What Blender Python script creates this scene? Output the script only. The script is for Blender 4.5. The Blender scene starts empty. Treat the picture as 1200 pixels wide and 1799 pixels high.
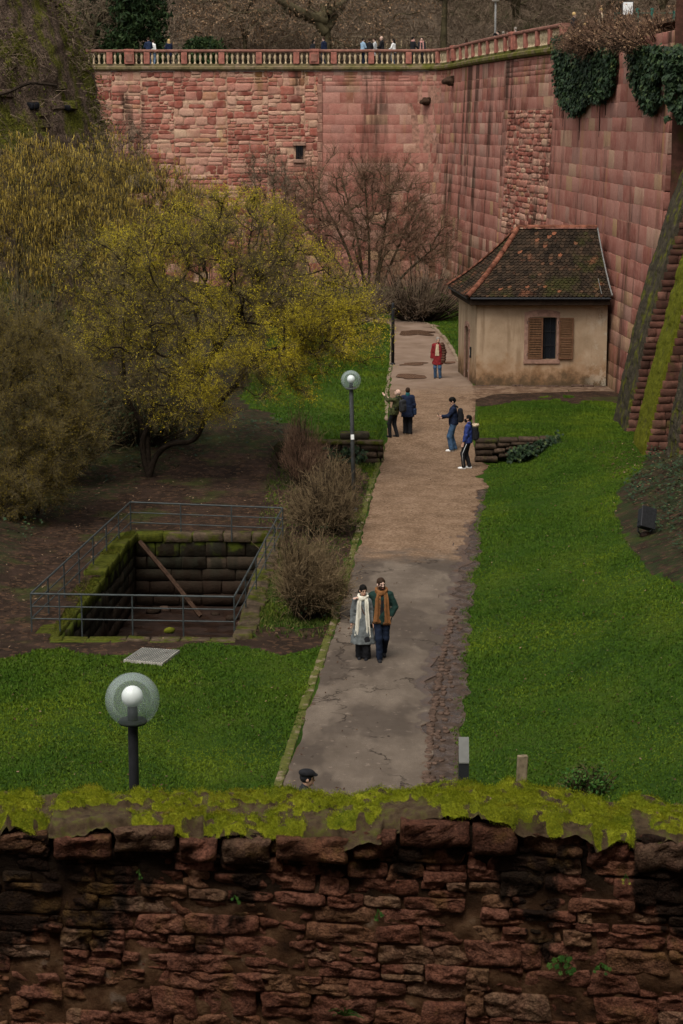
import bpy, math, random
import numpy as np
from mathutils import Vector, Matrix

# ------------------------------------------------------------------ camera, sky, sun, exposure
scene = bpy.context.scene
C = scene.collection
CAM_H = 11.3
FPX = 3500.0                      # focal length in photo pixels (photo 1200 x 1799)
PITCH = math.atan(685.0 / FPX)
SP, CP = math.sin(PITCH), math.cos(PITCH)
cd = bpy.data.cameras.new('camera'); cam = bpy.data.objects.new('camera', cd); C.objects.link(cam)
cam.location = (0, 0, CAM_H); cam.rotation_euler = (math.pi/2 - PITCH, 0, 0)
cd.sensor_fit = 'VERTICAL'; cd.sensor_height = 36.0; cd.sensor_width = 24.0
cd.lens = 36.0 * FPX / 1799.0
cd.clip_start = 0.5; cd.clip_end = 2000
cd.dof.use_dof = True; cd.dof.focus_distance = 47.0; cd.dof.aperture_fstop = 8
scene.camera = cam

SUN_EL, SUN_AZ = math.radians(60), math.radians(-158)      # azimuth measured from +Y towards +X
world = bpy.data.worlds.new('World'); scene.world = world; world.use_nodes = True
wn = world.node_tree; wn.nodes.clear()
sky = wn.nodes.new('ShaderNodeTexSky'); sky.sky_type = 'NISHITA'; sky.sun_disc = False
sky.sun_elevation = SUN_EL; sky.sun_rotation = SUN_AZ
sky.air_density = 1.0; sky.dust_density = 4.0; sky.ozone_density = 1.0
hs = wn.nodes.new('ShaderNodeHueSaturation'); hs.inputs['Saturation'].default_value = 0.10   # grey overcast sky
bg = wn.nodes.new('ShaderNodeBackground'); bg.inputs['Strength'].default_value = 0.15
wo = wn.nodes.new('ShaderNodeOutputWorld')
wn.links.new(sky.outputs[0], hs.inputs['Color']); wn.links.new(hs.outputs[0], bg.inputs['Color'])
wn.links.new(bg.outputs[0], wo.inputs['Surface'])
sd = bpy.data.lights.new('sun', 'SUN'); sun = bpy.data.objects.new('sun', sd); C.objects.link(sun)
sd.energy = 1.4; sd.angle = math.radians(32); sd.color = (1.0, 0.90, 0.76)
sdir = Vector((math.sin(SUN_AZ)*math.cos(SUN_EL), math.cos(SUN_AZ)*math.cos(SUN_EL), math.sin(SUN_EL)))
sun.rotation_euler = sdir.to_track_quat('Z', 'Y').to_euler()
scene.view_settings.view_transform = 'Standard'; scene.view_settings.look = 'None'
scene.view_settings.exposure = 0.45; scene.view_settings.gamma = 1.0
scene.view_settings.use_curve_mapping = False
scene.render.engine = 'CYCLES'
scene.cycles.max_bounces = 6; scene.cycles.diffuse_bounces = 3; scene.cycles.glossy_bounces = 3
scene.cycles.transmission_bounces = 6; scene.cycles.transparent_max_bounces = 8
scene.cycles.caustics_reflective = False; scene.cycles.caustics_refractive = False
scene.cycles.use_denoising = True

# ------------------------------------------------------------------ measuring helpers (photo pixel -> metres)
def ray(px, py):
    u = (px - 600.0) / FPX; v = (899.5 - py) / FPX
    return np.array([u, CP + v*SP, -SP + v*CP])
def on_z(px, py, z=0.0):
    d = ray(px, py); t = (z - CAM_H) / d[2]; return np.array([d[0]*t, d[1]*t, z])
def on_y(px, py, y):
    d = ray(px, py); t = y / d[1]; return np.array([d[0]*t, y, CAM_H + d[2]*t])
def proj(P):
    P = np.asarray(P, float); dx = P[..., 0]; dy = P[..., 1]; dz = P[..., 2] - CAM_H
    z = dy*CP - dz*SP; up = dy*SP + dz*CP
    return 600 + FPX*dx/z, 899.5 - FPX*up/z
def smooth(a, b, x):
    t = np.clip((np.asarray(x, float) - a) / (b - a), 0, 1); return t*t*(3 - 2*t)

# ------------------------------------------------------------------ noise
def _h(ix, iy, iz, seed):
    n = (ix.astype(np.int64)*73856093) ^ (iy.astype(np.int64)*19349663) ^ (iz.astype(np.int64)*83492791) ^ (seed*2654435761 & 0x7fffffff)
    n = (n ^ (n >> 13)) * 1274126177 & 0x7fffffff
    n = (n ^ (n >> 16)) * 668265263 & 0x7fffffff
    return (n & 0xffff) / 32767.5 - 1.0
def vnoise(P, scale=1.0, seed=0):
    P = np.asarray(P, float)*scale; i = np.floor(P); f = P - i; f = f*f*(3 - 2*f); i = i.astype(np.int64)
    x, y, z = i[..., 0], i[..., 1], i[..., 2]; r = 0
    for a in (0, 1):
        for b in (0, 1):
            for c in (0, 1):
                w = (f[..., 0] if a else 1-f[..., 0])*(f[..., 1] if b else 1-f[..., 1])*(f[..., 2] if c else 1-f[..., 2])
                r = r + w*_h(x+a, y+b, z+c, seed)
    return r
def fbm(P, scale=1.0, seed=0, octv=4, gain=.5):
    r = 0; a = 1.0
    for k in range(octv):
        r = r + a*vnoise(P, scale*2**k, seed+k*17); a *= gain
    return r
def n2(x, y, scale=1.0, seed=0, octv=3):
    return fbm(np.stack([np.asarray(x, float), np.asarray(y, float), np.zeros_like(np.asarray(x, float))], -1), scale, seed, octv)

# ------------------------------------------------------------------ mesh helpers
class MB:
    """collects vertices and tri/quad faces, builds ONE mesh object"""
    def __init__(s): s.v = []; s.t = []; s.q = []; s.n = 0; s.a = []
    def add(s, V, T=None, Q=None, tint=None):
        V = np.asarray(V, float).reshape(-1, 3)
        if T is not None and len(T): s.t.append(np.asarray(T, np.int64).reshape(-1, 3) + s.n)
        if Q is not None and len(Q): s.q.append(np.asarray(Q, np.int64).reshape(-1, 4) + s.n)
        s.v.append(V); s.n += len(V)
        if tint is None: tint = 0.5
        s.a.append(np.broadcast_to(np.asarray(tint, float), (len(V),)) if np.ndim(tint) == 0 else np.asarray(tint, float))
        return s
    def addm(s, m, tint=None): return s.add(m[0], m[1], m[2], tint)
    def mesh(s, name, smooth_=False):
        me = bpy.data.meshes.new(name)
        V = np.concatenate(s.v) if s.v else np.zeros((0, 3))
        T = np.concatenate(s.t) if s.t else np.zeros((0, 3), np.int64)
        Q = np.concatenate(s.q) if s.q else np.zeros((0, 4), np.int64)
        me.vertices.add(len(V)); me.vertices.foreach_set('co', V.ravel().astype(np.float32))
        nl = 3*len(T) + 4*len(Q); me.loops.add(nl)
        me.loops.foreach_set('vertex_index', np.concatenate([T.ravel(), Q.ravel()]).astype(np.int32))
        me.polygons.add(len(T) + len(Q))
        st = np.concatenate([np.arange(len(T))*3, 3*len(T) + np.arange(len(Q))*4]).astype(np.int32)
        me.polygons.foreach_set('loop_start', st)
        me.polygons.foreach_set('use_smooth', np.full(len(st), bool(smooth_)))
        at = me.attributes.new('tint', 'FLOAT', 'POINT')
        at.data.foreach_set('value', np.concatenate(s.a).astype(np.float32) if s.a else np.zeros(0, np.float32))
        me.update(calc_edges=True); me.validate()
        return me
    def build(s, name, mat, parent=None, smooth_=False):
        return obj(name, s.mesh(name, smooth_), mat, parent)
def obj(name, me, mat=None, parent=None, M=None):
    o = bpy.data.objects.new(name, me); C.objects.link(o)
    if mat is not None and me is not None and not me.materials: me.materials.append(mat)
    if parent is not None: o.parent = parent
    if M is not None: o.matrix_basis = M
    return o
def tag(o, label=None, cat=None, group=None, kind=None):
    if label: o['label'] = label
    if cat: o['category'] = cat
    if group: o['group'] = group
    if kind: o['kind'] = kind
    return o
def empty(name, loc=(0, 0, 0), label=None, cat=None, group=None, rz=0.0):
    o = bpy.data.objects.new(name, None); C.objects.link(o); o.location = loc; o.rotation_euler = (0, 0, rz)
    o.empty_display_size = .2
    return tag(o, label, cat, group)
def frame(x, y, z, o):
    """4x4 matrix with columns x,y,z and origin o"""
    return Matrix(((x[0], y[0], z[0], o[0]), (x[1], y[1], z[1], o[1]), (x[2], y[2], z[2], o[2]), (0, 0, 0, 1)))
def box(lo, hi):
    x0, y0, z0 = lo; x1, y1, z1 = hi
    V = [(x0,y0,z0),(x1,y0,z0),(x1,y1,z0),(x0,y1,z0),(x0,y0,z1),(x1,y0,z1),(x1,y1,z1),(x0,y1,z1)]
    Q = [(0,3,2,1),(4,5,6,7),(0,1,5,4),(1,2,6,5),(2,3,7,6),(3,0,4,7)]
    return np.array(V, float), None, np.array(Q)
def bbox_bevel(lo, hi, b=.01):
    """box with chamfered edges"""
    lo = np.array(lo, float); hi = np.array(hi, float); V = []; idx = {}
    for cx in (0, 1):
        for cy in (0, 1):
            for cz in (0, 1):
                c = np.where([cx, cy, cz], hi, lo); s = np.where([cx, cy, cz], -1, 1)
                for ax in range(3):
                    p = c + s*b; p[ax] = c[ax]; idx[(cx, cy, cz, ax)] = len(V); V.append(p)
    Q = []; T = []
    def face(ax, side):
        o = [a for a in range(3) if a != ax]; r = []
        for (a, b_) in ((0,0),(1,0),(1,1),(0,1)):
            k = [0,0,0]; k[ax] = side; k[o[0]] = a; k[o[1]] = b_; r.append(idx[(*k, ax)])
        return r
    for ax in range(3):
        for side in (0, 1):
            f = face(ax, side); flip = (side == 0) ^ (ax == 1); Q.append(f[::-1] if flip else f)
    for ax in range(3):                       # edge chamfers along axis ax
        o = [a for a in range(3) if a != ax]
        for a in (0, 1):
            for b_ in (0, 1):
                k0 = [0,0,0]; k0[o[0]] = a; k0[o[1]] = b_; k1 = list(k0); k1[ax] = 1
                Q.append([idx[(*k0, o[0])], idx[(*k1, o[0])], idx[(*k1, o[1])], idx[(*k0, o[1])]])
    for cx in (0, 1):
        for cy in (0, 1):
            for cz in (0, 1): T.append([idx[(cx, cy, cz, a)] for a in range(3)])
    V = np.array(V); c = (lo + hi)/2
    def fix(f):
        p = V[f]; n = np.cross(p[1]-p[0], p[2]-p[0]); return f if np.dot(n, p.mean(0)-c) > 0 else f[::-1]
    return V, np.array([fix(f) for f in T]), np.array([fix(f) for f in Q])
def tube(pts, rad, n=6, cap=True):
    pts = np.asarray(pts, float); m = len(pts); rad = np.broadcast_to(np.asarray(rad, float), (m,))
    t = np.gradient(pts, axis=0); t /= np.linalg.norm(t, axis=1)[:, None] + 1e-9
    up = np.array([0, 0, 1.0]) if abs(t[0][2]) < .9 else np.array([1.0, 0, 0])
    a = np.cross(t, up); a /= np.linalg.norm(a, axis=1)[:, None] + 1e-9; b = np.cross(t, a)
    th = np.arange(n)*2*np.pi/n
    V = pts[:, None] + rad[:, None, None]*(np.cos(th)[None, :, None]*a[:, None] + np.sin(th)[None, :, None]*b[:, None])
    V = V.reshape(-1, 3); i = np.arange(m-1)[:, None]*n; j = np.arange(n)[None]; k = (j+1) % n
    Q = np.stack([i+j, i+n+j, i+n+k, i+k], -1).reshape(-1, 4)
    T = None
    if cap:
        V = np.vstack([V, pts[0], pts[-1]]); e = m*n; jj = np.arange(n); kk = (jj+1) % n
        T = np.vstack([np.stack([np.full(n, e), jj, kk], -1), np.stack([np.full(n, e+1), (m-1)*n+kk, (m-1)*n+jj], -1)])
    return V, T, Q
def lathe(prof, n=16, c=(0, 0, 0), a0=0, a1=2*np.pi):
    prof = np.asarray(prof, float); full = abs(a1-a0-2*np.pi) < 1e-6
    th = a0 + (a1-a0)*np.arange(n if full else n+1)/n; k = len(th)
    V = np.stack([prof[:, None, 0]*np.cos(th), prof[:, None, 0]*np.sin(th), np.broadcast_to(prof[:, None, 1], (len(prof), k))], -1).reshape(-1, 3) + np.array(c)
    i = np.arange(len(prof)-1)[:, None]*k; j = np.arange(n)[None]; j2 = (j+1) % k
    Q = np.stack([i+j, i+j2, i+k+j2, i+k+j], -1).reshape(-1, 4)
    return V, None, Q
def grid(X, Y, Z):
    """quads over 2-D arrays of coordinates"""
    a, b = X.shape; V = np.stack([X, Y, Z], -1).reshape(-1, 3)
    i = np.arange(a-1)[:, None]*b; j = np.arange(b-1)[None]
    return V, None, np.stack([i+j, i+b+j, i+b+j+1, i+j+1], -1).reshape(-1, 4)
def xf(m, M):
    M = np.array(M); V = m[0] @ M[:3, :3].T + M[:3, 3]; return V, m[1], m[2]
def catmull(P, step):
    P = np.asarray(P, float); out = []
    for i in range(len(P)-1):
        p0, p1, p2, p3 = P[max(i-1, 0)], P[i], P[i+1], P[min(i+2, len(P)-1)]
        n = max(2, int(np.linalg.norm(p2-p1)/step)); t = (np.arange(n)/n)[:, None]
        out.append(.5*((2*p1) + (-p0+p2)*t + (2*p0-5*p1+4*p2-p3)*t**2 + (-p0+3*p1-3*p2+p3)*t**3))
    out.append(P[-1:]); return np.vstack(out)
class Curve2:
    """plan polyline by arc length"""
    def __init__(s, P, step=.5):
        s.p = catmull(P, step); d = np.linalg.norm(np.diff(s.p, axis=0), axis=1); s.s = np.concatenate([[0], np.cumsum(d)]); s.L = s.s[-1]
    def at(s, q): return np.stack([np.interp(q, s.s, s.p[:, k]) for k in range(s.p.shape[1])], -1)
    def tan(s, q, e=.25):
        t = s.at(np.asarray(q)+e) - s.at(np.asarray(q)-e); return t/(np.linalg.norm(t, axis=-1, keepdims=True)+1e-9)
def inpoly(px, py, poly):
    px = np.asarray(px, float); py = np.asarray(py, float); r = np.zeros(px.shape, bool); n = len(poly); j = n-1
    for i in range(n):
        xi, yi = poly[i]; xj, yj = poly[j]
        r ^= ((yi > py) != (yj > py)) & (px < (xj-xi)*(py-yi)/((yj-yi) if yj != yi else 1e-9) + xi); j = i
    return r

# ------------------------------------------------------------------ signed-distance bodies (surface nets)
def surfnet(fn, lo, hi, h):
    lo = np.array(lo, float); hi = np.array(hi, float); n = np.maximum(np.ceil((hi-lo)/h).astype(int)+1, 3)
    ax = [lo[k] + h*np.arange(n[k]) for k in range(3)]
    P = np.stack(np.meshgrid(*ax, indexing='ij'), -1); V = fn(P.reshape(-1, 3)).reshape(n)
    ins = V < 0; nx, ny, nz = n; cs = (nx-1, ny-1, nz-1)
    acc = np.zeros(cs + (3,)); cnt = np.zeros(cs)
    offs = [(a, b, c) for a in (0, 1) for b in (0, 1) for c in (0, 1)]
    sl = lambda o: tuple(slice(o[k], o[k]+cs[k]) for k in range(3))
    for o in offs:
        for k in range(3):
            if o[k]: continue
            o2 = list(o); o2[k] = 1; v0 = V[sl(o)]; v1 = V[sl(o2)]; m = (v0 < 0) != (v1 < 0)
            t = np.where(m, v0/np.where(m, v0-v1, 1), 0)
            for q in range(3): acc[..., q] += np.where(m, o[q] + (t if q == k else 0), 0)
            cnt += m
    act = cnt > 0; idx = -np.ones(cs, np.int64); idx[act] = np.arange(act.sum())
    I = np.stack(np.nonzero(act), -1); verts = lo + h*(I + acc[act]/cnt[act][:, None]); F = []
    for k in range(3):
        a, b = [(1, 2), (2, 0), (0, 1)][k]
        s0 = [slice(None)]*3; s1 = [slice(None)]*3; s0[k] = slice(0, n[k]-1); s1[k] = slice(1, n[k])
        d0 = ins[tuple(s0)]; d1 = ins[tuple(s1)]; E = np.stack(np.nonzero(d0 != d1), -1)
        E = E[(E[:, a] > 0) & (E[:, b] > 0) & (E[:, a] < n[a]-1) & (E[:, b] < n[b]-1)]
        if not len(E): continue
        def cell(da, db):
            c = E.copy(); c[:, a] += da; c[:, b] += db; return idx[c[:, 0], c[:, 1], c[:, 2]]
        q = np.stack([cell(-1, -1), cell(0, -1), cell(0, 0), cell(-1, 0)], -1)
        fl = ~d0[E[:, 0], E[:, 1], E[:, 2]]; q[fl] = q[fl][:, ::-1]; F.append(q)
    Q = np.vstack(F) if F else np.zeros((0, 4), int)
    return verts, None, Q[(Q >= 0).all(1)]
def s_cap(P, a, b, ra, rb=None):
    a = np.asarray(a, float); b = np.asarray(b, float); rb = ra if rb is None else rb
    ab = b-a; t = np.clip(((P-a) @ ab)/(ab @ ab + 1e-9), 0, 1)
    return np.linalg.norm(P - a - t[:, None]*ab, axis=1) - (ra + (rb-ra)*t)
def s_ell(P, c, r, R=None):
    q = P - np.asarray(c, float)
    if R is not None: q = q @ np.asarray(R)
    r = np.asarray(r, float); k0 = np.linalg.norm(q/r, axis=1); k1 = np.linalg.norm(q/(r*r), axis=1) + 1e-9
    return k0*(k0-1)/k1
def s_box(P, c, hs_, rr=.02, R=None):
    q = P - np.asarray(c, float)
    if R is not None: q = q @ np.asarray(R)
    q = np.abs(q) - np.asarray(hs_, float) + rr
    return np.linalg.norm(np.maximum(q, 0), axis=1) + np.minimum(q.max(1), 0) - rr
def smin(a, b, k=.04):
    h = np.clip(.5 + .5*(b-a)/k, 0, 1); return b + (a-b)*h - k*h*(1-h)
# ------------------------------------------------------------------ procedural materials
class NT:
    def __init__(s, name, rough=.85, spec=.12):
        s.m = bpy.data.materials.new(name); s.m.use_nodes = True; s.t = s.m.node_tree; s.n = s.t.nodes; s.l = s.t.links
        s.n.clear(); s.out = s.n.new('ShaderNodeOutputMaterial'); s.b = s.n.new('ShaderNodeBsdfPrincipled')
        s.l.new(s.b.outputs[0], s.out.inputs['Surface']); s.b.inputs['Roughness'].default_value = rough
        s.b.inputs['Specular IOR Level'].default_value = spec
        s._pos = None
    def set(s, sock, v):
        if hasattr(v, 'is_output'): s.l.new(v, sock)
        elif isinstance(v, (tuple, list)) and len(v) == 3 and sock.type == 'RGBA': sock.default_value = (*v, 1)
        else: sock.default_value = v
    def pos(s):
        if s._pos is None: s._pos = s.n.new('ShaderNodeNewGeometry').outputs['Position']
        return s._pos
    def objpos(s): return s.n.new('ShaderNodeTexCoord').outputs['Object']
    def mapv(s, scale=(1, 1, 1), rot=(0, 0, 0), loc=(0, 0, 0), v=None):
        m = s.n.new('ShaderNodeMapping'); m.inputs['Scale'].default_value = scale; m.inputs['Rotation'].default_value = rot; m.inputs['Location'].default_value = loc
        s.l.new(v if v is not None else s.pos(), m.inputs['Vector']); return m.outputs[0]
    def noise(s, scale, detail=4, rough=.55, v=None, dist=0, out='Fac'):
        n = s.n.new('ShaderNodeTexNoise'); n.inputs['Scale'].default_value = scale; n.inputs['Detail'].default_value = detail
        n.inputs['Roughness'].default_value = rough; n.inputs['Distortion'].default_value = dist
        s.l.new(v if v is not None else s.pos(), n.inputs['Vector']); return n.outputs[out]
    def vor(s, scale, feature='F1', v=None, out='Distance', rnd=1.0):
        n = s.n.new('ShaderNodeTexVoronoi'); n.feature = feature; n.inputs['Scale'].default_value = scale; n.inputs['Randomness'].default_value = rnd
        s.l.new(v if v is not None else s.pos(), n.inputs['Vector']); return n.outputs[out]
    def ramp(s, f, stops, interp='LINEAR'):
        r = s.n.new('ShaderNodeValToRGB'); r.color_ramp.interpolation = interp; e = r.color_ramp.elements
        while len(e) < len(stops): e.new(.5)
        for k, (p, c) in enumerate(stops):
            e[k].position = p; e[k].color = (*c, 1) if isinstance(c, (tuple, list)) else (c, c, c, 1)
        s.l.new(f, r.inputs[0]); return r.outputs[0]
    def mix(s, f, a, b, blend='MIX'):
        n = s.n.new('ShaderNodeMix'); n.data_type = 'RGBA'; n.blend_type = blend
        s.set(n.inputs[0], f); s.set(n.inputs[6], a); s.set(n.inputs[7], b); return n.outputs[2]
    def math(s, op, a, b=None, clamp=False):
        n = s.n.new('ShaderNodeMath'); n.operation = op; n.use_clamp = clamp; s.set(n.inputs[0], a)
        if b is not None: s.set(n.inputs[1], b)
        return n.outputs[0]
    def mr(s, v, a, b, c=0., d=1., smooth_=True):
        n = s.n.new('ShaderNodeMapRange'); n.interpolation_type = 'SMOOTHSTEP' if smooth_ else 'LINEAR'
        s.set(n.inputs['Value'], v); n.inputs['From Min'].default_value = a; n.inputs['From Max'].default_value = b
        n.inputs['To Min'].default_value = c; n.inputs['To Max'].default_value = d; return n.outputs[0]
    def xyz(s, v=None):
        n = s.n.new('ShaderNodeSeparateXYZ'); s.l.new(v if v is not None else s.pos(), n.inputs[0]); return n.outputs
    def normal(s):
        return s.n.new('ShaderNodeNewGeometry').outputs['Normal']
    def rnd(s): return s.n.new('ShaderNodeObjectInfo').outputs['Random']
    def attr(s, name='tint', kind='GEOMETRY', out='Fac'):
        n = s.n.new('ShaderNodeAttribute'); n.attribute_name = name; n.attribute_type = kind; return n.outputs[out]
    def col(s, c): s.set(s.b.inputs['Base Color'], c); return s
    def rough(s, r): s.set(s.b.inputs['Roughness'], r); return s
    def bump(s, h, strength=.5, dist=.02):
        n = s.n.new('ShaderNodeBump'); n.inputs['Strength'].default_value = strength; n.inputs['Distance'].default_value = dist
        s.l.new(h, n.inputs['Height']); s.l.new(n.outputs[0], s.b.inputs['Normal']); return s
MATS = {}
def simple(name, c, rough=.8, var=.15, scale=8, spec=.07, bump=0, bscale=40, metal=0):
    if name in MATS: return MATS[name]
    n = NT(name, rough, spec); f = n.noise(scale, 5)
    d = tuple(max(0, x*(1-var*1.6)) for x in c); e = tuple(min(1, x*(1+var*1.4)) for x in c)
    n.col(n.ramp(f, [(.25, d), (.75, e)]))
    if bump: n.bump(n.noise(bscale, 4), bump, .01)
    n.b.inputs['Metallic'].default_value = metal
    MATS[name] = n.m; return n.m

def wall_stone(name, per_obj=True, stops=None, top_stain=True, grime=1.0):
    """weathered sandstone ashlar; every stone has a tone of its own"""
    n = NT(name, .9, .04)
    t = n.rnd() if per_obj else n.attr()
    base = n.ramp(t, stops or [(0, (.20, .080, .065)), (.14, (.30, .118, .096)), (.34, (.38, .175, .146)), (.54, (.45, .240, .200)), (.7, (.33, .135, .112)), (.84, (.34, .205, .178)), (.93, (.50, .345, .27)), (1, (.40, .27, .15))])
    mot = n.noise(2.2, 6, .6); base = n.mix(n.mr(mot, .38, .70, 0, .5), base, (.47, .275, .225)); base = n.mix(n.mr(n.noise(.5, 5, .6), .5, .68, 0, .4), base, (.25, .085, .065))
    fine = n.noise(14, 5, .65); base = n.mix(n.mr(fine, .3, .75, .35, 0), base, (.14, .055, .045))
    # run-off streaks (algae, soot): long in z
    st = n.noise(1.0, 5, .6, v=n.mapv((.75, .75, .06)))
    st2 = n.noise(.35, 3, .5)
    streak = n.math('MULTIPLY', n.mr(st, .51, .63, 0, .88*grime), n.mr(st2, .36, .56, .1, 1))
    base = n.mix(streak, base, (.050, .032, .024))
    och = n.noise(1.0, 4, .6, v=n.mapv((.9, .9, .12), loc=(7, 3, 0)))
    base = n.mix(n.mr(och, .6, .75, 0, .5), base, (.36, .235, .085))
    x, y, z = n.xyz()
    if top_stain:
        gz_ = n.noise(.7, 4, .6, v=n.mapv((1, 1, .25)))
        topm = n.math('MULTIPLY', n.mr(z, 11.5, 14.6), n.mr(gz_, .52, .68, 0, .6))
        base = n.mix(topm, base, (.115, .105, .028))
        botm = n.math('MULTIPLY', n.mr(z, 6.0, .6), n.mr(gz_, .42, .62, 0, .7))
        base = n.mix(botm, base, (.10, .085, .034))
    base = n.mix(1.0, base, (.93, .87, .81), 'MULTIPLY')
    n.col(base); n.rough(n.mr(fine, 0, 1, .75, .95))
    n.bump(n.math('ADD', n.noise(9, 6, .7), n.math('MULTIPLY', n.noise(45, 3), .4)), .6, .03)
    return n.m
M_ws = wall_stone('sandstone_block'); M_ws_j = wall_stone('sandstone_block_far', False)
RB = [(0, (.13, .040, .032)), (.15, (.24, .070, .052)), (.34, (.36, .125, .095)), (.5, (.47, .245, .195)), (.62, (.57, .38, .29)), (.74, (.27, .080, .062)), (.86, (.58, .43, .31)), (.94, (.40, .165, .13)), (1, (.45, .30, .16))]
M_rb = wall_stone('rubble_block', True, RB); M_rb_j = wall_stone('rubble_block_far', False, RB)
M_mortar_p = simple('pale_mortar', (.35, .215, .145), .95, .35, 4, bump=.5, bscale=20)
M_mortar = simple('wall_mortar', (.27, .145, .105), .95, .35, 5, bump=.5, bscale=20)

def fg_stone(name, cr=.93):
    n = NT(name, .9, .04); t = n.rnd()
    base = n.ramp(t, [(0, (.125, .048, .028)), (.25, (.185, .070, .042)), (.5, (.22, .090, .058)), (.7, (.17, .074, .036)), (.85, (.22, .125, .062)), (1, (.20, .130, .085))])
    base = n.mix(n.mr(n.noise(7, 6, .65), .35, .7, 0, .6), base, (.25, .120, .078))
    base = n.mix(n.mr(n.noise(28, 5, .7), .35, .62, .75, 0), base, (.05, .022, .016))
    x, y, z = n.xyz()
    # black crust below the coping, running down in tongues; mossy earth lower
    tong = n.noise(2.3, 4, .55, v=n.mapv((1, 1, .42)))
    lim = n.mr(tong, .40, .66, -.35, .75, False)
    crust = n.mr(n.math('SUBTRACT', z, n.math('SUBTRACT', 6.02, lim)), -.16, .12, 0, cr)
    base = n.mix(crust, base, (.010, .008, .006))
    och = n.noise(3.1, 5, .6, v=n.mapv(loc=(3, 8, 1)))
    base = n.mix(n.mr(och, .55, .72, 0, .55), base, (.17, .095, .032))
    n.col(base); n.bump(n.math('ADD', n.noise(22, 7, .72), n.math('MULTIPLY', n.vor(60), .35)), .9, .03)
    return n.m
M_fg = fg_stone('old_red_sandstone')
def fg_mortar():
    n = NT('crumbling_mortar', .95, .04); f = n.noise(5, 6, .6)
    base = n.ramp(f, [(.3, (.028, .015, .009)), (.48, (.085, .043, .022)), (.62, (.145, .082, .044)), (.76, (.27, .20, .15))])
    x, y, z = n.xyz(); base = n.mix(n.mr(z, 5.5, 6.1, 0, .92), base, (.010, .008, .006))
    n.col(base); n.bump(n.noise(40, 5, .7), .8, .02); return n.m
M_fgm = fg_mortar()

def moss_mat(name, c0, c1, c2):
    n = NT(name, .95, .1); f = n.noise(9, 5, .6); t = n.attr()
    base = n.ramp(f, [(.25, c0), (.5, c1), (.75, c2)])
    base = n.mix(n.mr(n.noise(55, 3), .3, .7, .4, 0), base, tuple(x*.35 for x in c0))
    base = n.mix(n.mr(n.noise(3.2, 4, .6, v=n.mapv(loc=(2, 5, 1))), .52, .66, 0, .55), base, (c1[0]*.95, c1[1]*.62, c1[2]*1.5)); base = n.mix(n.mr(n.noise(4.1, 4, .6, v=n.mapv(loc=(8, 1, 3))), .54, .68, 0, .6), base, (c0[0]*.55, c0[1]*.85, c0[2]*.9))
    n.col(base); n.bump(n.noise(120, 4), .7, .01); return n.m
M_moss = moss_mat('bright_moss', (.13, .17, .008), (.26, .29, .012), (.40, .41, .03))
M_moss_d = moss_mat('dull_moss', (.040, .050, .006), (.085, .090, .010), (.14, .13, .018))

# ground: attributes 'grass','bare' decide the cover
def ground_mat():
    n = NT('ground_cover', .95, .1)
    g = n.attr('grass'); iv = n.attr('ivy')
    soil = n.ramp(n.noise(1.3, 6, .65), [(.3, (.016, .010, .006)), (.5, (.034, .020, .013)), (.7, (.066, .038, .026))])
    lit = n.vor(9, out='Color'); lf = n.xyz(lit)
    soil = n.mix(n.mr(lf[0], .80, .86, 0, .6), soil, (.10, .055, .03))
    soil = n.mix(n.mr(n.noise(.6, 4), .52, .68, 0, .7), soil, (.045, .055, .012))
    gr = n.ramp(n.noise(.55, 6, .62), [(.3, (.020, .050, .004)), (.5, (.036, .080, .005)), (.68, (.070, .105, .008))])
    gr = n.mix(n.mr(n.noise(3.5, 5), .55, .75, 0, .5), gr, (.085, .10, .018))
    gr = n.mix(n.mr(n.noise(25, 4), .35, .7, .5, 0), gr, (.010, .022, .003))
    edge = n.noise(1.9, 5, .65); m = n.mr(n.math('ADD', g, n.math('MULTIPLY', n.math('SUBTRACT', edge, .5), 1.3)), .40, .60)
    c = n.mix(m, soil, gr)
    c = n.mix(n.math('MULTIPLY', iv, n.mr(n.noise(4, 5), .4, .6)), c, (.020, .034, .010))
    n.col(c); n.bump(n.math('ADD', n.noise(18, 5, .7), n.noise(70, 3)), .9, .05); return n.m
M_ground = ground_mat()
def blade_mat(name, stops, trans=.25):
    n = NT(name, .75, .08); t = n.attr(); c = n.ramp(t, stops); big = n.noise(.27, 6, .62)
    c = n.mix(n.mr(big, .46, .68, 0, .7), c, (.125, .165, .010)); c = n.mix(n.mr(big, .5, .32, 0, .55), c, (.020, .062, .005)); c = n.mix(n.mr(n.noise(1.3, 5, .65), .54, .70, 0, .4), c, (.085, .105, .018)); c = n.mix(n.mr(n.noise(2.6, 4, .6), .56, .68, 0, .5), c, (.022, .045, .008))
    n.col(c); n.b.inputs['Transmission Weight'].default_value = 0; return n.m
M_blade = blade_mat('grass_blades', [(0, (.037, .074, .005)), (.5, (.048, .090, .006)), (.95, (.064, .108, .009)), (1, (.12, .135, .04))])
M_blade_d = blade_mat('sparse_grass_blades', [(0, (.025, .040, .006)), (.6, (.05, .075, .012)), (1, (.12, .11, .035))])

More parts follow.
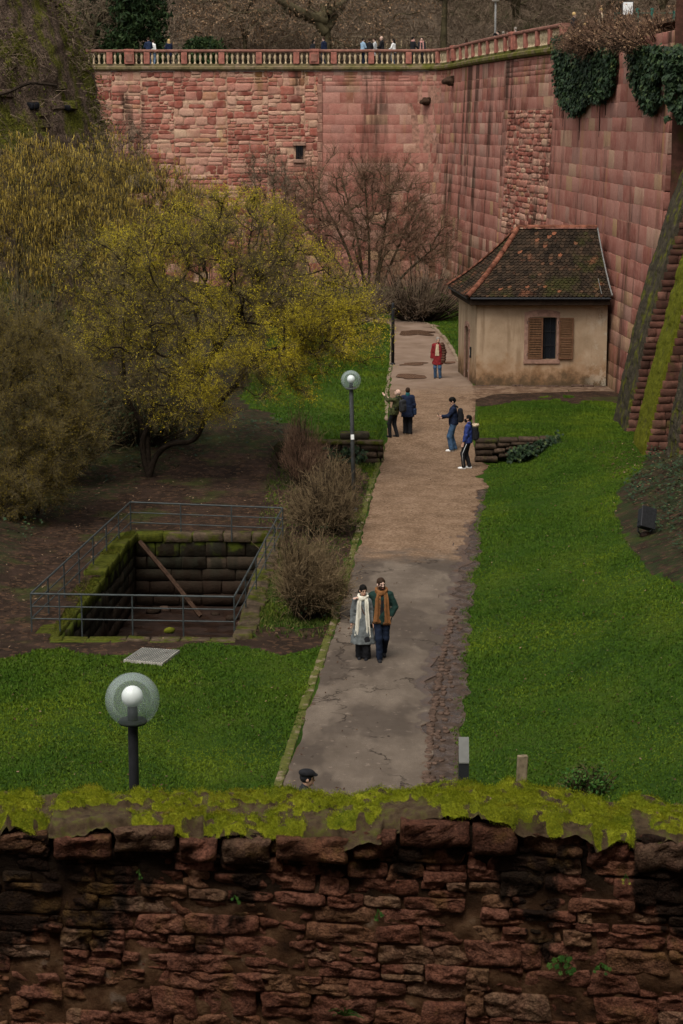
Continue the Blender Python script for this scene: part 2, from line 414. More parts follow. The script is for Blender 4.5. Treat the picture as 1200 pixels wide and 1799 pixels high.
def path_mat():
    n = NT('path_surface', .9, .06); x, y, z = n.xyz()
    jag = n.math('ADD', y, n.mr(n.noise(1.1, 5), .2, .8, -1.6, 1.6, False))
    # asphalt
    asp = n.ramp(n.noise(.8, 6, .62, v=n.mapv((1.4, .7, 1))), [(.3, (.084, .064, .047)), (.5, (.126, .098, .074)), (.68, (.182, .144, .110))])
    asp = n.mix(n.mr(n.noise(.5, 4, .55, v=n.mapv((1.2, .45, 1), loc=(5, 2, 0))), .50, .57, 0, .7), asp, (.052, .039, .030))
    asp = n.mix(n.mr(n.noise(60, 3, .7), .4, .7, .45, 0), asp, (.06, .048, .04))
    asp = n.mix(n.mr(n.noise(5, 5, .65), .60, .70, 0, .55), asp, (.20, .155, .12))
    wv = n.noise(1.6, 4, .6, out='Color'); cv = n.mix(.72, n.pos(), wv)
    crack = n.vor(.55, 'DISTANCE_TO_EDGE', v=cv); cm = n.math('MULTIPLY', n.mr(crack, .0, .016, 1, 0), n.mr(n.noise(.9, 3), .40, .55))
    asp = n.mix(n.math('MULTIPLY', cm, .85), asp, (.022, .016, .012))
    # gravel
    gv = n.ramp(n.noise(1.2, 6, .6), [(.3, (.100, .062, .037)), (.5, (.148, .094, .058)), (.7, (.195, .128, .084))])
    gp = n.xyz(n.vor(22, out='Color'))[0]; gv = n.mix(n.mr(gp, .6, .95, 0, .5), gv, (.26, .18, .12)); gv = n.mix(n.mr(gp, .3, .05, 0, .55), gv, (.085, .048, .028))
    far = n.ramp(n.noise(.9, 6, .6), [(.3, (.140, .095, .066)), (.55, (.190, .134, .098)), (.75, (.23, .168, .126))])
    c = n.mix(n.mr(jag, 50.4, 52.6), asp, gv); c = n.mix(n.mr(jag, 78, 82), c, far)
    wet = n.attr('wet'); wm = n.mr(n.math('ADD', wet, n.math('MULTIPLY', n.math('SUBTRACT', n.noise(2.2, 4, .6, v=n.mapv((1, .55, 1))), .5), 1.6)), .45, .62)
    c = n.mix(n.math('MULTIPLY', wm, .72), c, (.040, .024, .017))
    dirt = n.attr('dirt'); dm = n.mr(n.math('ADD', dirt, n.math('MULTIPLY', n.math('SUBTRACT', n.noise(3.0, 5, .65), .5), 1.4)), .45, .65)
    c = n.mix(n.math('MULTIPLY', dm, .75), c, (.075, .042, .026))
    n.col(c)
    rr = n.mix(wm, n.mr(n.noise(3, 3), .3, .7, .75, .95), (.28, .28, .28)); n.l.new(rr, n.b.inputs['Roughness'])
    hgt = n.math('ADD', n.math('MULTIPLY', n.noise(35, 4, .7), .5), n.math('MULTIPLY', cm, -1.0)); n.bump(hgt, .5, .012); return n.m
M_path = path_mat()
def gutter_mat():
    n = NT('wet_gutter', .5, .2); f = n.noise(4, 6, .6, v=n.mapv((1.4, .8, 1)))
    n.col(n.ramp(f, [(.3, (.020, .013, .009)), (.5, (.045, .028, .019)), (.7, (.080, .052, .036))]))
    n.rough(n.mr(n.noise(3, 4), .42, .55, .12, .8)); n.bump(n.noise(20, 5), .6, .03); return n.m
M_gutter = gutter_mat()
M_puddle = NT('puddle_water', .15, .3).col((.115, .066, .042)).m
M_cobble = simple('cobble', (.075, .048, .035), .75, .45, 9, bump=.5)
def kerb_mat(moss):
    n = NT('kerb_moss' if moss else 'kerb_pale', .9, .2); f = n.noise(3.2, 5, .6)
    st = n.ramp(n.noise(8, 5), [(.3, (.13, .09, .06)), (.7, (.25, .19, .13))])
    n.col(n.mix(n.mr(f, .34, .48, 0, .97) if moss else n.mr(f, .52, .68, 0, .7), st, n.ramp(n.noise(14, 4), [(.3, (.038, .044, .006)), (.7, (.085, .088, .012))]))); n.bump(n.noise(30, 5), .7, .02); return n.m
M_kerb = kerb_mat(True); M_kerb_p = kerb_mat(False)

def plaster_mat():
    n = NT('aged_plaster', .92, .04); x, y, z = n.xyz()
    c = n.ramp(n.noise(.9, 6, .62), [(.3, (.27, .192, .122)), (.5, (.35, .255, .168)), (.7, (.42, .315, .215))])
    c = n.mix(n.mr(n.noise(6, 6, .65), .5, .75, 0, .4), c, (.27, .18, .105))
    st = n.noise(1.0, 5, .6, v=n.mapv((2.2, 2.2, .28)))
    c = n.mix(n.mr(st, .50, .68, 0, .6), c, (.17, .110, .065))
    j = n.math('ADD', z, n.mr(n.noise(2.2, 8, .68), .2, .8, -.75, .75, False))
    c = n.mix(n.mr(j, 2.2, 1.0, 0, .72), c, (.25, .128, .058))
    c = n.mix(n.mr(j, 1.55, .65, 0, .85), c, (.060, .045, .027))
    c = n.mix(n.math('MULTIPLY', n.mr(j, 3.9, 4.4), .4), c, (.22, .145, .085))
    px_ = n.math('MULTIPLY', n.mr(x, 9.6, 10.7), n.mr(n.noise(2.4, 6, .7), .5, .62)); c = n.mix(n.math('MULTIPLY', px_, .6), c, (.44, .38, .29))
    n.col(c); n.bump(n.noise(18, 6, .65), .25, .02); return n.m
M_plaster = plaster_mat()
M_surround = simple('rose_sandstone', (.26, .155, .115), .88, .25, 6, bump=.3)
M_shutter = simple('brown_shutter_paint', (.155, .084, .045), .65, .25, 12, bump=.2)
M_shutter_d = simple('brown_shutter_frame', (.125, .064, .036), .65, .2, 12)
M_dark = simple('dark_interior', (.008, .008, .010), .6, .1)
M_glass_d = NT('dark_pane', .12, .5).col((.012, .014, .018)).m
M_iron = simple('black_iron', (.028, .028, .03), .5, .2, 20, metal=.4)
M_door = simple('dark_red_door', (.085, .030, .018), .7, .3, 9)
M_eave = simple('eave_timber', (.028, .018, .012), .85, .3, 7)
def tile_mat():
    n = NT('clay_tile_mossy', .9, .04); t = n.attr(); x, y, z = n.xyz()
    c = n.ramp(t, [(0, (.016, .012, .009)), (.45, (.036, .025, .017)), (.85, (.066, .040, .025)), (.97, (.11, .055, .032)), (1, (.22, .085, .045))])
    big = n.noise(.85, 5, .6)
    c = n.mix(n.mr(big, .50, .66, 0, .55), c, (.042, .046, .010))
    c = n.mix(n.mr(n.noise(1.1, 4, .6, v=n.mapv(loc=(4, 9, 2))), .58, .74, 0, .65), c, (.22, .085, .045))
    c = n.mix(n.mr(n.noise(13, 5), .35, .6, .5, 0), c, (.018, .014, .010))
    n.col(c); n.bump(n.noise(40, 5), .6, .01); return n.m
M_tile = tile_mat()
M_ridge = simple('orange_ridge_tile', (.16, .062, .038), .85, .5, 4, bump=.4)
M_lead = simple('lead_flashing', (.17, .165, .155), .5, .2, 6)
M_railing = simple('grey_green_railing', (.045, .052, .052), .55, .2, 6, metal=.2)
M_wood = simple('weathered_timber', (.045, .026, .017), .9, .35, 9, bump=.5)
M_post = simple('weathered_post', (.18, .14, .09), .9, .3, 12, bump=.5)
def pit_mat():
    n = NT('damp_pit_stone', .8, .04); t = n.rnd(); x, y, z = n.xyz()
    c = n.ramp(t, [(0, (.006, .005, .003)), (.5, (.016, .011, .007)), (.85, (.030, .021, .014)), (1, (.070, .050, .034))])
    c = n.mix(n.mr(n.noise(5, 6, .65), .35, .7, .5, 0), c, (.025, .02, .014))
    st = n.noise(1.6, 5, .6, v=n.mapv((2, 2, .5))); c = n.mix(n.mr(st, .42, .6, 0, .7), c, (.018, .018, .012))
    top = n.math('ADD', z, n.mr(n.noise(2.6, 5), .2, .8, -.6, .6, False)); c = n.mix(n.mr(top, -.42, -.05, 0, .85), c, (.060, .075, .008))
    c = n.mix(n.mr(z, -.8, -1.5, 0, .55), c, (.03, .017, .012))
    n.col(c); n.bump(n.noise(16, 6), .6, .03); return n.m
M_pit = pit_mat()
M_mud = (lambda n: (n.col(n.ramp(n.noise(2, 5), [(.3, (.010, .006, .0045)), (.7, (.028, .015, .010))])), n.rough(n.mr(n.noise(1.5, 4), .42, .55, .30, .85)), n.bump(n.noise(9, 4), .3, .03), n.m)[-1])(NT('wet_mud', .6, .12))
def rim_mat():
    n = NT('damp_rim', .92, .04); f = n.noise(1.7, 5, .6); x, y, z = n.xyz()
    a = n.ramp(n.noise(6, 6, .65), [(.3, (.030, .022, .014)), (.7, (.105, .075, .050))]); b = n.ramp(n.noise(11, 5), [(.3, (.026, .032, .004)), (.7, (.070, .074, .009))])
    left = n.mr(x, -4.2, -5.4, .0, .22); n.col(n.mix(n.mr(n.math('ADD', f, left), .46, .62, 0, .95), a, b)); n.bump(n.noise(24, 5), .8, .03); return n.m
M_rim = rim_mat()
def lowwall_mat():
    n = NT('dark_low_wall', .9, .04); c = n.ramp(n.rnd(), [(0, (.035, .024, .017)), (.6, (.075, .050, .035)), (1, (.12, .082, .058))]); c = n.mix(n.mr(n.noise(3, 5), .52, .68, 0, .7), c, (.045, .05, .010)); c = n.mix(n.mr(n.noise(12, 5), .35, .6, .6, 0), c, (.015, .012, .009)); n.col(c); n.bump(n.noise(18, 5), .7, .03); return n.m
M_low = lowwall_mat()
M_plate = simple('galvanised_plate', (.30, .28, .24), .6, .2, 9, bump=.2)
def ledge_mat():
    n = NT('mossy_ledge', .9, .04); x, y, z = n.xyz(); f = n.noise(1.1, 5, .6)
    c = n.ramp(n.noise(4, 5), [(.3, (.12, .085, .055)), (.7, (.22, .16, .11))]); w = n.mr(x, -2, 7, .35, .9)
    c = n.mix(n.math('MULTIPLY', n.mr(f, .34, .55), w), c, (.095, .098, .014)); c = n.mix(n.mr(n.noise(2.5, 4), .5, .7, 0, .6), c, (.045, .04, .02))
    n.col(c); n.bump(n.noise(15, 5), .5, .02); return n.m
M_ledge = ledge_mat()
M_rail = simple('red_sandstone_rail', (.22, .105, .078), .88, .3, 3, bump=.3)
M_pier = simple('red_sandstone_pier', (.29, .115, .085), .88, .3, 4, bump=.3)
M_balu = simple('buff_sandstone_baluster', (.46, .355, .225), .88, .25, 6, bump=.2)
def tower_mat():
    n = NT('mossy_tower_masonry', .95, .04); x, y, z = n.xyz(); d = n.mapv((1, 1, 1), rot=(0, .6, .3))
    c = n.ramp(n.noise(1.6, 6, .65, v=n.mapv((1.6, 1.6, .55), rot=(0, .5, 0))), [(.3, (.055, .038, .029)), (.5, (.13, .088, .064)), (.7, (.22, .155, .115))])
    c = n.mix(n.mr(n.noise(.7, 6, .65, v=n.mapv((1.3, 1.3, .55), rot=(0, .45, 0))), .46, .58, 0, .85), c, (.105, .110, .008))
    c = n.mix(n.mr(n.noise(.5, 5, .6, v=n.mapv(loc=(9, 2, 4))), .56, .70, 0, .6), c, (.15, .105, .06))
    c = n.mix(n.mr(n.noise(9, 5), .38, .60, .6, 0), c, (.016, .015, .009))
    n.col(c); n.bump(n.math('ADD', n.noise(3.5, 6, .7), n.noise(14, 4)), 1.0, .14); return n.m
M_tower = tower_mat()
def buttress_mat():
    n = NT('buttress_brick', .92, .04); t = n.rnd()
    c = n.ramp(t, [(0, (.065, .030, .022)), (.5, (.135, .058, .042)), (1, (.19, .095, .068))])
    c = n.mix(n.mr(n.noise(3.5, 6, .65), .4, .7, .6, 0), c, (.028, .017, .012)); c = n.mix(n.mr(n.noise(1.2, 5), .57, .7, 0, .6), c, (.06, .06, .012))
    n.col(c); n.bump(n.noise(22, 5), .6, .02); return n.m
M_butt = buttress_mat()
def cope_mat(dark):
    n = NT('coping_dark' if dark else 'coping_moss', .95, .04); f = n.noise(2.0, 5, .6)
    a = n.ramp(n.noise(5, 6, .65), [(.3, (.022, .020, .014)), (.7, (.075, .06, .042))]); b = n.ramp(n.noise(9, 5), [(.3, (.055, .062, .006)), (.7, (.125, .125, .012))])
    n.col(n.mix(n.mr(f, .50, .66, 0, .9) if dark else n.mr(f, .26, .44, .1, 1), a, b)); n.bump(n.noise(24, 5), .8, .03); return n.m
M_cope_d = cope_mat(True); M_cope_m = cope_mat(False)
M_bark = simple('dark_bark', (.024, .017, .012), .95, .35, 8, bump=.6)
M_bark_g = simple('mossy_bark', (.075, .062, .034), .95, .4, 3, bump=.6)
M_twig = simple('twig_olive', (.10, .078, .038), .9, .35, 2)
M_twig_r = simple('twig_russet', (.145, .085, .055), .9, .3, 2)
M_twig_b = simple('twig_brown', (.15, .108, .074), .9, .35, 1.2)
M_twig_s = simple('twig_shrub', (.145, .102, .056), .9, .35, 3)
def leaf_mat(name, stops, rough=.65, scale=1.0, spec=.10):
    n = NT(name, rough, spec); t = n.attr(); c = n.ramp(t, stops); c = n.mix(n.mr(n.noise(scale, 4), .4, .65, 0, .45), c, stops[0][1]); n.col(c); return n.m
M_bloss = leaf_mat('yellow_blossom', [(0, (.22, .175, .009)), (.5, (.42, .33, .014)), (1, (.60, .48, .035))])
M_bloss_d = leaf_mat('dull_yellow_blossom', [(0, (.12, .085, .010)), (.5, (.22, .155, .016)), (1, (.33, .24, .03))])
M_catkin = leaf_mat('hazel_catkin', [(0, (.22, .145, .022)), (.5, (.36, .25, .045)), (1, (.50, .37, .09))])
M_ivy = leaf_mat('ivy_leaf', [(0, (.008, .018, .008)), (.6, (.018, .038, .014)), (.9, (.035, .062, .02)), (1, (.06, .075, .02))], .6, 2, .18)
M_ever = leaf_mat('evergreen_leaf', [(0, (.008, .018, .006)), (.6, (.018, .036, .010)), (1, (.04, .06, .018))], .65, .4, .12)
M_dry = leaf_mat('dry_beech_leaf', [(0, (.15, .085, .045)), (.5, (.26, .16, .09)), (1, (.38, .25, .15))], .8, .4)
M_litter = leaf_mat('fallen_leaf', [(0, (.03, .015, .008)), (.8, (.075, .040, .022)), (1, (.26, .18, .11))], .8, 3)
M_weed = leaf_mat('weed_leaf', [(0, (.018, .052, .008)), (.6, (.035, .095, .014)), (1, (.09, .15, .03))], .5, 6)
def hill_mat():
    n = NT('leaf_litter_hill', .95, .1)
    c = n.ramp(n.noise(.35, 6, .65), [(.3, (.036, .027, .018)), (.5, (.072, .053, .036)), (.7, (.12, .088, .062))]); c = n.mix(n.mr(n.noise(.12, 4), .52, .64, 0, .6), c, (.045, .050, .016))
    n.col(c); n.bump(n.noise(2, 6), .8, .3); return n.m
M_hill = hill_mat()
# ------------------------------------------------------------------ terrain
def ramp_z(y): return .70*smooth(64.5, 75.0, y)
def on_ramp(px, py):
    z = 0.0
    for _ in range(12): p = on_z(px, py, z); z = float(ramp_z(p[1]))
    return on_z(px, py, z)
PL = np.array([on_ramp(*p)[:2] for p in [(455,1530),(470,1470),(500,1385),(536,1270),(572,1160),(600,1075),(640,925),(660,850),(676,790),(684,740),(684,690),(690,640),(692,600),(690,564)]])
PR = np.array([on_ramp(*p)[:2] for p in [(728,1530),(735,1470),(745,1385),(757,1270),(775,1160),(800,1050),(822,960),(840,880),(852,826),(838,786),(834,745),(836,700)]])
GR = np.array([on_ramp(*p)[:2] for p in [(803,1530),(803,1470),(805,1385),(810,1270),(818,1160),(828,1050),(838,960),(848,880),(857,826)]])
pl_x = lambda y: np.interp(y, PL[:, 1], PL[:, 0])
pr_x = lambda y: np.interp(y, PR[:, 1], PR[:, 0])
gr_x = lambda y: np.interp(y, GR[:, 1], GR[:, 0])
WALL_Y = 66.5
PIT = [(-6.45, 43.0), (-2.35, 43.0), (-2.05, 54.3), (-5.75, 54.3)]
def gz(x, y):
    x = np.asarray(x, float); y = np.asarray(y, float)
    z = ramp_z(y)
    xl = pl_x(y)
    # left side: upper lawn starts behind a low wall at WALL_Y; away from the path it is a plain slope
    lz = np.where(x > -2.2, .70*(y > WALL_Y), .70*smooth(62, 69, y))
    wl = smooth(0.0, .25, xl - .05 - x); z = z*(1-wl) + lz*wl
    bank = .17*np.maximum(0, -8.2 - x) + .022*np.maximum(0, -8.2 - x)**2
    z = z + np.minimum(bank, 6)*smooth(36, 50, y)
    # right side
    xr = np.where(y < 63, gr_x(np.minimum(y, 63)), 4.55)
    dx = np.maximum(0, x - xr - .15)
    up = np.where(y > WALL_Y, .72, 0.0)
    fade = 1 - smooth(66.5, 83, y)
    slope = (.085*dx + .034*dx**2)*(1 - .78*smooth(57, 68, y))
    rz = np.where(y < WALL_Y, slope, np.maximum(.72, slope*fade + .72*(1-fade)))
    rz = np.where(y < WALL_Y, rz + smooth(59, 66.4, y)*np.maximum(0, .74-rz)*smooth(1.5, 2.6, dx), rz)
    blend = smooth(0, .3, dx); 
    zr = z*(1-blend) + np.where(y < WALL_Y, np.minimum(rz + .0, 40), rz)*blend
    z = np.where(x > xr + .15, zr, z)
    z = z + .03*n2(x, y, .5, 3, 2)*smooth(0, .8, np.maximum(xl - x, x - xr))
    return z
def G(px, py):
    z = 0.0
    for _ in range(25): p = on_z(px, py, z); z = .5*z + .5*float(gz(p[0], p[1]))
    p = on_z(px, py, z); p[2] = float(gz(p[0], p[1])); return p
SOIL = [(-40,930),(60,880),(190,850),(330,790),(480,762),(585,775),(640,830),(655,850),(630,930),(610,1010),(575,1010),(500,980),(470,1030),(430,1085),(425,1108),(480,1108),(545,1108),(592,1082),(578,1128),(500,1150),(330,1128),(300,1142),(215,1150),(100,1140),(-40,1170)]
BANK = [(1230,770),(1150,790),(1095,850),(1078,905),(1098,960),(1140,1000),(1230,1050)]
DARKBED = [(-60,480),(480,480),(470,600),(420,700),(560,770),(500,800),(330,800),(190,880),(-60,960)]
FRONT = [(832,672),(1095,686),(1100,706),(960,702),(832,716)]
FARP = [(560,566),(700,563),(745,566),(775,585),(800,625),(812,650),(838,690),(838,760),(684,760),(560,600)]
def cover(x, y):
    """grass 0..1, ivy 0..1 at ground points"""
    P = np.stack([x, y, gz(x, y)], -1); px, py = proj(P)
    jx = px + 9*n2(x, y, .9, 5); jy = py + 7*n2(x, y, .9, 8)
    g = np.ones_like(px)
    g[inpoly(jx, jy, SOIL)] = .18; g[inpoly(jx, jy, BANK)] = .30; g[inpoly(jx, jy, FRONT)] = .05
    g[inpoly(jx, jy, DARKBED)] = .15
    iv = np.zeros_like(px); iv[inpoly(jx, jy, BANK)] = .75; iv[inpoly(jx, jy, DARKBED)] = .6
    iv[(x < -8.5)] = .5; g[(x < -11)] = np.minimum(g[(x < -11)], .25)
    return g, iv
def ax(parts):
    o = []
    for a, b, s in parts: o += list(np.arange(a, b, s))
    return np.array(o + [parts[-1][1]])
gx = ax([(-60, -14, 2), (-14, -8, .4), (-8, 12.5, .21), (12.5, 18, .5), (18, 60, 3)])
gy = ax([(8, 28, 2), (28, 60, .21), (60, 66.3, .22), (66.3, 66.9, .06), (66.9, 92, .3), (92, 136, .5)])
X, Y = np.meshgrid(gx, gy, indexing='ij'); Z = gz(X, Y)
V, _, Q = grid(X, Y, Z)
cen = V[Q].mean(1)
pe = [(-6.6, 42.85), (-2.2, 42.85), (-1.9, 54.45), (-5.9, 54.45)]
keep = ~inpoly(cen[:, 0], cen[:, 1], pe); Q = Q[keep]
mb = MB(); mb.add(V, None, Q); me = mb.mesh('ground', True)
gmask, imask = cover(V[:, 0].copy(), V[:, 1].copy())
for nm, a in (('grass', gmask), ('ivy', imask)):
    at = me.attributes.new(nm, 'FLOAT', 'POINT'); at.data.foreach_set('value', a.astype(np.float32))
ground = tag(obj('ground', me, M_ground), 'lawn and bare soil of the castle moat floor', kind='structure')

# ------------------------------------------------------------------ path
yy = np.arange(25.0, PL[-1, 1], .22); uu = np.linspace(0, 1, 34)
def path_right(y):
    hutl = np.array([on_ramp(*p)[:2] for p in [(836,700),(836,686),(812,652),(803,632),(788,606),(768,582),(745,568),(735,564)]])
    xs = np.concatenate([PR[:, 0], hutl[1:, 0]]); ys = np.concatenate([PR[:, 1], hutl[1:, 1]]); o = np.argsort(ys)
    return np.interp(y, ys[o], xs[o])
L = pl_x(yy) + .05*n2(yy, yy*0, 1.5, 4); R = path_right(yy) + (.22*n2(yy, yy*0+3, 1.1, 9)+.08*n2(yy, yy*0+3, 4, 6))*(yy < 66)
X = L[:, None] + (R-L)[:, None]*uu; Y = np.repeat(yy[:, None], len(uu), 1)
Z = gz(X, Y) + .014 + .012*n2(X, Y, .7, 21, 2) + .02*np.sin(np.pi*uu)[None]
V, T, Q = grid(X, Y, Z); Q = Q[:, ::-1]
me = MB().add(V, T, Q).mesh('path', True)
u_ = np.repeat(uu[None], len(yy), 0).ravel(); yv = Y.ravel()
wet = smooth(.74, 1.0, u_)*smooth(31, 38, yv)*(1-smooth(55, 60, yv))*.68
wet = np.maximum(wet, .35*smooth(.75, 1, u_)*(yv < 58)); dirt = np.maximum(smooth(.88, 1, u_)*.6, smooth(.10, 0, u_)*.45)
dirt = np.maximum(dirt, .3*smooth(77, 80, yv)*(1-smooth(84, 88, yv)))
for nm, a in (('wet', wet), ('dirt', dirt)):
    at = me.attributes.new(nm, 'FLOAT', 'POINT'); at.data.foreach_set('value', a.astype(np.float32))
path = tag(obj('path', me, M_path), 'worn asphalt and gravel footpath running up the moat', kind='structure')
# far branch of the path bending to the left behind the blossom tree
q0 = on_ramp(690, 566); q1 = on_ramp(735, 566)
PB = Curve2([(q1[0]+.1, q0[1]-3.0), (q1[0]-.9, q0[1]-.4), (q0[0]-1.0, q0[1]+1.0), (q0[0]-4, q0[1]+1.6), (q0[0]-7, q0[1]+1.0)], .5)
ss = np.linspace(0, PB.L, 60); c = PB.at(ss); t = PB.tan(ss); nrm = np.stack([-t[:, 1], t[:, 0]], -1); w = np.linspace(-1.0, 1.0, 8)
X = c[:, 0][:, None] + nrm[:, 0][:, None]*w; Y = c[:, 1][:, None] + nrm[:, 1][:, None]*w
V, T, Q = grid(X, Y, gz(X, Y)+.03); me = MB().add(V, T, Q).mesh('side_path', True)
for nm in ('wet', 'dirt'): me.attributes.new(nm, 'FLOAT', 'POINT')
tag(obj('side_path', me, M_path), kind='structure')
# gravel apron before the little house
q = [on_ramp(*p) for p in [(830,690),(1090,694),(1100,708),(960,700),(830,722)]]
ya = np.linspace(75.2, 80.7, 14); xa = np.linspace(4.5, 11.4, 40); X, Y = np.meshgrid(xa, ya, indexing='ij')
Y = Y + (X > 4.5)*.0; Y = 80.7 - (80.7-Y)*np.interp(X, [4.5, 6, 8, 11.4], [1, .45, .34, .30])
V, T, Q = grid(X, Y, gz(X, Y)+.011+.01*n2(X, Y, 2, 5)); me = MB().add(V, T, Q).mesh('gravel_apron', True)
for nm in ('wet', 'dirt'):
    at = me.attributes.new(nm, 'FLOAT', 'POINT'); at.data.foreach_set('value', np.full(len(V), .0 if nm == 'wet' else .55, np.float32))
tag(obj('gravel_apron', me, M_path), kind='structure')
# puddles (thin water sheets lying in hollows of the far path)
def puddle(px, py, rx, ry, seed):
    c = on_ramp(px, py); e = on_ramp(px+rx, py); f = on_ramp(px, py-ry); a = e[0]-c[0]; b = f[1]-c[1]
    th = np.linspace(0, 2*np.pi, 40, endpoint=False); r = 1 + .5*vnoise(np.stack([np.cos(th)*1.6, np.sin(th)*1.6, th*0+seed], -1), 1, seed)
    x = c[0] + a*r*np.cos(th); y = c[1] + b*r*np.sin(th); zz = float(gz(c[0], c[1]))+.05
    V = np.vstack([np.stack([x, y, 0*x+zz], -1), [c[0], c[1], zz]]); j = np.arange(40)
    tag(MB().add(V, np.stack([j, (j+1) % 40, np.full(40, 40)], -1)).build('puddle', M_puddle), kind='structure')
puddle(722, 663, 26, 4.5, 1); puddle(728, 641, 24, 2.6, 2); puddle(733, 587, 32, 4.0, 3); puddle(790, 639, 9, 2.0, 4)

# ------------------------------------------------------------------ gutter with cobbles (right of the path)
yg = np.arange(26, 62, .25); ug = np.linspace(0, 1, 10)
La = path_right(yg) - .42; Ra = gr_x(yg) + .06 + .10*n2(yg, yg*0, 1.6, 14)
X = La[:, None] + (Ra-La)[:, None]*ug; Y = np.repeat(yg[:, None], 10, 1)
Z = gz(X, Y) + .010 - .05*np.sin(np.pi*ug)[None] + .015*n2(X, Y, 3, 31); Z = np.maximum(Z, gz(X, Y)+.004)
V, T, Q = grid(X, Y, Z); gut = tag(MB().add(V, T, Q[:, ::-1]).build('gutter', M_gutter, None, True), 'wet cobbled gutter between path and lawn', kind='structure')
def lump(seed, n=7, m=5):
    """a rounded unit cobble, about 1 x 1 x 1"""
    th = np.arange(n)*2*np.pi/n; ph = np.linspace(0, np.pi, m)[1:-1]
    V = [(0, 0, .5)] + [(.5*math.sin(p)**.6*math.cos(t), .5*math.sin(p)**.6*math.sin(t), .5*math.cos(p)) for p in ph for t in th] + [(0, 0, -.5)]
    V = np.array(V); V *= (1 + .22*vnoise(V*2.3 + seed*7.3, 1, seed))[:, None]; k = len(ph); T = []; Q = []
    for j in range(n):
        T.append((0, 1+j, 1+(j+1) % n)); T.append((len(V)-1, 1+(k-1)*n+(j+1) % n, 1+(k-1)*n+j))
        for i in range(k-1): Q.append((1+i*n+j, 1+(i+1)*n+j, 1+(i+1)*n+(j+1) % n, 1+i*n+(j+1) % n))
    return V, np.array(T), np.array(Q)
LUMP = [MB().addm(lump(s)).mesh('cobble', True) for s in range(8)]
for m_ in LUMP: m_.materials.append(M_cobble)
rg = random.Random(4)
y = 30.6; k = 0
while y < 46:
    for row in range(3):
        if rg.random() < (.12 if row == 0 else .62): continue
        xx = float(path_right(np.array([y]))[0]) + .02 + row*.13 + rg.uniform(-.03, .03)
        if xx > float(gr_x(y)) - .02: continue
        s = rg.uniform(.85, 1.2)*(1 if row == 0 else .8)
        o = obj('cobble', LUMP[k % 8], None, gut); k += 1
        o.location = (xx, y + rg.uniform(-.03, .03), float(gz(xx, y)) + .01); o.rotation_euler = (0, 0, rg.uniform(-.3, .3)); o.scale = (.15*s, .19*s, .075*s)
    y += .19 if y < 40 else .27
# ------------------------------------------------------------------ kerbs
KB = []
for s in range(6):
    V, T, Q = bbox_bevel((-.5, -.5, -.5), (.5, .5, .5), .09); V = V*(1+.07*vnoise(V*3+s*5, 1, s))[:, None]; m_ = MB().add(V, T, Q).mesh('kerb_stone', True); KB.append(m_)
def kerb(curve, mats, w, h, label, step=1.0, moss=True):
    k_ = tag(empty('kerb', (0, 0, 0)), label, kind='structure'); s = 0; i = 0; r = random.Random(7)
    ms = [m.copy() for m in KB]
    for m in ms: m.materials.append(mats)
    while s < curve.L - step*.5:
        ln = step*r.uniform(.8, 1.2); c = curve.at(np.array([s+ln/2]))[0]; t = curve.tan(np.array([s+ln/2]))[0]
        o = obj('kerb_stone', ms[i % 6], None, k_); i += 1
        o.location = (c[0]+r.uniform(-.02, .02), c[1], float(gz(c[0], c[1])) + -h*.36 + r.uniform(-.01, .02)); o.rotation_euler = (r.uniform(-.04, .04), r.uniform(-.05, .05), math.atan2(t[1], t[0])); o.scale = (ln-.03, w*r.uniform(.85, 1.15), h); s += ln
    return k_
kerb(Curve2([(x-.12, y) for x, y in PL[1:9]], .5), M_kerb, .17, .16, 'moss grown edging stones along the left side of the path', .9)
kerb(Curve2([(x-.10, y) for x, y in PL[9:]], .5), M_kerb_p, .14, .14, 'pale edging stones along the upper lawn', 1.4)
kc = np.array([on_ramp(*p)[:2] for p in [(806,652),(800,632),(786,606),(766,582),(745,568),(715,561),(660,560)]])
kerb(Curve2([(x+.1, y) for x, y in kc], .4), M_kerb_p, .16, .18, 'pale curved edging stones beside the small house lawn', 1.1)

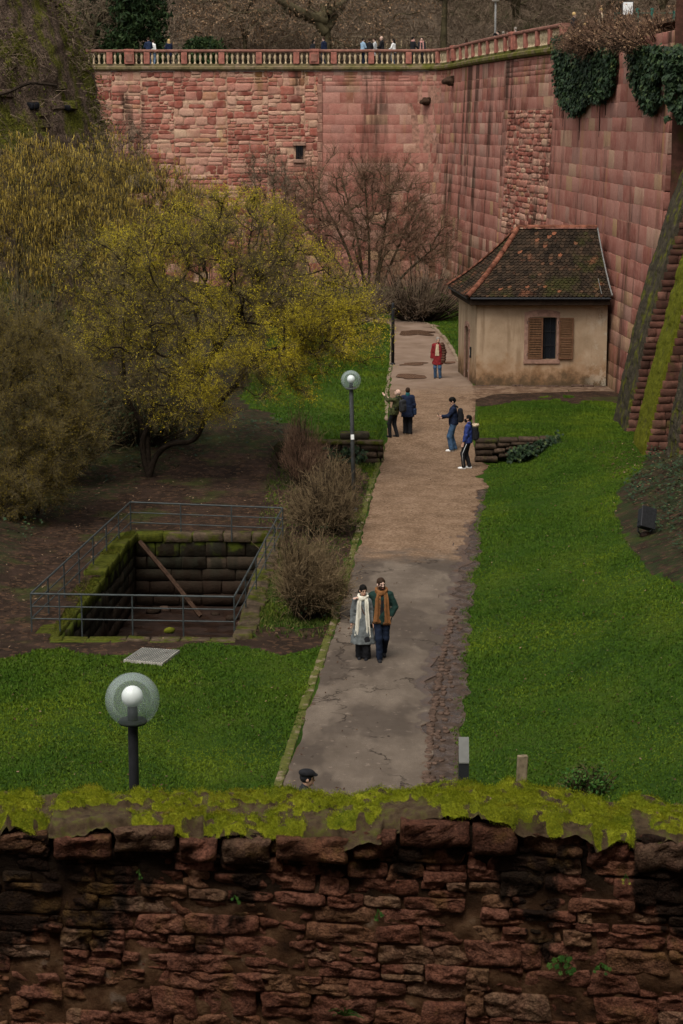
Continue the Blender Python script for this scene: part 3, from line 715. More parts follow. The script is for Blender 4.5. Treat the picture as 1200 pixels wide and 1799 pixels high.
# ------------------------------------------------------------------ grass blades (stuff)
def blades(name, n, box_, thr, hmin, hmax, mat, seed, lab, clump=2, wid=.015, test=None):
    r = np.random.default_rng(seed); x = r.uniform(box_[0], box_[1], n); y = r.uniform(box_[2], box_[3], n)
    g, iv = cover(x.copy(), y.copy()); xr = np.where(y < 63, gr_x(np.minimum(y, 63)) + .05*np.abs(r.standard_normal(n)) + .14*n2(y, y*0, 1.6, 14) - .06, path_right(y)+.1)
    ok = (r.uniform(0, 1, n) < (g-thr)/(1-thr)) & ((x < pl_x(y)-.10+.05*r.standard_normal(n)) | (x > xr)) & ~inpoly(x, y, pe)
    ok &= ~((x > 4.9) & (y > 79.6) & (y < 92) & (x < 12)) & (x < 11.6)
    if test is not None: ok &= test(x, y)
    x, y = x[ok], y[ok]; n = len(x)
    x = np.repeat(x, clump) + .02*r.standard_normal(n*clump); y = np.repeat(y, clump) + .02*r.standard_normal(n*clump); n = len(x)
    z = gz(x, y) - .004; a = r.uniform(0, 2*np.pi, n); h = r.uniform(hmin, hmax, n)*(1 + .35*n2(x, y, .6, 2)); w = wid*r.uniform(.7, 1.4, n); le = r.uniform(.2, .9, n)*h; b = r.uniform(0, 2*np.pi, n)
    V = np.empty((n, 3, 3)); V[:, 0] = np.stack([x-w*np.cos(a), y-w*np.sin(a), z], -1); V[:, 1] = np.stack([x+w*np.cos(a), y+w*np.sin(a), z], -1); V[:, 2] = np.stack([x+le*np.cos(b), y+le*np.sin(b), z+h], -1)
    tint = np.repeat(r.uniform(0, 1, n)**1.3, 3)
    return tag(MB().add(V.reshape(-1, 3), np.arange(3*n).reshape(-1, 3), None, tint).build(name, mat), lab, kind='stuff')
blades('grass', 150000, (1.8, 11.5, 30, 66.6), .3, .022, .05, M_blade, 1, 'short green lawn grass on the bank right of the path')
blades('grass', 50000, (4.4, 11.5, 66.55, 79.5), .3, .03, .06, M_blade, 2, 'short green lawn grass before the small house', wid=.016)
blades('grass', 80000, (-9, 1.5, 30, 43), .3, .022, .05, M_blade, 3, 'short green lawn grass before the sunken pit')
blades('grass', 34000, (-9, 2.4, 66.6, 92), .3, .04, .09, M_blade, 4, 'short green lawn grass under the blossom tree', wid=.016)
blades('grass', 26000, (-2.4, 1.2, 43, 66), .05, .05, .12, M_blade_d, 5, 'rough grass between the pit and the path')
blades('grass', 26000, (-6, 12, 84, 118), .3, .05, .1, M_blade, 6, 'short lawn grass below the far wall', wid=.022)
# fallen leaves
def litter(n, box_, seed, lab, size=.035, lawn=True):
    r = np.random.default_rng(seed); x = r.uniform(box_[0], box_[1], n); y = r.uniform(box_[2], box_[3], n)
    ok = ~inpoly(x, y, pe); x, y = x[ok], y[ok]; n = len(x); z = gz(x, y) + (.045 if lawn else .02) + .02*r.uniform(0, 1, n)
    a = r.uniform(0, 6.28, n); s = size*r.uniform(.5, 1.3, n); tx = r.uniform(-.5, .5, n); ty = r.uniform(-.5, .5, n)
    V = np.empty((n, 4, 3))
    for k, (u, v) in enumerate([(-1, 0), (0, -.55), (1, 0), (0, .55)]):
        dx = s*(u*np.cos(a)-v*np.sin(a)); dy = s*(u*np.sin(a)+v*np.cos(a)); V[:, k] = np.stack([x+dx, y+dy, z+tx*dx+ty*dy], -1)
    return tag(MB().add(V.reshape(-1, 3), None, np.arange(4*n).reshape(-1, 4), np.repeat(r.uniform(0, 1, n), 4)).build('fallen_leaves', M_litter), lab, kind='stuff')
litter(900, (2.6, 10.5, 31, 66), 1, 'scattered fallen leaves on the right lawn', .03)
litter(420, (-8.5, .2, 31, 43), 2, 'scattered fallen leaves on the near lawn', .03)
litter(6000, (-11, .6, 43, 66), 3, 'dead leaf litter on the soil under the trees', .04, False)
litter(2600, (8.2, 12.5, 44, 66), 4, 'dead leaf litter on the bank below the buttresses', .04, False)
litter(260, (-.2, 4.4, 31, 64), 5, 'few small fallen leaves on the path', .022)
# ------------------------------------------------------------------ stones
def stone_unit(seed, nx=4, nz=3, bev=.10, rough=.10, irr=.06, edge=.30):
    """unit stone: x,z in -.5..+.5, front face at y=-.5 (irregular), open at the back"""
    def axis(n, b): return np.concatenate([[-.5], np.linspace(-.5+b, .5-b, n), [.5]])
    u = axis(nx, bev); v = axis(nz, bev*1.3); U, W = np.meshgrid(u, v, indexing='ij')
    e = (np.minimum(.5-np.abs(U), .5-np.abs(W)) < 1e-6)
    P = np.stack([U*3, W*3, np.full_like(U, seed*3.7)], -1)
    Yf = -.5 + np.where(e, edge, 0) + rough*fbm(P, 1.0, seed, 3)*np.where(e, .5, 1)
    U2 = U + irr*vnoise(P*.8, 1, seed+50); W2 = W + irr*vnoise(P*.8, 1, seed+90)
    cx = (np.abs(U) > .499) & (np.abs(W) > .499); U2 = np.where(cx, U2*.985, U2); W2 = np.where(cx, W2*.975, W2)
    U2 = np.clip(U2, -.52, .52); W2 = np.clip(W2, -.52, .52)
    V, _, Q = grid(U2, Yf, W2); a, b = U.shape
    ring = [i*b for i in range(a)] + [(a-1)*b+j for j in range(1, b)] + [i*b+b-1 for i in range(a-2, -1, -1)] + [j for j in range(b-2, 0, -1)]
    A = V[ring].copy(); B = A.copy(); B[:, 1] = .5; n0 = len(V); r = len(ring); V = np.vstack([V, A, B])
    S = np.array([(n0+k, n0+(k+1) % r, n0+r+(k+1) % r, n0+r+k) for k in range(r)])
    return V, None, np.vstack([Q, S[:, ::-1]])
def stone_lib(n, seed, mat, **k):
    raw = [stone_unit(seed+i, **k) for i in range(n)]; ms = []
    for q in raw:
        m = MB().addm(q).mesh('stone', True); m.materials.append(mat); ms.append(m)
    return raw, ms
def voro(pts, b, sx=.55, reach=14):
    """cells of a stretched Voronoi partition clipped to the box b = (s0, s1, z0, z1); rubble outlines"""
    pts = np.asarray(pts, float); q = pts*np.array([sx, 1.0]); cells = []
    for i in range(len(q)):
        poly = np.array([(b[0]*sx, b[2]), (b[1]*sx, b[2]), (b[1]*sx, b[3]), (b[0]*sx, b[3])]); d = ((q-q[i])**2).sum(1); nb = np.argsort(d)[1:reach]
        for j in nb:
            n = q[j]-q[i]; c = n @ (q[j]+q[i])/2; v = poly @ n - c
            if (v <= 0).all(): continue
            out = []
            for k in range(len(poly)):
                a, bb = poly[k], poly[(k+1) % len(poly)]; va, vb = v[k], v[(k+1) % len(poly)]
                if va <= 0: out.append(a)
                if (va <= 0) != (vb <= 0): out.append(a+(bb-a)*va/(va-vb))
            poly = np.array(out)
            if len(poly) < 3: break
        cells.append(poly/np.array([sx, 1.0]) if len(poly) >= 3 else None)
    return cells
def poly_stone(poly, gap, seed, rough=.03, bulge=.03, depth=.3, n=18, rings=(1.0, .90, .62, .3), fx=4.0, edge=.012):
    """irregular block from a plan outline (x, z); front near y = 0 facing -y, back at y = depth"""
    c = poly.mean(0); P = poly-c; L_ = np.linalg.norm(np.roll(P, -1, 0)-P, axis=1); s = np.concatenate([[0], np.cumsum(L_)]); t = np.linspace(0, s[-1], n, endpoint=False); Pc = np.vstack([P, P[:1]])
    R = np.stack([np.interp(t, s, Pc[:, 0]), np.interp(t, s, Pc[:, 1])], -1); R = (np.roll(R, 1, 0)+7*R+np.roll(R, -1, 0))/9
    size = np.abs(P).max(0); R = R*np.clip(1-gap/np.maximum(size, .02), .5, 1); R = R + .06*size.min()*vnoise(np.concatenate([np.stack([R[:, 0]*9+seed, R[:, 1]*9, R[:, 0]*0+k], -1) for k in (0, 5)]), 1, seed % 97).reshape(2, n).T
    F_ = np.repeat(np.array(rings), n); q = np.tile(R, (len(rings), 1))*F_[:, None]; h = rough*fbm(np.stack([q[:, 0]*fx+seed*1.7, q[:, 1]*fx*2.2+q[:, 0]*fx*.5, q[:, 0]*0], -1), 1.0, seed % 89, 3)
    y = -bulge*(1-F_*F_) + h*np.where(F_ < 1, 1, .7) + np.where(F_ == 1, edge, 0); V = list(np.stack([q[:, 0], y, q[:, 1]], -1).reshape(len(rings), n, 3))
    V.append(V[0].copy()); V.append(np.stack([R[:, 0], np.full(n, depth), R[:, 1]], -1)); m = len(rings); V = np.vstack(V+[[[0, -bulge+rough*.5*math.sin(seed), 0]]]); j = np.arange(n); k = (j+1) % n; Q = []
    for r_ in range(m-1): Q.append(np.stack([r_*n+j, r_*n+k, (r_+1)*n+k, (r_+1)*n+j], -1))
    Q.append(np.stack([(m+1)*n+j, (m+1)*n+k, m*n+k, m*n+j], -1)); T = np.stack([(m-1)*n+j, (m-1)*n+k, np.full(n, len(V)-1)], -1)
    return (V, T, np.vstack(Q)), c
def rubble_pts(s0, s1, z0, z1, hr, wr, rng, jit=.22, dip=0.0):
    out = []; z = z0
    while z < z1:
        h = rng.uniform(*hr); s = s0 - rng.uniform(0, wr[0])
        while s < s1+.1:
            w = rng.uniform(*wr); x = s+w/2; zz_ = z+h/2+rng.gauss(0, jit*h)+dip*(x-s0)
            if rng.random() < .16 and h > hr[0]*1.25: out += [(x, zz_-h*.26), (x+rng.uniform(-.1, .1)*w, zz_+h*.26)]
            else: out.append((x+rng.gauss(0, .06*w), zz_))
            s += w
        z += h
    return [q for q in out if s0 < q[0] < s1 and z0 < q[1] < z1]
def quads(s0, s1, z0, z1, hr, wr, bay, rng, split=.3, jit=.10, dip=0.0):
    """coursed rubble outlines: irregular four-sided blocks laid in short bays of differing course heights"""
    out = []; s = s0
    while s < s1-.01:
        b = min(rng.uniform(*bay), s1-s)
        if s1-(s+b) < bay[0]*.4: b = s1-s
        for (c, z, w, h) in rubble(s, s+b, z0, z1, hr, wr, rng, split):
            j = lambda: rng.uniform(-jit, jit); m = min(w, h*1.6)
            q = np.array([(c-w/2+j()*m, z-h/2+j()*h), (c+w/2+j()*m, z-h/2+j()*h), (c+w/2+j()*m, z+h/2+j()*h), (c-w/2+j()*m, z+h/2+j()*h)])
            if rng.random() < .35:               # broken corner
                k = rng.randrange(4); a = q[k]; pr, nx_ = q[k-1], q[(k+1) % 4]; f = rng.uniform(.15, .35); q = np.vstack([q[:k], [a+(pr-a)*f], [a+(nx_-a)*f], q[k+1:]])
            q[:, 1] += dip*(q[:, 0]-(s0+s1)/2); out.append(q)
        s += b
    return out
def courses(s0, s1, z0, z1, hr, wr, rng, jit=.0):
    """rows of stones: list of (s, z, w, h)"""
    out = []; z = z0
    while z < z1 - .05:
        h = min(rng.uniform(*hr), z1 - z)
        if z1 - (z+h) < hr[0]*.5: h = z1 - z
        s = s0 - rng.uniform(0, wr[0])
        while s < s1:
            w = rng.uniform(*wr); a = max(s, s0); b = min(s+w, s1)
            if b - a > .12: out.append(((a+b)/2, z+h/2, b-a, h))
            s += w
        z += h
    return out
def rubble(s0, s1, z0, z1, hr, wr, rng, split=.25):
    out = []
    for (s, z, w, h) in courses(s0, s1, z0, z1, hr, wr, rng):
        r = rng.random()
        if r < split and h > hr[0]*1.4:
            f = rng.uniform(.4, .6); out += [(s, z-h/2+h*f/2, w, h*f)]
            if rng.random() < .6: g = rng.uniform(.35, .65); out += [(s-w/2+w*g/2, z+h/2-h*(1-f)/2, w*g, h*(1-f)), (s+w/2-w*(1-g)/2, z+h/2-h*(1-f)/2, w*(1-g), h*(1-f))]
            else: out += [(s, z+h/2-h*(1-f)/2, w, h*(1-f))]
        else: out.append((s, z, w, h))
    return out
WTOP = 14.55; BATTER = .045
WALLC = Curve2([(-34, 133.2), (-17, 132.3), (-6, 132.0), (3.8, 131.7), (5.6, 131.2), (6.5, 129.6), (7.0, 126), (8.0, 115.5), (9.3, 105), (10.45, 97.3), (11.02, 90), (11.42, 82), (11.95, 73), (12.5, 60)], .5)
def wall_pt(s, z, off=0.0):
    """point on the face of the moat wall; off > 0 = out of the wall"""
    c = WALLC.at(s); t = WALLC.tan(s, .4); nrm = np.stack([t[..., 1], -t[..., 0]], -1)   # outward: to the camera side / to -X
    o = off + BATTER*(WTOP - np.asarray(z)); p = c + nrm*np.asarray(o)[..., None]
    return np.concatenate([p, np.broadcast_to(np.asarray(z, float)[..., None], p.shape[:-1]+(1,))], -1), t, nrm
def s_at_x(px, z=10.0):
    ss = np.linspace(0, WALLC.L, 4000); p, _, _ = wall_pt(ss, np.full(4000, z)); x, y = proj(p); return float(ss[np.argmin(np.abs(x-px))])
S_SEAM = s_at_x(562); S_COR = s_at_x(795); S_JOINT = s_at_x(882); S_PATCH = s_at_x(968)
def hidden_score(px, py):
    """1 where the photo shows the wall, less behind trees, house and ivy"""
    hid = (px < 165) | (px > 1185) | (py > 480) | (py < 0)
    hid |= inpoly(px, py, [(150,300),(330,330),(520,300),(560,260),(700,230),(780,330),(790,520),(150,520)])
    hid |= inpoly(px, py, [(800,500),(905,405),(1045,405),(1068,690),(800,690)])
    hid |= inpoly(px, py, [(980,60),(1090,60),(1080,190),(1010,205),(985,180)])
    return np.where(hid, .02, 1.0)
def lay_wall(root, lay, lib_mat, joined_mat, seed, depth=.34, proud=.03, keepn=300, holes=()):
    rng = random.Random(seed); raw, ms = stone_lib(14, seed*31, lib_mat, nx=3, nz=2, bev=.03, rough=.022, irr=.014, edge=.025)
    L_ = [q for q in lay if not any(abs(q[0]-h[0]) < (q[2]+h[2])/2*.9 and abs(q[1]-h[1]) < (q[3]+h[3])/2*.9 for h in holes)]
    a = np.array(L_); p, t, nrm = wall_pt(a[:, 0], a[:, 1], np.zeros(len(a))); px, py = proj(p)
    dist = p[:, 1]; view = np.abs((p[:, :2]*nrm).sum(1))/np.linalg.norm(p[:, :2], axis=1)
    sc = a[:, 2]*a[:, 3]*view/dist**2*hidden_score(px, py); order = np.argsort(-sc); mb = MB()
    for rank, i in enumerate(order):
        w, h = a[i, 2], a[i, 3]; k = rng.randrange(len(raw)); o_ = rng.uniform(-.010, .012)
        upv = np.array([-nrm[i][0]*BATTER, -nrm[i][1]*BATTER, 1.0])
        tt = np.array([t[i][0], t[i][1], 0]); dn = np.array([-nrm[i][0], -nrm[i][1], 0])
        org = p[i] + (proud+o_)*np.array([nrm[i][0], nrm[i][1], 0]) - dn*0 + dn*depth*.5
        fx = rng.choice((-1, 1)); gap = .02
        M = frame(tt*(w-gap), dn*depth, upv*(h-gap*.8), org)
        if rank < keepn:
            o = obj('stone', ms[k], None, root); o.matrix_basis = M
        else: mb.addm(xf(raw[k], M), rng.random())
    if mb.n: tag(mb.build('stone_masonry', joined_mat, root, True), kind='stuff')
def wall_core(root, s0, s1, mat, holes=()):
    ss = np.arange(s0, s1+.2, .4); ss[-1] = s1; zz = np.arange(-.3, WTOP+.01, .55); zz[-1] = WTOP - .02
    S, Zz = np.meshgrid(ss, zz, indexing='ij'); p, _, _ = wall_pt(S, Zz, np.full(S.shape, .012)); q, _, _ = wall_pt(S[:, -1], Zz[:, -1], np.full(len(ss), -1.4))
    P = np.concatenate([p, q[:, None]], 1); m = grid(P[..., 0], P[..., 1], P[..., 2]); 
    return MB().addm(m).build('mortar_core', mat, root, True)
def lay_rubble(root, cells, lib_mat, joined_mat, seed, keepn=300, gap=.013, hole=None, proud=.04):
    rng = random.Random(seed); cs = [c for c in cells if c is not None and (hole is None or not (abs(c.mean(0)[0]-hole[0]) < .45 and abs(c.mean(0)[1]-hole[1]) < .6))]
    cen = np.array([c.mean(0) for c in cs]); area = np.array([.5*abs(np.dot(c[:, 0], np.roll(c[:, 1], 1))-np.dot(c[:, 1], np.roll(c[:, 0], 1))) for c in cs])
    p, t, nrm = wall_pt(cen[:, 0], cen[:, 1], np.zeros(len(cs))); px, py = proj(p); order = np.argsort(-area*hidden_score(px, py)); mb = MB()
    for rank, i in enumerate(order):
        m, c = poly_stone(cs[i], gap, seed*100+int(i), .02, .006, .22, 18 if rank < keepn else 12, (1.0, .95, .45), 2.0); tt = np.array([t[i][0], t[i][1], 0]); dn = np.array([-nrm[i][0], -nrm[i][1], 0]); up_ = np.array([-nrm[i][0]*BATTER, -nrm[i][1]*BATTER, 1.0])
        M = frame(tt, dn, up_, p[i] - dn*(proud+rng.uniform(-.02, .03)))
        if rank < keepn: o = obj('stone', MB().addm(m).mesh('stone', True), lib_mat, root); o.matrix_basis = M
        else: mb.addm(xf(m, M), rng.random())
    if mb.n: tag(mb.build('stone_masonry', joined_mat, root, True), kind='stuff')
rW = random.Random(11)
# rough rubble stretch on the left
w1 = empty('rubble_wall', (-8, 132, 0), 'far moat wall of rough mixed red sandstone rubble below the balustrade', 'wall')
w1.location = (0, 0, 0)
s_left = s_at_x(120)
s_win = s_at_x(526); z_win = float(on_y(526, 268, 132)[2]); hole1 = (s_win, z_win, .46, .85)
cells = quads(s_left, S_SEAM, 3.0, WTOP-.01, (.22, .60), (.35, 1.15), (1.6, 4.5), rW, .38, .07)
wall_core(w1, s_left, S_SEAM, M_mortar_p); lay_rubble(w1, cells, M_rb, M_rb_j, 3, hole=hole1)
lay_wall(w1, courses(s_left, S_SEAM, -.1, 3.0, (.5, .7), (.6, 1.2), rW), M_rb, M_rb_j, 3, keepn=0)
# window slot in the rubble wall
p, t, nn = wall_pt(np.array([s_win]), np.array([z_win]), np.array([.0])); p = p[0]
MB().addm(box((p[0]-.23, p[1]-.16, p[2]-.43), (p[0]+.23, p[1]+.3, p[2]+.43))).build('window_slot', M_dark, w1)
for q in (-.12, 0, .12): MB().addm(tube([(p[0]+q, p[1]-.2, p[2]-.42), (p[0]+q, p[1]-.2, p[2]+.42)], .016, 5)).build('window_bar', M_iron, w1)
MB().addm(bbox_bevel((p[0]-.42, p[1]-.25, p[2]+.43), (p[0]+.42, p[1]+.1, p[2]+.68), .03)).build('lintel', M_surround, w1)
MB().addm(bbox_bevel((p[0]-.42, p[1]-.25, p[2]-.66), (p[0]+.42, p[1]+.1, p[2]-.43), .03)).build('sill', M_surround, w1)
# squared ashlar, corner to the joint
w2 = empty('ashlar_wall', (0, 0, 0), 'smooth squared pink sandstone wall rounding the inner corner of the moat', 'wall')
lay = rubble(S_SEAM, S_COR-1.2, 13.6, WTOP-.02, (.26, .42), (.35, .9), rW, .2) + courses(S_SEAM, S_COR-1.2, -.1, 13.6, (.54, .74), (.7, 1.45), rW)
lay += courses(S_COR-1.2, S_JOINT, -.1, WTOP-.02, (.52, .74), (.7, 1.8), rW)
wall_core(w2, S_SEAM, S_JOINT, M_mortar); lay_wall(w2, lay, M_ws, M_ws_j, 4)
# dark quoin strip at the seam between the two masonries
for k in range(13):
    z = WTOP - .5 - k*.62; p, t, nn = wall_pt(np.array([S_SEAM]), np.array([z]), np.array([.10])); p = p[0]
    MB().addm(bbox_bevel((p[0]-.14-.05*(k % 2), p[1]-.02, z-.3), (p[0]+.16, p[1]+.3, z+.3), .03)).build('quoin', M_mortar if k % 3 else M_rail, w2)
# the long side wall towards the camera, with a patch of small stones
w3 = empty('side_wall', (0, 0, 0), 'tall streaked sandstone side wall behind the small house, right of the joint', 'wall')
send = s_at_x(1176, 11)
lay = courses(S_JOINT, S_PATCH, 11.9, 13.2, (.6, .7), (1.0, 2.2), rW) + rubble(S_JOINT, S_PATCH, 13.2, WTOP-.02, (.22, .4), (.6, 1.5), rW) + courses(S_JOINT+1.2, S_PATCH, 4.9, 5.5, (.5, .7), (.5, .9), rW)
lay += courses(S_JOINT, S_JOINT+1.2, 5.5, 11.9, (.5, .7), (.5, .9), rW) + courses(S_JOINT, S_PATCH, -.1, 4.9, (.6, .75), (.6, 1.2), rW) + courses(S_JOINT, S_JOINT+1.2, 4.9, 5.5, (.6, .75), (.6, 1.2), rW)
lay += courses(S_PATCH, send, -.1, WTOP-.02, (.52, .76), (.8, 2.1), rW)
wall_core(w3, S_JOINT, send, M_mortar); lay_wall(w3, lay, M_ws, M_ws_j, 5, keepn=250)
lay_rubble(w3, quads(S_JOINT+1.2, S_PATCH, 5.5, 11.9, (.22, .40), (.5, 1.3), (2, 4), rW, .3, .07), M_rb, M_rb_j, 6, keepn=50, proud=.03)
# two old gargoyle corbels
for (px, py, sz) in ((748, 178, .30), (792, 143, .36)):
    best = None
    ss = np.linspace(S_SEAM, S_JOINT, 900)
    for z in (12.2, 12.6, 13.0, 13.4, 13.8, 14.1):
        P_, _, _ = wall_pt(ss, np.full(900, z), np.full(900, .2)); x_, y_ = proj(P_); d = np.hypot(x_-px, y_-py); i = int(d.argmin())
        if best is None or d[i] < best[0]: best = (d[i], ss[i], z)
    p, t, nn = wall_pt(np.array([best[1]]), np.array([best[2]]), np.array([.2])); p = p[0]; nn = nn[0]; t = t[0]
    g = lambda P: smin(smin(s_ell(P, (0, 0, 0), (sz, sz*1.1, sz*.8)), s_ell(P, (0, .35, -.05), (sz*.55, sz*.6, sz*.45)), .1), s_box(P, (0, -.25, .05), (sz*.9, .3, sz*.7), .05), .08) + .05*vnoise(P, 7, 3)
    m = surfnet(g, (-.7, -.7, -.6), (.7, .95, .6), .06); M = frame(np.array([t[0], t[1], 0]), np.array([nn[0], nn[1], 0]), np.array([0, 0, 1]), p)
    c_ = MB().addm(xf(m, M)).build('corbel', M_wood, w2, True)

# ------------------------------------------------------------------ balustrade on top
bal = empty('balustrade', (0, 0, 0), 'long sandstone balustrade with buff balusters along the terrace edge', 'balustrade')
S_END = s_at_x(992, 15)
def sweep(prof, s0, s1, name, mat, parent, step=.5):
    """sweep a closed (out, z) profile along the wall curve"""
    ss = np.arange(s0, s1, step); ss = np.append(ss, s1); prof = np.array(prof); m = len(prof); V = []
    c = WALLC.at(ss); t = WALLC.tan(ss, .4); nrm = np.stack([t[:, 1], -t[:, 0]], -1)
    P = np.concatenate([c[:, None] + nrm[:, None]*prof[None, :, 0:1], np.broadcast_to(prof[None, :, 1:2], (len(ss), m, 1))], -1)
    V = P.reshape(-1, 3); i = np.arange(len(ss)-1)[:, None]*m; j = np.arange(m)[None]; k = (j+1) % m
    Q = np.stack([i+j, i+k, i+m+k, i+m+j], -1).reshape(-1, 4)
    mb = MB(); mb.add(V, None, Q); e = (len(ss)-1)*m
    mb.add(P[0], [(0, a+1, a) for a in range(1, m-1)]); mb.add(P[-1], [(0, a, a+1) for a in range(1, m-1)])
    return mb.build(name, mat, parent)
sweep([(-.45, 14.55), (.16, 14.55), (.26, 14.66), (.26, 14.80), (.18, 14.86), (-.45, 14.90)], s_left, S_END, 'ledge', M_ledge, bal)
sweep([(-.20, 14.90), (.10, 14.865), (.10, 14.99), (-.20, 14.99)], s_left, S_END, 'plinth', M_ledge, bal)
sweep([(-.24, 15.72), (.14, 15.72), (.18, 15.78), (.18, 15.86), (.10, 15.90), (-.20, 15.90), (-.28, 15.85), (-.28, 15.78)], s_left, S_END, 'rail', M_rail, bal)
prof = [(.0, 0), (.085, 0), (.085, .055), (.06, .075), (.045, .12), (.05, .2), (.075, .33), (.095, .45), (.085, .54), (.055, .60), (.05, .63), (.078, .66), (.085, .68), (.085, .73), (0, .73)]
BME = MB().addm(lathe(prof, 10)).mesh('baluster', True); BME.materials.append(M_balu)
PME = MB().addm(bbox_bevel((-.19, -.20, 0), (.19, .14, .73), .02)).mesh('pier', False); PME.materials.append(M_pier)
def at_rail(s, mesh, name, off=-.03):
    c = WALLC.at(np.array([s]))[0]; t = WALLC.tan(np.array([s]), .4)[0]; nrm = (t[1], -t[0])
    o = obj(name, mesh, None, bal); o.location = (c[0]+nrm[0]*off, c[1]+nrm[1]*off, 14.99); o.rotation_euler = (0, 0, math.atan2(t[1], t[0])); return o
s = S_END - .2; bay = 2.42
while s > s_left:
    at_rail(s, PME, 'pier')
    for k in range(1, 7):
        q = s - bay*(k/7.0)
        if q > s_left: at_rail(q, BME, 'baluster')
    s -= bay
for pxx in (228, 552, 800, 905):              # stouter panelled piers
    s = s_at_x(pxx, 15.3); c = WALLC.at(np.array([s]))[0]; t = WALLC.tan(np.array([s]), .4)[0]
    mb = MB().addm(bbox_bevel((-.31, -.26, 0), (.31, .22, .76), .02)); mb.addm(bbox_bevel((-.34, -.29, .76), (.34, .25, .94), .03)); 
    o = mb.build('panelled_pier', M_pier, bal); o.location = (c[0], c[1], 14.985); o.rotation_euler = (0, 0, math.atan2(t[1], t[0]))
    p2 = MB().addm(bbox_bevel((-.22, -.305, .14), (.22, -.262, .62), .015)).build('pier_panel', M_rail, o)

# terrace and wooded hill behind
ss = np.arange(0, WALLC.L, 1.0); c = WALLC.at(ss); t = WALLC.tan(ss, .4); nrm = np.stack([t[:, 1], -t[:, 0]], -1)
wv = np.array([.3, 1.5, 4, 8, 12])
X = c[:, 0][:, None] - nrm[:, 0][:, None]*wv; Y = c[:, 1][:, None] - nrm[:, 1][:, None]*wv
ok = ss < s_at_x(1000, 15)+2
V, T, Q = grid(X, Y, np.full(X.shape, 14.93)); tag(MB().add(V, T, Q[:, ::-1]).build('terrace', M_hill), 'terrace walk behind the balustrade', kind='structure')
hx = np.linspace(-160, 160, 80); hy = np.concatenate([np.linspace(62, 136, 12), np.linspace(138, 330, 60)]); X, Y = np.meshgrid(hx, hy, indexing='ij')
def hill_z(x, y):
    e = np.interp(x, [-160, 7, 13, 40, 160], [136, 136, 60, 50, 50])      # where the ground behind the wall starts
    d = np.maximum(0, y - np.maximum(e, 136) - 6); d2 = np.maximum(0, x-17)
    return 14.88 + .26*d*smooth(0, 30, d) + .35*d2*smooth(0, 14, d2)*(1-smooth(160, 200, y)) + 1.2*n2(x, y, .05, 4)*smooth(4, 30, np.maximum(d, d2))
Z = hill_z(X, Y); low = (X < 13.3) & (Y < 134.5); Z = np.where(low, -3, Z)
V, T, Q = grid(X, Y, Z); k = ~(V[Q][:, :, 2] < 0).any(1)
tag(MB().add(V, T, Q[k]).build('hill', M_hill, None, True), 'wooded hillside behind the terrace', kind='structure')
# ------------------------------------------------------------------ small plastered house with hipped tile roof
hut = empty('small_house', (0, 0, 0), 'small ochre plastered house with steep mossy tiled roof against the side wall', 'house')
FL, FR, BL, BR = np.array([5.48, 80.6]), np.array([10.78, 80.75]), np.array([5.02, 85.4]), np.array([11.2, 85.6])
HZ0, HZ1 = .45, 4.32
def quad_wall(a, b, z0, z1, openings, thick, name):
    """vertical wall from a to b (plan) with rectangular/arched openings [(u0,u1,z0,z1)], built as a gridded front with reveals"""
    a = np.array(a); b = np.array(b); L_ = np.linalg.norm(b-a); t = (b-a)/L_; inn = np.array([-t[1], t[0]])
    us = sorted({0, L_} | {o[0] for o in openings} | {o[1] for o in openings}); zs = sorted({z0, z1} | {o[2] for o in openings} | {o[3] for o in openings})
    mb = MB()
    for u0, u1 in zip(us[:-1], us[1:]):
        for q0, q1 in zip(zs[:-1], zs[1:]):
            if any(u0 >= o[0]-1e-6 and u1 <= o[1]+1e-6 and q0 >= o[2]-1e-6 and q1 <= o[3]+1e-6 for o in openings): continue
            nu = max(1, int((u1-u0)/.3)); nz = max(1, int((q1-q0)/.3)); U, W = np.meshgrid(np.linspace(u0, u1, nu+1), np.linspace(q0, q1, nz+1), indexing='ij')
            P = np.stack([U, 0*U, W], -1); off = .022*fbm(P, .9, 12, 3)*np.minimum(1, np.minimum(U, L_-U)*4)
            for o in openings:
                dd = np.maximum(np.maximum(o[0]-U, U-o[1]), np.maximum(o[2]-W, W-o[3])); off = off*np.clip(dd*4, 0, 1)
            X_ = a[0]+t[0]*U+inn[0]*off; Y_ = a[1]+t[1]*U+inn[1]*off; mb.addm(grid(X_, Y_, W))
    for o in openings:
        c = [(o[0], o[2]), (o[1], o[2]), (o[1], o[3]), (o[0], o[3])]
        for (p, q) in zip(c, c[1:]+c[:1]):
            f = lambda u, d: (a + t*u + inn*d)
            v = [(*f(p[0], 0), p[1]), (*f(q[0], 0), q[1]), (*f(q[0], thick), q[1]), (*f(p[0], thick), p[1])]; mb.add(v, None, [(0, 1, 2, 3)])
    return mb.build(name, M_plaster, hut, True), t, inn
# window opening
xw = lambda px: (px-600)*81.6/3500.0
u0 = xw(925)-FL[0]; u1 = xw(974)-FL[0]; wz0 = float(on_y(950, 632, 80.6)[2]); wz1 = float(on_y(950, 558, 80.6)[2])
fw, tF, iF = quad_wall(FL, FR, HZ0, HZ1, [(u0, u1, wz0, wz1)], .28, 'front_wall')
dl0, dl1 = 1.9, 2.85; dz0, dz1 = .68, 2.95
Ls = np.linalg.norm(BL-FL)
sw, tS, iS = quad_wall(BL, FL, HZ0, HZ1, [(Ls-dl1, Ls-dl0, dz0, dz1)], .22, 'side_wall_plaster')
quad_wall(BR, BL, HZ0, HZ1, [], .2, 'rear_wall')
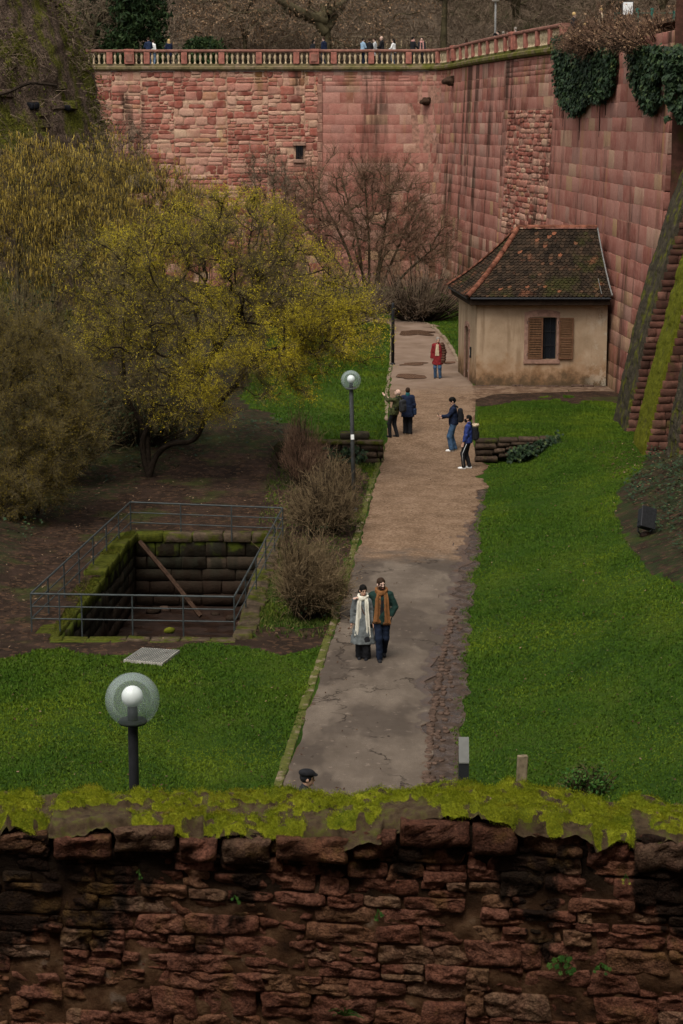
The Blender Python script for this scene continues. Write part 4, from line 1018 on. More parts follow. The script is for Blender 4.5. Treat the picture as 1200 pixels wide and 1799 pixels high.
# stone plinth (uneven bottom course)
r = random.Random(3)
for k in range(11):
    u = k*5.3/11; MB().addm(bbox_bevel((FL[0]+u+.01, 80.56-r.uniform(.04, .08), .4), (FL[0]+u+5.3/11-.01, 80.66, .78+r.uniform(-.03, .04)), .03)).build('plinth_stone', M_cobble, hut)
# window: surround, dark panes, bars, shutters
win = empty('window', (0, 0, 0)); win.parent = hut
def fpt(u, d, z): p = FL + tF*u - iF*d; return (p[0], p[1], z)
def fbox(u0, u1, d0, d1, z0, z1, name, mat, parent, bev=.012):
    """box on the front wall: u along, d outwards"""
    m = bbox_bevel((u0, -d1, z0), (u1, -d0, z1), bev); M = frame(np.array([*tF, 0]), np.array([*iF, 0]), np.array([0, 0, 1]), np.array([*FL, 0]))
    return MB().addm(xf(m, M)).build(name, mat, parent)
sw_ = .17
fbox(u0-sw_, u0, -.10, .035, wz0, wz1+.02, 'jamb', M_surround, win); fbox(u1, u1+sw_*.8, -.10, .035, wz0, wz1+.02, 'jamb', M_surround, win)
fbox(u0-sw_-.02, u1+sw_*.8+.02, -.10, .06, wz0-.17, wz0, 'sill', M_surround, win)
# segmental-arched lintel
uu_ = np.linspace(u0-sw_, u1+sw_*.8, 14); arch = lambda u: .12*(1-((u-(u0+u1)/2)/((u1-u0)/2+sw_))**2)
top = [(u, wz1+.20+arch(u)) for u in uu_]; bot = [(u, wz1-.05+.8*arch(u)) for u in uu_]
V = [fpt(u, .036, z) for u, z in bot+top] + [fpt(u, -.10, z) for u, z in bot+top]; n = 14; Q = []
for i in range(n-1): Q += [(i, i+1, n+i+1, n+i), (i, 2*n+i, 2*n+i+1, i+1), (n+i, n+i+1, 3*n+i+1, 3*n+i)]
MB().add(V, None, Q).build('lintel', M_surround, win)
fbox(u0, u1, -.24, -.20, wz0, wz1+.12, 'pane', M_glass_d, win)
for f in (.33, .66): fbox(u0, u1, -.16, -.145, wz0+(wz1-wz0)*f-.012, wz0+(wz1-wz0)*f+.012, 'window_bar', M_iron, win, .003)
for f in (.2, .4, .6, .8): 
    u = u0+(u1-u0)*f; fbox(u-.008, u+.008, -.145, -.13, wz0, wz1, 'window_bar', M_iron, win, .002)
def shutter(ua, ub, d0, seed):
    sh = empty('shutter', (0, 0, 0)); sh.parent = win; z0, z1 = wz0+.02, wz1-.01; b = .065
    st = empty('stile', (0, 0, 0)); bpy.data.objects.remove(st)
    mb = MB()
    for (a, c, e, f) in ((ua, ua+b, z0, z1), (ub-b, ub, z0, z1), (ua+b, ub-b, z0, z0+b), (ua+b, ub-b, z1-b, z1), (ua+b, ub-b, (z0+z1)/2-b/2, (z0+z1)/2+b/2)):
        m = bbox_bevel((a, -d0-.045, e), (c, -d0, f), .006); M = frame(np.array([*tF, 0]), np.array([*iF, 0]), np.array([0, 0, 1]), np.array([*FL, 0])); mb.addm(xf(m, M))
    mb.build('shutter_frame', M_shutter_d, sh)
    sl = bbox_bevel((ua+b, -.026, -.006), (ub-b, .026, .006), .002); sme = None
    for (e, f) in ((z0+b, (z0+z1)/2-b/2), ((z0+z1)/2+b/2, z1-b)):
        z = e + .03
        while z < f - .02:
            if sme is None: sme = MB().addm(sl).mesh('slat'); sme.materials.append(M_shutter)
            o = obj('slat', sme, None, sh); tilt = .55
            Mx = frame(np.array([*tF, 0]), np.array([*iF, 0])*math.cos(tilt)+np.array([0, 0, 1])*math.sin(tilt), np.array([0, 0, 1])*math.cos(tilt)-np.array([*iF, 0])*math.sin(tilt), np.array([*(FL - iF*(d0+.022)), z])); o.matrix_basis = Mx; z += .068
    for zz in (z0+.18, z1-.2): MB().addm(tube([fpt(ua-.03, d0+.02, zz-.04), fpt(ua-.03, d0+.05, zz+.05), fpt(ua+.07, d0+.05, zz+.05)], .012, 5)).build('hinge', M_iron, sh)
um = (u0+u1)/2
shutter(u0-.02, um+.02, .012, 1)
shutter(u1+sw_*.55, u1+sw_*.55+(um-u0)+.02, .045, 2)
# narrow opening: the pane that shows lies between the closed leaf and the right jamb
# door on the left (path) side
door = empty('door', (0, 0, 0)); door.parent = hut
def sbox(u0, u1, d0, d1, z0, z1, name, mat, parent, bev=.012):
    m = bbox_bevel((u0, -d1, z0), (u1, -d0, z1), bev); M = frame(np.array([*tS, 0]), np.array([*iS, 0]), np.array([0, 0, 1]), np.array([*BL, 0])); return MB().addm(xf(m, M)).build(name, mat, parent)
d0, d1 = Ls-dl1, Ls-dl0
for k in range(4): w = (d1-d0)/4; sbox(d0+k*w+.004, d0+(k+1)*w-.004, -.15, -.10, dz0, dz1, 'plank', M_door, door, .008)
sbox(d0-.16, d0, -.1, .04, dz0-.02, dz1-.1, 'jamb', M_surround, door); sbox(d1, d1+.16, -.1, .04, dz0-.02, dz1-.1, 'jamb', M_surround, door)
mb = MB(); ua = np.linspace(d0-.16, d1+.16, 12); V = []; 
for dd in (.042, -.1):
    for u in ua: p = BL + tS*u - iS*dd; V.append((p[0], p[1], dz1-.32+.34*math.sqrt(max(0, 1-((u-(d0+d1)/2)/((d1-d0)/2+.17))**2))))
    for u in ua: p = BL + tS*u - iS*dd; V.append((p[0], p[1], dz1-.10+.32*math.sqrt(max(0, 1-((u-(d0+d1)/2)/((d1-d0)/2+.17))**2))))
Q = []
for i in range(11): Q += [(i, i+1, 12+i+1, 12+i), (12+i, 12+i+1, 36+i+1, 36+i), (i, 24+i, 24+i+1, i+1)]
mb.add(V, None, Q); mb.build('lintel', M_surround, door)
sbox(d0-.1, d1+.1, -.15, .30, .55, .68, 'step', M_surround, door, .02)
sbox(d0+.02, d1-.02, -.10, -.085, dz0+.32, dz0+.40, 'kick_plate', M_plate, door, .004)
sbox(d1+.45, d1+.58, 0, .06, 1.75, 2.2, 'intercom', M_iron, hut, .01); sbox(d1+.50, d1+.62, .06, .064, 1.85, 2.1, 'notice_plate', M_plate, hut, .001)
# roof: curved hips, bell-cast eaves
EZ, RZ = 4.40, 6.98; EO = .42
EY0, EY1 = 80.6-EO, 85.5+EO; EX0f, EX0b = 5.42-EO+.06, 5.02-EO; RX0, RX1 = 7.28, 10.55; RY = 83.0
XR_f, XR_b = 10.86, 11.2
cv = lambda f: .80*f + .20*f*f + .0                     # height fraction, flared at the eave
def prof_z(f): return EZ + (RZ-EZ)*(.72*f + .28*f**1.9)
def front_pt(u, f):
    """u 0..1 along the eave, f 0 eave .. 1 ridge"""
    xa = EX0f + (RX0-EX0f)*f; xb = XR_f + (RX1-XR_f)*f; return np.array([xa+(xb-xa)*u, EY0+(RY-EY0)*f, prof_z(f)])
def left_pt(u, f):
    a = np.array([EX0b, EY1]); b = np.array([EX0f, EY0]); r_ = np.array([RX0, RY]); p = (a+(b-a)*u); q = p + (r_-p)*f; return np.array([q[0], q[1], prof_z(f)])
def back_pt(u, f):
    xa = EX0b + (RX0-EX0b)*f; xb = XR_b + (RX1-XR_b)*f; return np.array([xb+(xa-xb)*u, EY1+(RY-EY1)*f, prof_z(f)])
roof = empty('roof', (0, 0, 0)); roof.parent = hut
mb = MB()
for fn in (front_pt, left_pt, back_pt):
    U, F_ = np.meshgrid(np.linspace(0, 1, 9), np.linspace(0, 1, 13), indexing='ij'); P = np.array([[fn(u, f) for f in np.linspace(0, 1, 13)] for u in np.linspace(0, 1, 9)]); P[..., 2] -= .05
    mb.addm(grid(P[..., 0], P[..., 1], P[..., 2]))
mb.build('roof_deck', M_eave, roof)
def tiles(fn, rows, tw, seed):
    r = random.Random(seed); mb = MB()
    for k in range(rows):
        f0 = k/rows; f1 = min(1, (k+1.75)/rows); a = fn(0, f0); b = fn(1, f0); L_ = np.linalg.norm(b-a)
        n = max(1, int(L_/tw))
        for i in range(n+1):
            ua = (i - (.5 if k % 2 else 0))/n; ub = ua + 1/n; ua = max(0, ua); ub = min(1, ub)
            if ub - ua < .2/n: continue
            A = fn(ua, f0); B = fn(ub, f0); D = fn(ua, f1); E = fn(ub, f1)
            # keep the tile's own width up the slope
            m0 = (A+B)/2; m1 = fn((ua+ub)/2, f1); hw = (B-A)/2*.94; nn = np.cross(B-A, m1-m0); nn /= np.linalg.norm(nn)
            if nn[2] < 0: nn = -nn
            lift = nn*(.05+r.uniform(-.008, .014)); dn = (m0-m1)/np.linalg.norm(m0-m1); tip = dn*.045
            V = [m0-hw+lift-dn*.03, m0-hw*.55+lift+tip*.6, m0+lift+tip, m0+hw*.55+lift+tip*.6, m0+hw+lift-dn*.03, m1+hw-nn*.002, m1-hw-nn*.002]
            lo = [np.array(v)-nn*.04 for v in V[:5]]
            mb.add(np.array(V+lo), [(0, 1, 6), (1, 2, 6), (2, 5, 6), (2, 3, 5), (3, 4, 5)], [(7, 8, 1, 0), (8, 9, 2, 1), (9, 10, 3, 2), (10, 11, 4, 3)], min(1, max(0, r.gauss(.42, .26))))
    return mb
mb = tiles(front_pt, 25, .175, 1); mb2 = tiles(left_pt, 25, .175, 2); mb3 = tiles(back_pt, 14, .3, 3)
tag(mb.build('front_tiles', M_tile, roof), kind='stuff'); tag(mb2.build('hip_tiles', M_tile, roof), kind='stuff'); tag(mb3.build('rear_tiles', M_tile, roof), kind='stuff')
def half_round(name, p, q, rad):
    p = np.array(p); q = np.array(q); t = (q-p)/np.linalg.norm(q-p); sd_ = np.cross(t, (0, 0, 1)); sd_ /= np.linalg.norm(sd_); up = np.cross(sd_, t); V = []; n = 8
    for e, rr in ((p-t*.03, rad*1.12), ((p+q)/2, rad), (q, rad*.92)):
        for i in range(n+1): a = math.pi*i/n; V.append(e + sd_*rr*math.cos(a) + up*rr*math.sin(a)*.9)
    for e, rr in ((p-t*.03, rad*.9),):
        for i in range(n+1): a = math.pi*i/n; V.append(e + sd_*rr*math.cos(a) + up*rr*math.sin(a)*.9)
    Q = [(k*(n+1)+i, k*(n+1)+i+1, (k+1)*(n+1)+i+1, (k+1)*(n+1)+i) for k in range(2) for i in range(n)] + [(i, 3*(n+1)+i, 3*(n+1)+i+1, i+1) for i in range(n)]
    return MB().add(V, None, Q).build(name, M_ridge, roof, True)
for fn, u in ((front_pt, 0), (left_pt, 0)):
    N = 13 if fn is front_pt else 13
    for k in range(N): half_round('hip_tile', fn(u, k/N)+np.array([0, 0, .03]), fn(u, (k+1)/N)+np.array([0, 0, .03]), .115)
for k in range(9):
    a = np.array([RX0+(RX1-RX0)*k/9, RY, RZ+.05]); b = np.array([RX0+(RX1-RX0)*(k+1)/9, RY, RZ+.05]); half_round('ridge_tile', a, b, .12)
# verge flashing on the wall side, eaves board, gutter lip
mb = MB(); P = [front_pt(1, f)+np.array([.02, 0, .06]) for f in np.linspace(0, 1, 9)]; mb.addm(tube(P, .035, 5)); mb.build('verge_flashing', M_lead, roof)
for a, b in (((EX0f+.12, EY0+.10), (XR_f-.05, EY0+.10)), ((EX0b+.14, EY1-.1), (EX0f+.14, EY0+.1))):
    a = np.array(a); b = np.array(b); t = (b-a)/np.linalg.norm(b-a); inn = np.array([-t[1], t[0]]); M = frame(np.array([*t, 0]), np.array([*inn, 0]), np.array([0, 0, 1]), np.array([*a, 0]))
    MB().addm(xf(bbox_bevel((0, -.03, EZ-.34), (np.linalg.norm(b-a), .42, EZ-.035), .02), M)).build('eaves_shadow_board', M_eave, roof)  # board deepened and dark to draw the shadow band under the eave
    MB().addm(xf(tube([(0, -.12, EZ-.06), (np.linalg.norm(b-a), -.12, EZ-.06)], .055, 8), M)).build('gutter', M_iron, roof)
MB().addm(tube([front_pt(.93, .02)+np.array([0, -.05, .08]), front_pt(.925, .28)+np.array([0, 0, .09])], .014, 5)).build('snow_stick', M_lead, roof)
# ------------------------------------------------------------------ sunken stone pit with railing
pit = empty('stone_pit', (0, 0, 0), 'sunken rectangular masonry pit with mossy walls and dark wet floor', 'pit')
PD = -2.0
rP = random.Random(21)
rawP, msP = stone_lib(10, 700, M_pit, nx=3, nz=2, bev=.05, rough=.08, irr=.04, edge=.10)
def pit_wall(a, b, zt, rows, parent=pit, depth=.35, wr=(.5, 1.0), z0=PD):
    """stones along a->b facing right-hand side (into the pit)"""
    a = np.array(a, float); b = np.array(b, float); L_ = np.linalg.norm(b-a); t = (b-a)/L_; out = np.array([t[1], -t[0]])
    for (s, z, w, h) in courses(0, L_, z0, zt, rows, wr, rP):
        c = a + t*s; k = rP.randrange(10); dn = np.array([-out[0], -out[1], 0]); org = np.array([c[0], c[1], z]) + dn*(depth/2 - rP.uniform(-.02, .03))
        o = obj('stone', msP[k], None, parent); o.matrix_basis = frame(np.array([t[0], t[1], 0])*(w-.015), dn*depth, np.array([0, 0, 1.])*(h-.012), org)
A_, B_, C_, D_ = [np.array(p) for p in PIT]            # near-left, near-right, far-right, far-left
pit_wall(D_, C_, .06, (.30, .46))                       # far wall (faces camera)
mid = A_ + (D_-A_)*.56
pit_wall(mid, D_, .10, (.30, .46)); pit_wall(A_ + np.array([.12, 0]), mid + np.array([.02, 0]), -.10, (.30, .46))
pit_wall(mid + np.array([-.5, .05]), mid + np.array([.1, .05]), .08, (.3, .4))
pit_wall(C_, B_, .04, (.30, .5)); pit_wall(B_, A_, .02, (.32, .5))
core = MB()
P4 = [A_, B_, C_, D_]
for p, q in zip(P4, P4[1:]+P4[:1]):
    t = (q-p)/np.linalg.norm(q-p); o_ = np.array([t[1], -t[0]])*.10; V = [(*(p+o_-t*.1), PD-.1), (*(q+o_+t*.1), PD-.1), (*(q+o_+t*.1), -.14), (*(p+o_-t*.1), -.14)]; core.add(V, None, [(3, 2, 1, 0)])
core.build('backing', M_mud, pit)
fx, fy = np.meshgrid(np.linspace(-6.7, -1.8, 30), np.linspace(42.8, 54.6, 60), indexing='ij')
mud = grid(fx, fy, PD + .08*n2(fx, fy, .6, 8) + .0)
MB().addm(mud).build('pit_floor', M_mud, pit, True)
# rim: flat capping stones with moss, sitting over the ground edge
def rim(a, b, z, wd, name='capping_stone'):
    a = np.array(a, float); b = np.array(b, float); L_ = np.linalg.norm(b-a); t = (b-a)/L_; out = np.array([-t[1], t[0]]); s = 0
    while s < L_-.05:
        w = min(rP.uniform(.5, 1.1), L_-s); V, T, Q = bbox_bevel((s+.01, -.06, -.26), (s+w-.01, wd+rP.uniform(-.05, .05), 0), .025)
        V = V + .035*np.stack([vnoise(V*2.1+k*9, 1, 5+k) for k in range(3)], -1)
        M = frame(np.array([*t, 0]), np.array([*out, 0]), np.array([0, 0, 1]), np.array([*a, z+rP.uniform(-.02, .03)])); MB().addm(xf((V, T, Q), M)).build(name, M_rim, pit, True); s += w
rim(D_, C_, .09, .38); rim(A_ + (D_-A_)*.56, D_, .12, .45); rim(A_, mid, -.02, .5); rim(C_, B_, .07, .40); rim(B_, A_, .04, .24)
# moss cushions on the rim (left wall is the greenest)
def fuzz(name, pts, nrm, n, h, w, mat, parent, seed, kind='stuff'):
    r = np.random.default_rng(seed); i = r.integers(0, len(pts), n); p = pts[i] + r.normal(0, .012, (n, 3)); d = nrm[i] + r.normal(0, .5, (n, 3)); d /= np.linalg.norm(d, axis=1)[:, None]; L_ = h*r.uniform(.5, 1.4, n)
    s_ = np.cross(d, r.normal(0, 1, (n, 3))); s_ /= np.linalg.norm(s_, axis=1)[:, None]; V = np.stack([p-s_*w, p+s_*w, p+d*L_[:, None]], 1)
    return tag(MB().add(V.reshape(-1, 3), np.arange(3*n).reshape(-1, 3), None, np.repeat(r.uniform(0, 1, n), 3)).build(name, mat, parent), kind=kind)
q = np.random.default_rng(5); f = q.uniform(0, 1, 5000)**.9; p0 = A_[None]+(D_-A_)[None]*f[:, None]; off = q.uniform(-.02, .45, 5000)
pts = np.stack([p0[:, 0]-off, p0[:, 1], np.where(f > .56, .10, -.04)+.02], -1); m_ = vnoise(pts, 1.6, 4) > -.25; fuzz('moss', pts[m_], np.tile([[0, 0, 1.]], (m_.sum(), 1)), 9000, .045, .010, M_moss_d, pit, 1)
# fallen beam and debris
bm = tube([(-5.55, 53.6, -.02), (-4.7, 52.95, -.85), (-3.8, 52.2, -1.78)], .065, 6); tag(MB().addm(bm).build('timber_beam', M_wood), 'fallen brown timber beam leaning diagonally inside the pit', 'beam')
rk = random.Random(8)
for k, (x, y, s) in enumerate([(-5.2, 53.5, .22), (-4.9, 53.8, .16), (-3.0, 53.0, .2), (-2.7, 52.2, .17), (-3.5, 53.6, .14), (-5.4, 48.6, .2), (-3.9, 50.4, .16), (-2.6, 53.7, .24), (-5.5, 51.0, .18)]):
    V, T, Q = lump(30+k, 9, 6); o = MB().add(V*1.0, T, Q).build('rock', M_cobble if k % 2 else M_pit, None, True); o.location = (x, y, PD+.10*n2(np.array([x]), np.array([y]), .6, 8)[0]+s*.25); o.scale = (s*2, s*1.6, s*1.1); o.rotation_euler = (0, 0, rk.uniform(0, 3))
    tag(o, ['pale angular rock on the pit floor below the beam top', 'small rock in the far left corner of the pit', 'grey rock near the beam foot in the pit', 'rock by the right pit wall', 'small stone against the far pit wall', 'flat rock by the left pit wall, nearest the camera', 'lone stone in the middle of the pit floor', 'large rock in the far right corner of the pit', 'rounded rock midway along the left pit wall'][k], 'rock', 'loose rocks lying in the pit')
o = MB().addm(lump(77, 9, 6)).build('rock', M_cope_m, None, True); p = on_z(298, 1111, .06); o.location = (p[0], p[1], .10); o.scale = (.26, .2, .14); tag(o, 'small mossy stone on the front rim of the pit', 'rock')
# railing
rail = empty('pit_railing', (0, 0, 0), 'thin grey metal railing with three bars around the sunken pit', 'railing')
N1 = on_z(56, 1108, 0); N2 = on_z(412, 1114, 0); F2 = on_z(497, 946, 0); F1 = on_z(230, 935, 0)
N1, N2, F2, F1 = [np.array([p[0], p[1]]) for p in (N1, N2, F2, F1)]
HR = .86; loop = [N1, N2, F2, F1]
for a, b in zip(loop, loop[1:]+loop[:1]):
    za, zb = float(gz(*a)), float(gz(*b))
    za = zb = 0.0
    for f in (1.0, .66, .33):
        MB().addm(tube([(a[0], a[1], HR*f), (b[0], b[1], HR*f)], .024 if f == 1 else .016, 6)).build('rail_bar', M_railing, rail)
for (a, b, n) in ((N1, N2, 4), (N2, F2, 5), (F2, F1, 3), (F1, N1, 7)):
    for k in range(n):
        p = a + (b-a)*k/n; MB().addm(tube([(p[0], p[1], -.15), (p[0], p[1], HR)], .02, 6)).build('post', M_railing, rail)
p = N1 + (N2-N1)*.14; MB().addm(tube([(p[0], p[1], -.15), (p[0], p[1], HR)], .018, 6)).build('post', M_railing, rail)
# inspection cover
c = [on_z(*q_, .03) for q_ in ((217, 1162), (285, 1169), (316, 1146), (250, 1142))]; V = np.array(c + [p-np.array([0, 0, .06]) for p in c]); V[:, 2] += [float(gz(p[0], p[1]))+.03 for p in c]*2
pl = MB().add(V, None, [(0, 1, 2, 3), (0, 4, 5, 1), (1, 5, 6, 2), (2, 6, 7, 3), (3, 7, 4, 0)]); plate = pl.build('cover_plate', M_plate)
tag(plate, 'flat grey metal cover plate lying on the lawn before the pit', 'cover plate')
rib = MB()
for k in range(1, 12):
    a = V[0]+(V[3]-V[0])*k/12; b = V[1]+(V[2]-V[1])*k/12; rib.addm(tube([a+np.array([0, 0, .002]), b+np.array([0, 0, .002])], .008, 4))
for k in range(1, 16):
    a = V[0]+(V[1]-V[0])*k/16; b = V[3]+(V[2]-V[3])*k/16; rib.addm(tube([a+np.array([0, 0, .003]), b+np.array([0, 0, .003])], .006, 4))
tag(rib.build('tread_ribs', M_railing, plate), kind='stuff')
# ------------------------------------------------------------------ low retaining walls either side of the path
rL = random.Random(33)
rawL, msL = stone_lib(8, 900, M_low, nx=3, nz=2, bev=.06, rough=.10, irr=.05, edge=.10)
def low_wall(xa, xb, y, ztop, zbot, label, capm, name='retaining_wall'):
    w = empty(name, (0, 0, 0), label, 'wall')
    z = -.1
    for row in range(3):
        h = .29; x = xa
        while x < xb-.05:
            ww = min(rL.uniform(.4, .85), xb-x); zt = float(np.interp(x+ww/2, [xa, xb], ztop)); zb_ = float(np.interp(x+ww/2, [xa, xb], zbot))
            zc = zb_ + (zt-zb_)*(row+.5)/3; hh = (zt-zb_)/3
            o = obj('stone', msL[rL.randrange(8)], None, w); o.matrix_basis = frame(np.array([1., 0, 0])*(ww-.02), np.array([0, 1., 0])*.42, np.array([0, 0, 1.])*(hh-.015), np.array([x+ww/2, y+.12+rL.uniform(-.03, .03), zc])); x += ww
    x = xa
    while x < xb-.05:
        ww = min(rL.uniform(.6, 1.2), xb-x); zt = float(np.interp(x+ww/2, [xa, xb], ztop)); V, T, Q = bbox_bevel((x+.01, y-.12, zt-.02), (x+ww-.01, y+.36, zt+.11), .03); V = V + .02*np.stack([vnoise(V*2+k*5, 1, 3+k) for k in range(3)], -1); MB().add(V, T, Q).build('capping_stone', capm, w, True); x += ww
    return w
low_wall(-1.3, 1.42, WALL_Y-.25, (.66, .66), (-.08, -.05), 'low mossy retaining wall left of the path behind the lamp post', M_rim)
low_wall(4.5, 7.2, WALL_Y-.25, (.70, .80), (-.05, .62), 'low dark retaining wall right of the path, sinking into the lawn', M_low)
for (xa, xb, za, lab) in ((-.05, .55, .80, 'mossy loose stone block lying on the left retaining wall'),):
    o = MB().addm(bbox_bevel((xa, WALL_Y, za-.04), (xb+.4, WALL_Y+.5, za+.2), .05)).build('stone_block', M_cope_d, None, True); tag(o, lab, 'stone')
# ivy clump on the right low wall is built with the plants

# ------------------------------------------------------------------ mossy round tower on the left
tow = empty('round_tower', (-22.2, 95, 0), 'huge battered round tower overgrown with moss and dry plants at left', 'tower')
zz = np.array([-1, 2, 5, 8.9, 9.9, 12.2, 14.4, 16.8, 19, 22, 26]); rr = np.array([13.2, 12.9, 12.4, 11.65, 11.4, 10.75, 10.2, 9.3, 8.3, 6.6, 4.4])
th = np.linspace(-2.6, .9, 190); zs = np.linspace(-1, 25, 150); TH, ZS = np.meshgrid(th, zs, indexing='ij')
Rr = np.interp(ZS, zz, rr); P = np.stack([Rr*np.cos(TH), Rr*np.sin(TH), ZS], -1)
Rr = Rr + .16*fbm(P, .45, 6, 3) + .10*fbm(P*np.array([1, 1, 1.8]), 1.7, 9, 3); P = np.stack([Rr*np.cos(TH), Rr*np.sin(TH), ZS], -1)
m = grid(P[..., 0], P[..., 1], P[..., 2]); MB().addm(m).build('tower_shell', M_tower, tow, True)
# rough courses of stone showing through, as joined relief
rT = random.Random(5); mbT = MB(); rawT = [stone_unit(60+i, nx=2, nz=2, bev=.12, rough=.16, irr=.1) for i in range(8)]; cnt = 0; PT = []
z = 6.0
while z < 19:
    h = rT.uniform(.35, .6); R_ = float(np.interp(z, zz, rr)); a = -2.0
    while a < .25:
        w = rT.uniform(.5, 1.2); da = w/R_
        if rT.random() < .16:
            dr = float(np.interp(z+.5, zz, rr)) - float(np.interp(z-.5, zz, rr)); ca, sa = math.cos(a+da/2), math.sin(a+da/2)
            org = np.array([R_*ca, R_*sa, z]) + np.array([ca, sa, 0])*rT.uniform(-.2, -.02); upv = np.array([ca*dr, sa*dr, 1.0]); mbT.addm(xf(rawT[rT.randrange(8)], frame(np.array([-sa, ca, 0])*(w-.04), np.array([-ca, -sa, 0])*.5, upv*(h-.03), org)), rT.random())
        a += da
    z += h
tag(mbT.build('stone_facing', M_tower, tow), kind='stuff')
# two beam holes as near-black plugs, their inner shade put into the colour
for (px, py, w, h) in ((60, 186, .55, .34), (124, 189, .62, .30)):
    d = ray(px, py); best = None
    for y in np.linspace(80, 96, 400):
        q_ = on_y(px, py, y); R_ = float(np.interp(q_[2], zz, rr)); e = math.hypot(q_[0]+22.2, y-95) - R_
        if e < .15: best = q_; break
    if best is None: continue
    n_ = np.array([best[0]+22.2, best[1]-95, 0]); n_ /= np.linalg.norm(n_); t_ = np.array([-n_[1], n_[0], 0]); M = frame(t_, n_, np.array([0, 0, 1]), best - np.array([-22.2, 95, 0]))
    def hole(P): return s_box(P, (0, -.42, 0), (w/2, .55, h/2), .1) + .06*vnoise(P, 5, 2)
    MB().addm(xf(surfnet(hole, (-.6, -1.1, -.5), (.6, .45, .5), .06), M)).build('beam_hole', M_dark, tow, True)

# ------------------------------------------------------------------ buttresses at right
rB = random.Random(9)
rawB, msB = stone_lib(8, 1200, M_butt, nx=3, nz=2, bev=.06, rough=.10, irr=.05, edge=.07)
def buttress(name, label, prof, y0, y1, cope, xback=14.5, brick=True, yfade=.0):
    """prof: [(x, z)...] outer edge from the foot upwards (moat side is -X); y0 = near face"""
    b = empty(name, (0, 0, 0), label, 'buttress'); prof = np.array(prof); mb = MB()
    zs_ = np.linspace(prof[0, 1], prof[-1, 1], 70); xs_ = np.interp(zs_, prof[:, 1], prof[:, 0])
    # core
    Ya = np.array([y0+.12, y1-.05]); 
    P = np.stack([np.stack([np.repeat(xs_[:, None], 2, 1)+.10, np.repeat(Ya[None], 70, 0), np.repeat(zs_[:, None], 2, 1)], -1)], 0)[0]
    mb.addm(grid(P[..., 0], P[..., 1], P[..., 2]))
    for y in (y0+.12, y1-.05):
        F_ = np.stack([np.stack([xs_+.10, np.full(70, y), zs_], -1), np.stack([np.full(70, xback), np.full(70, y), zs_], -1)], 1); mb.addm(grid(F_[..., 0], F_[..., 1], F_[..., 2]))
    mb.build('core', M_mortar, b)
    # sloping coping: one weathered mossy strip
    m_ = 260; zc = np.linspace(prof[0, 1], prof[-1, 1], m_); yc = np.linspace(y0-.03, y1+.02, 16); ZC, YC = np.meshgrid(zc, yc, indexing='ij'); XC = np.interp(ZC, prof[:, 1], prof[:, 0])
    Pn = np.stack([YC*2.0, ZC*3.0, XC*0+y0], -1); st_ = np.floor(ZC*3.1+.35*np.floor(YC*1.9)); hsh = _h(st_.astype(np.int64), np.floor(YC*1.9).astype(np.int64), (st_*0).astype(np.int64), 7)
    XC = XC - .02 - .028*fbm(Pn, 1.0, 5, 4) - .018*hsh; V, T, Q = grid(XC, YC, ZC); mbc = MB(); mbc.add(V, T, Q[:, ::-1])
    for e_ in (0, -1):
        S_ = np.stack([np.stack([XC[:, e_], YC[:, e_], ZC[:, e_]], -1), np.stack([XC[:, e_]+.16, YC[:, e_], ZC[:, e_]], -1)], 1); mbc.addm(grid(S_[..., 0], S_[..., 1], S_[..., 2]))
    mbc.build('coping', cope, b, True)
    if brick:                                    # facing stones on the near side
        z = prof[0, 1]
        while z < prof[-1, 1]-.1:
            h = rB.uniform(.17, .30); x = float(np.interp(z+h/2, prof[:, 1], prof[:, 0])) + .06; px_, _ = proj(np.array([x, y0, z]))
            while x < xback-.1:
                w = rB.uniform(.28, .75); px1, py1 = proj(np.array([x, y0, z]))
                if px1 > 1225: break
                o = obj('stone', msB[rB.randrange(8)], None, b); o.matrix_basis = frame(np.array([1., 0, 0])*(w-.008), np.array([0, 1., 0])*.3, np.array([0, 0, 1.])*(h-.008), np.array([x+w/2, y0+.10+rB.uniform(-.012, .02), z+h/2])); x += w
            z += h
    return b
def prof_px(pts, y): return [(on_y(px, py, y)[0], on_y(px, py, y)[2]) for px, py in pts]
pA = prof_px([(1088,790),(1092,765),(1098,735),(1126,600),(1153,500),(1188,385),(1215,310),(1240,240)], 69.2)
buttress('buttress', 'farther sloping buttress with dark blotched coping rising from the lawn', pA, 68.7, 71.4, M_cope_d)
pB = prof_px([(1110,830),(1118,795),(1147,680),(1180,560),(1212,440),(1245,320),(1275,210)], 65.0)
buttress('buttress', 'nearer sloping buttress with bright green mossy coping', pB, 63.8, 66.1, M_cope_m)
pC = prof_px([(1166,900),(1172,850),(1186,740),(1200,670),(1225,560)], 59.4)
buttress('buttress', 'mossy buttress stump cut by the right picture edge', pC, 58.7, 60.1, M_cope_d)
# tower body behind the buttresses (dark strip at the right edge)
tb = empty('corner_tower', (0, 0, 0), 'dark ivy hung masonry of the corner tower at the right edge', 'tower')
zs_ = np.linspace(0, 16, 40); ys_ = np.linspace(58, 76.0, 30); ZZ, YY = np.meshgrid(zs_, ys_, indexing='ij'); XX = 13.05 + .0*ZZ + .08*fbm(np.stack([YY*0, YY, ZZ], -1), .8, 3)
MB().addm(grid(XX, YY, ZZ)).build('tower_face', M_butt, tb, True)
XX, ZZ = np.meshgrid(np.linspace(11.7, 20, 20), zs_, indexing='ij'); MB().addm(grid(XX, 71.8+.06*fbm(np.stack([XX, ZZ, ZZ*0], -1), .9, 6)-.0*XX, ZZ)).build('tower_front', M_butt, tb, True)

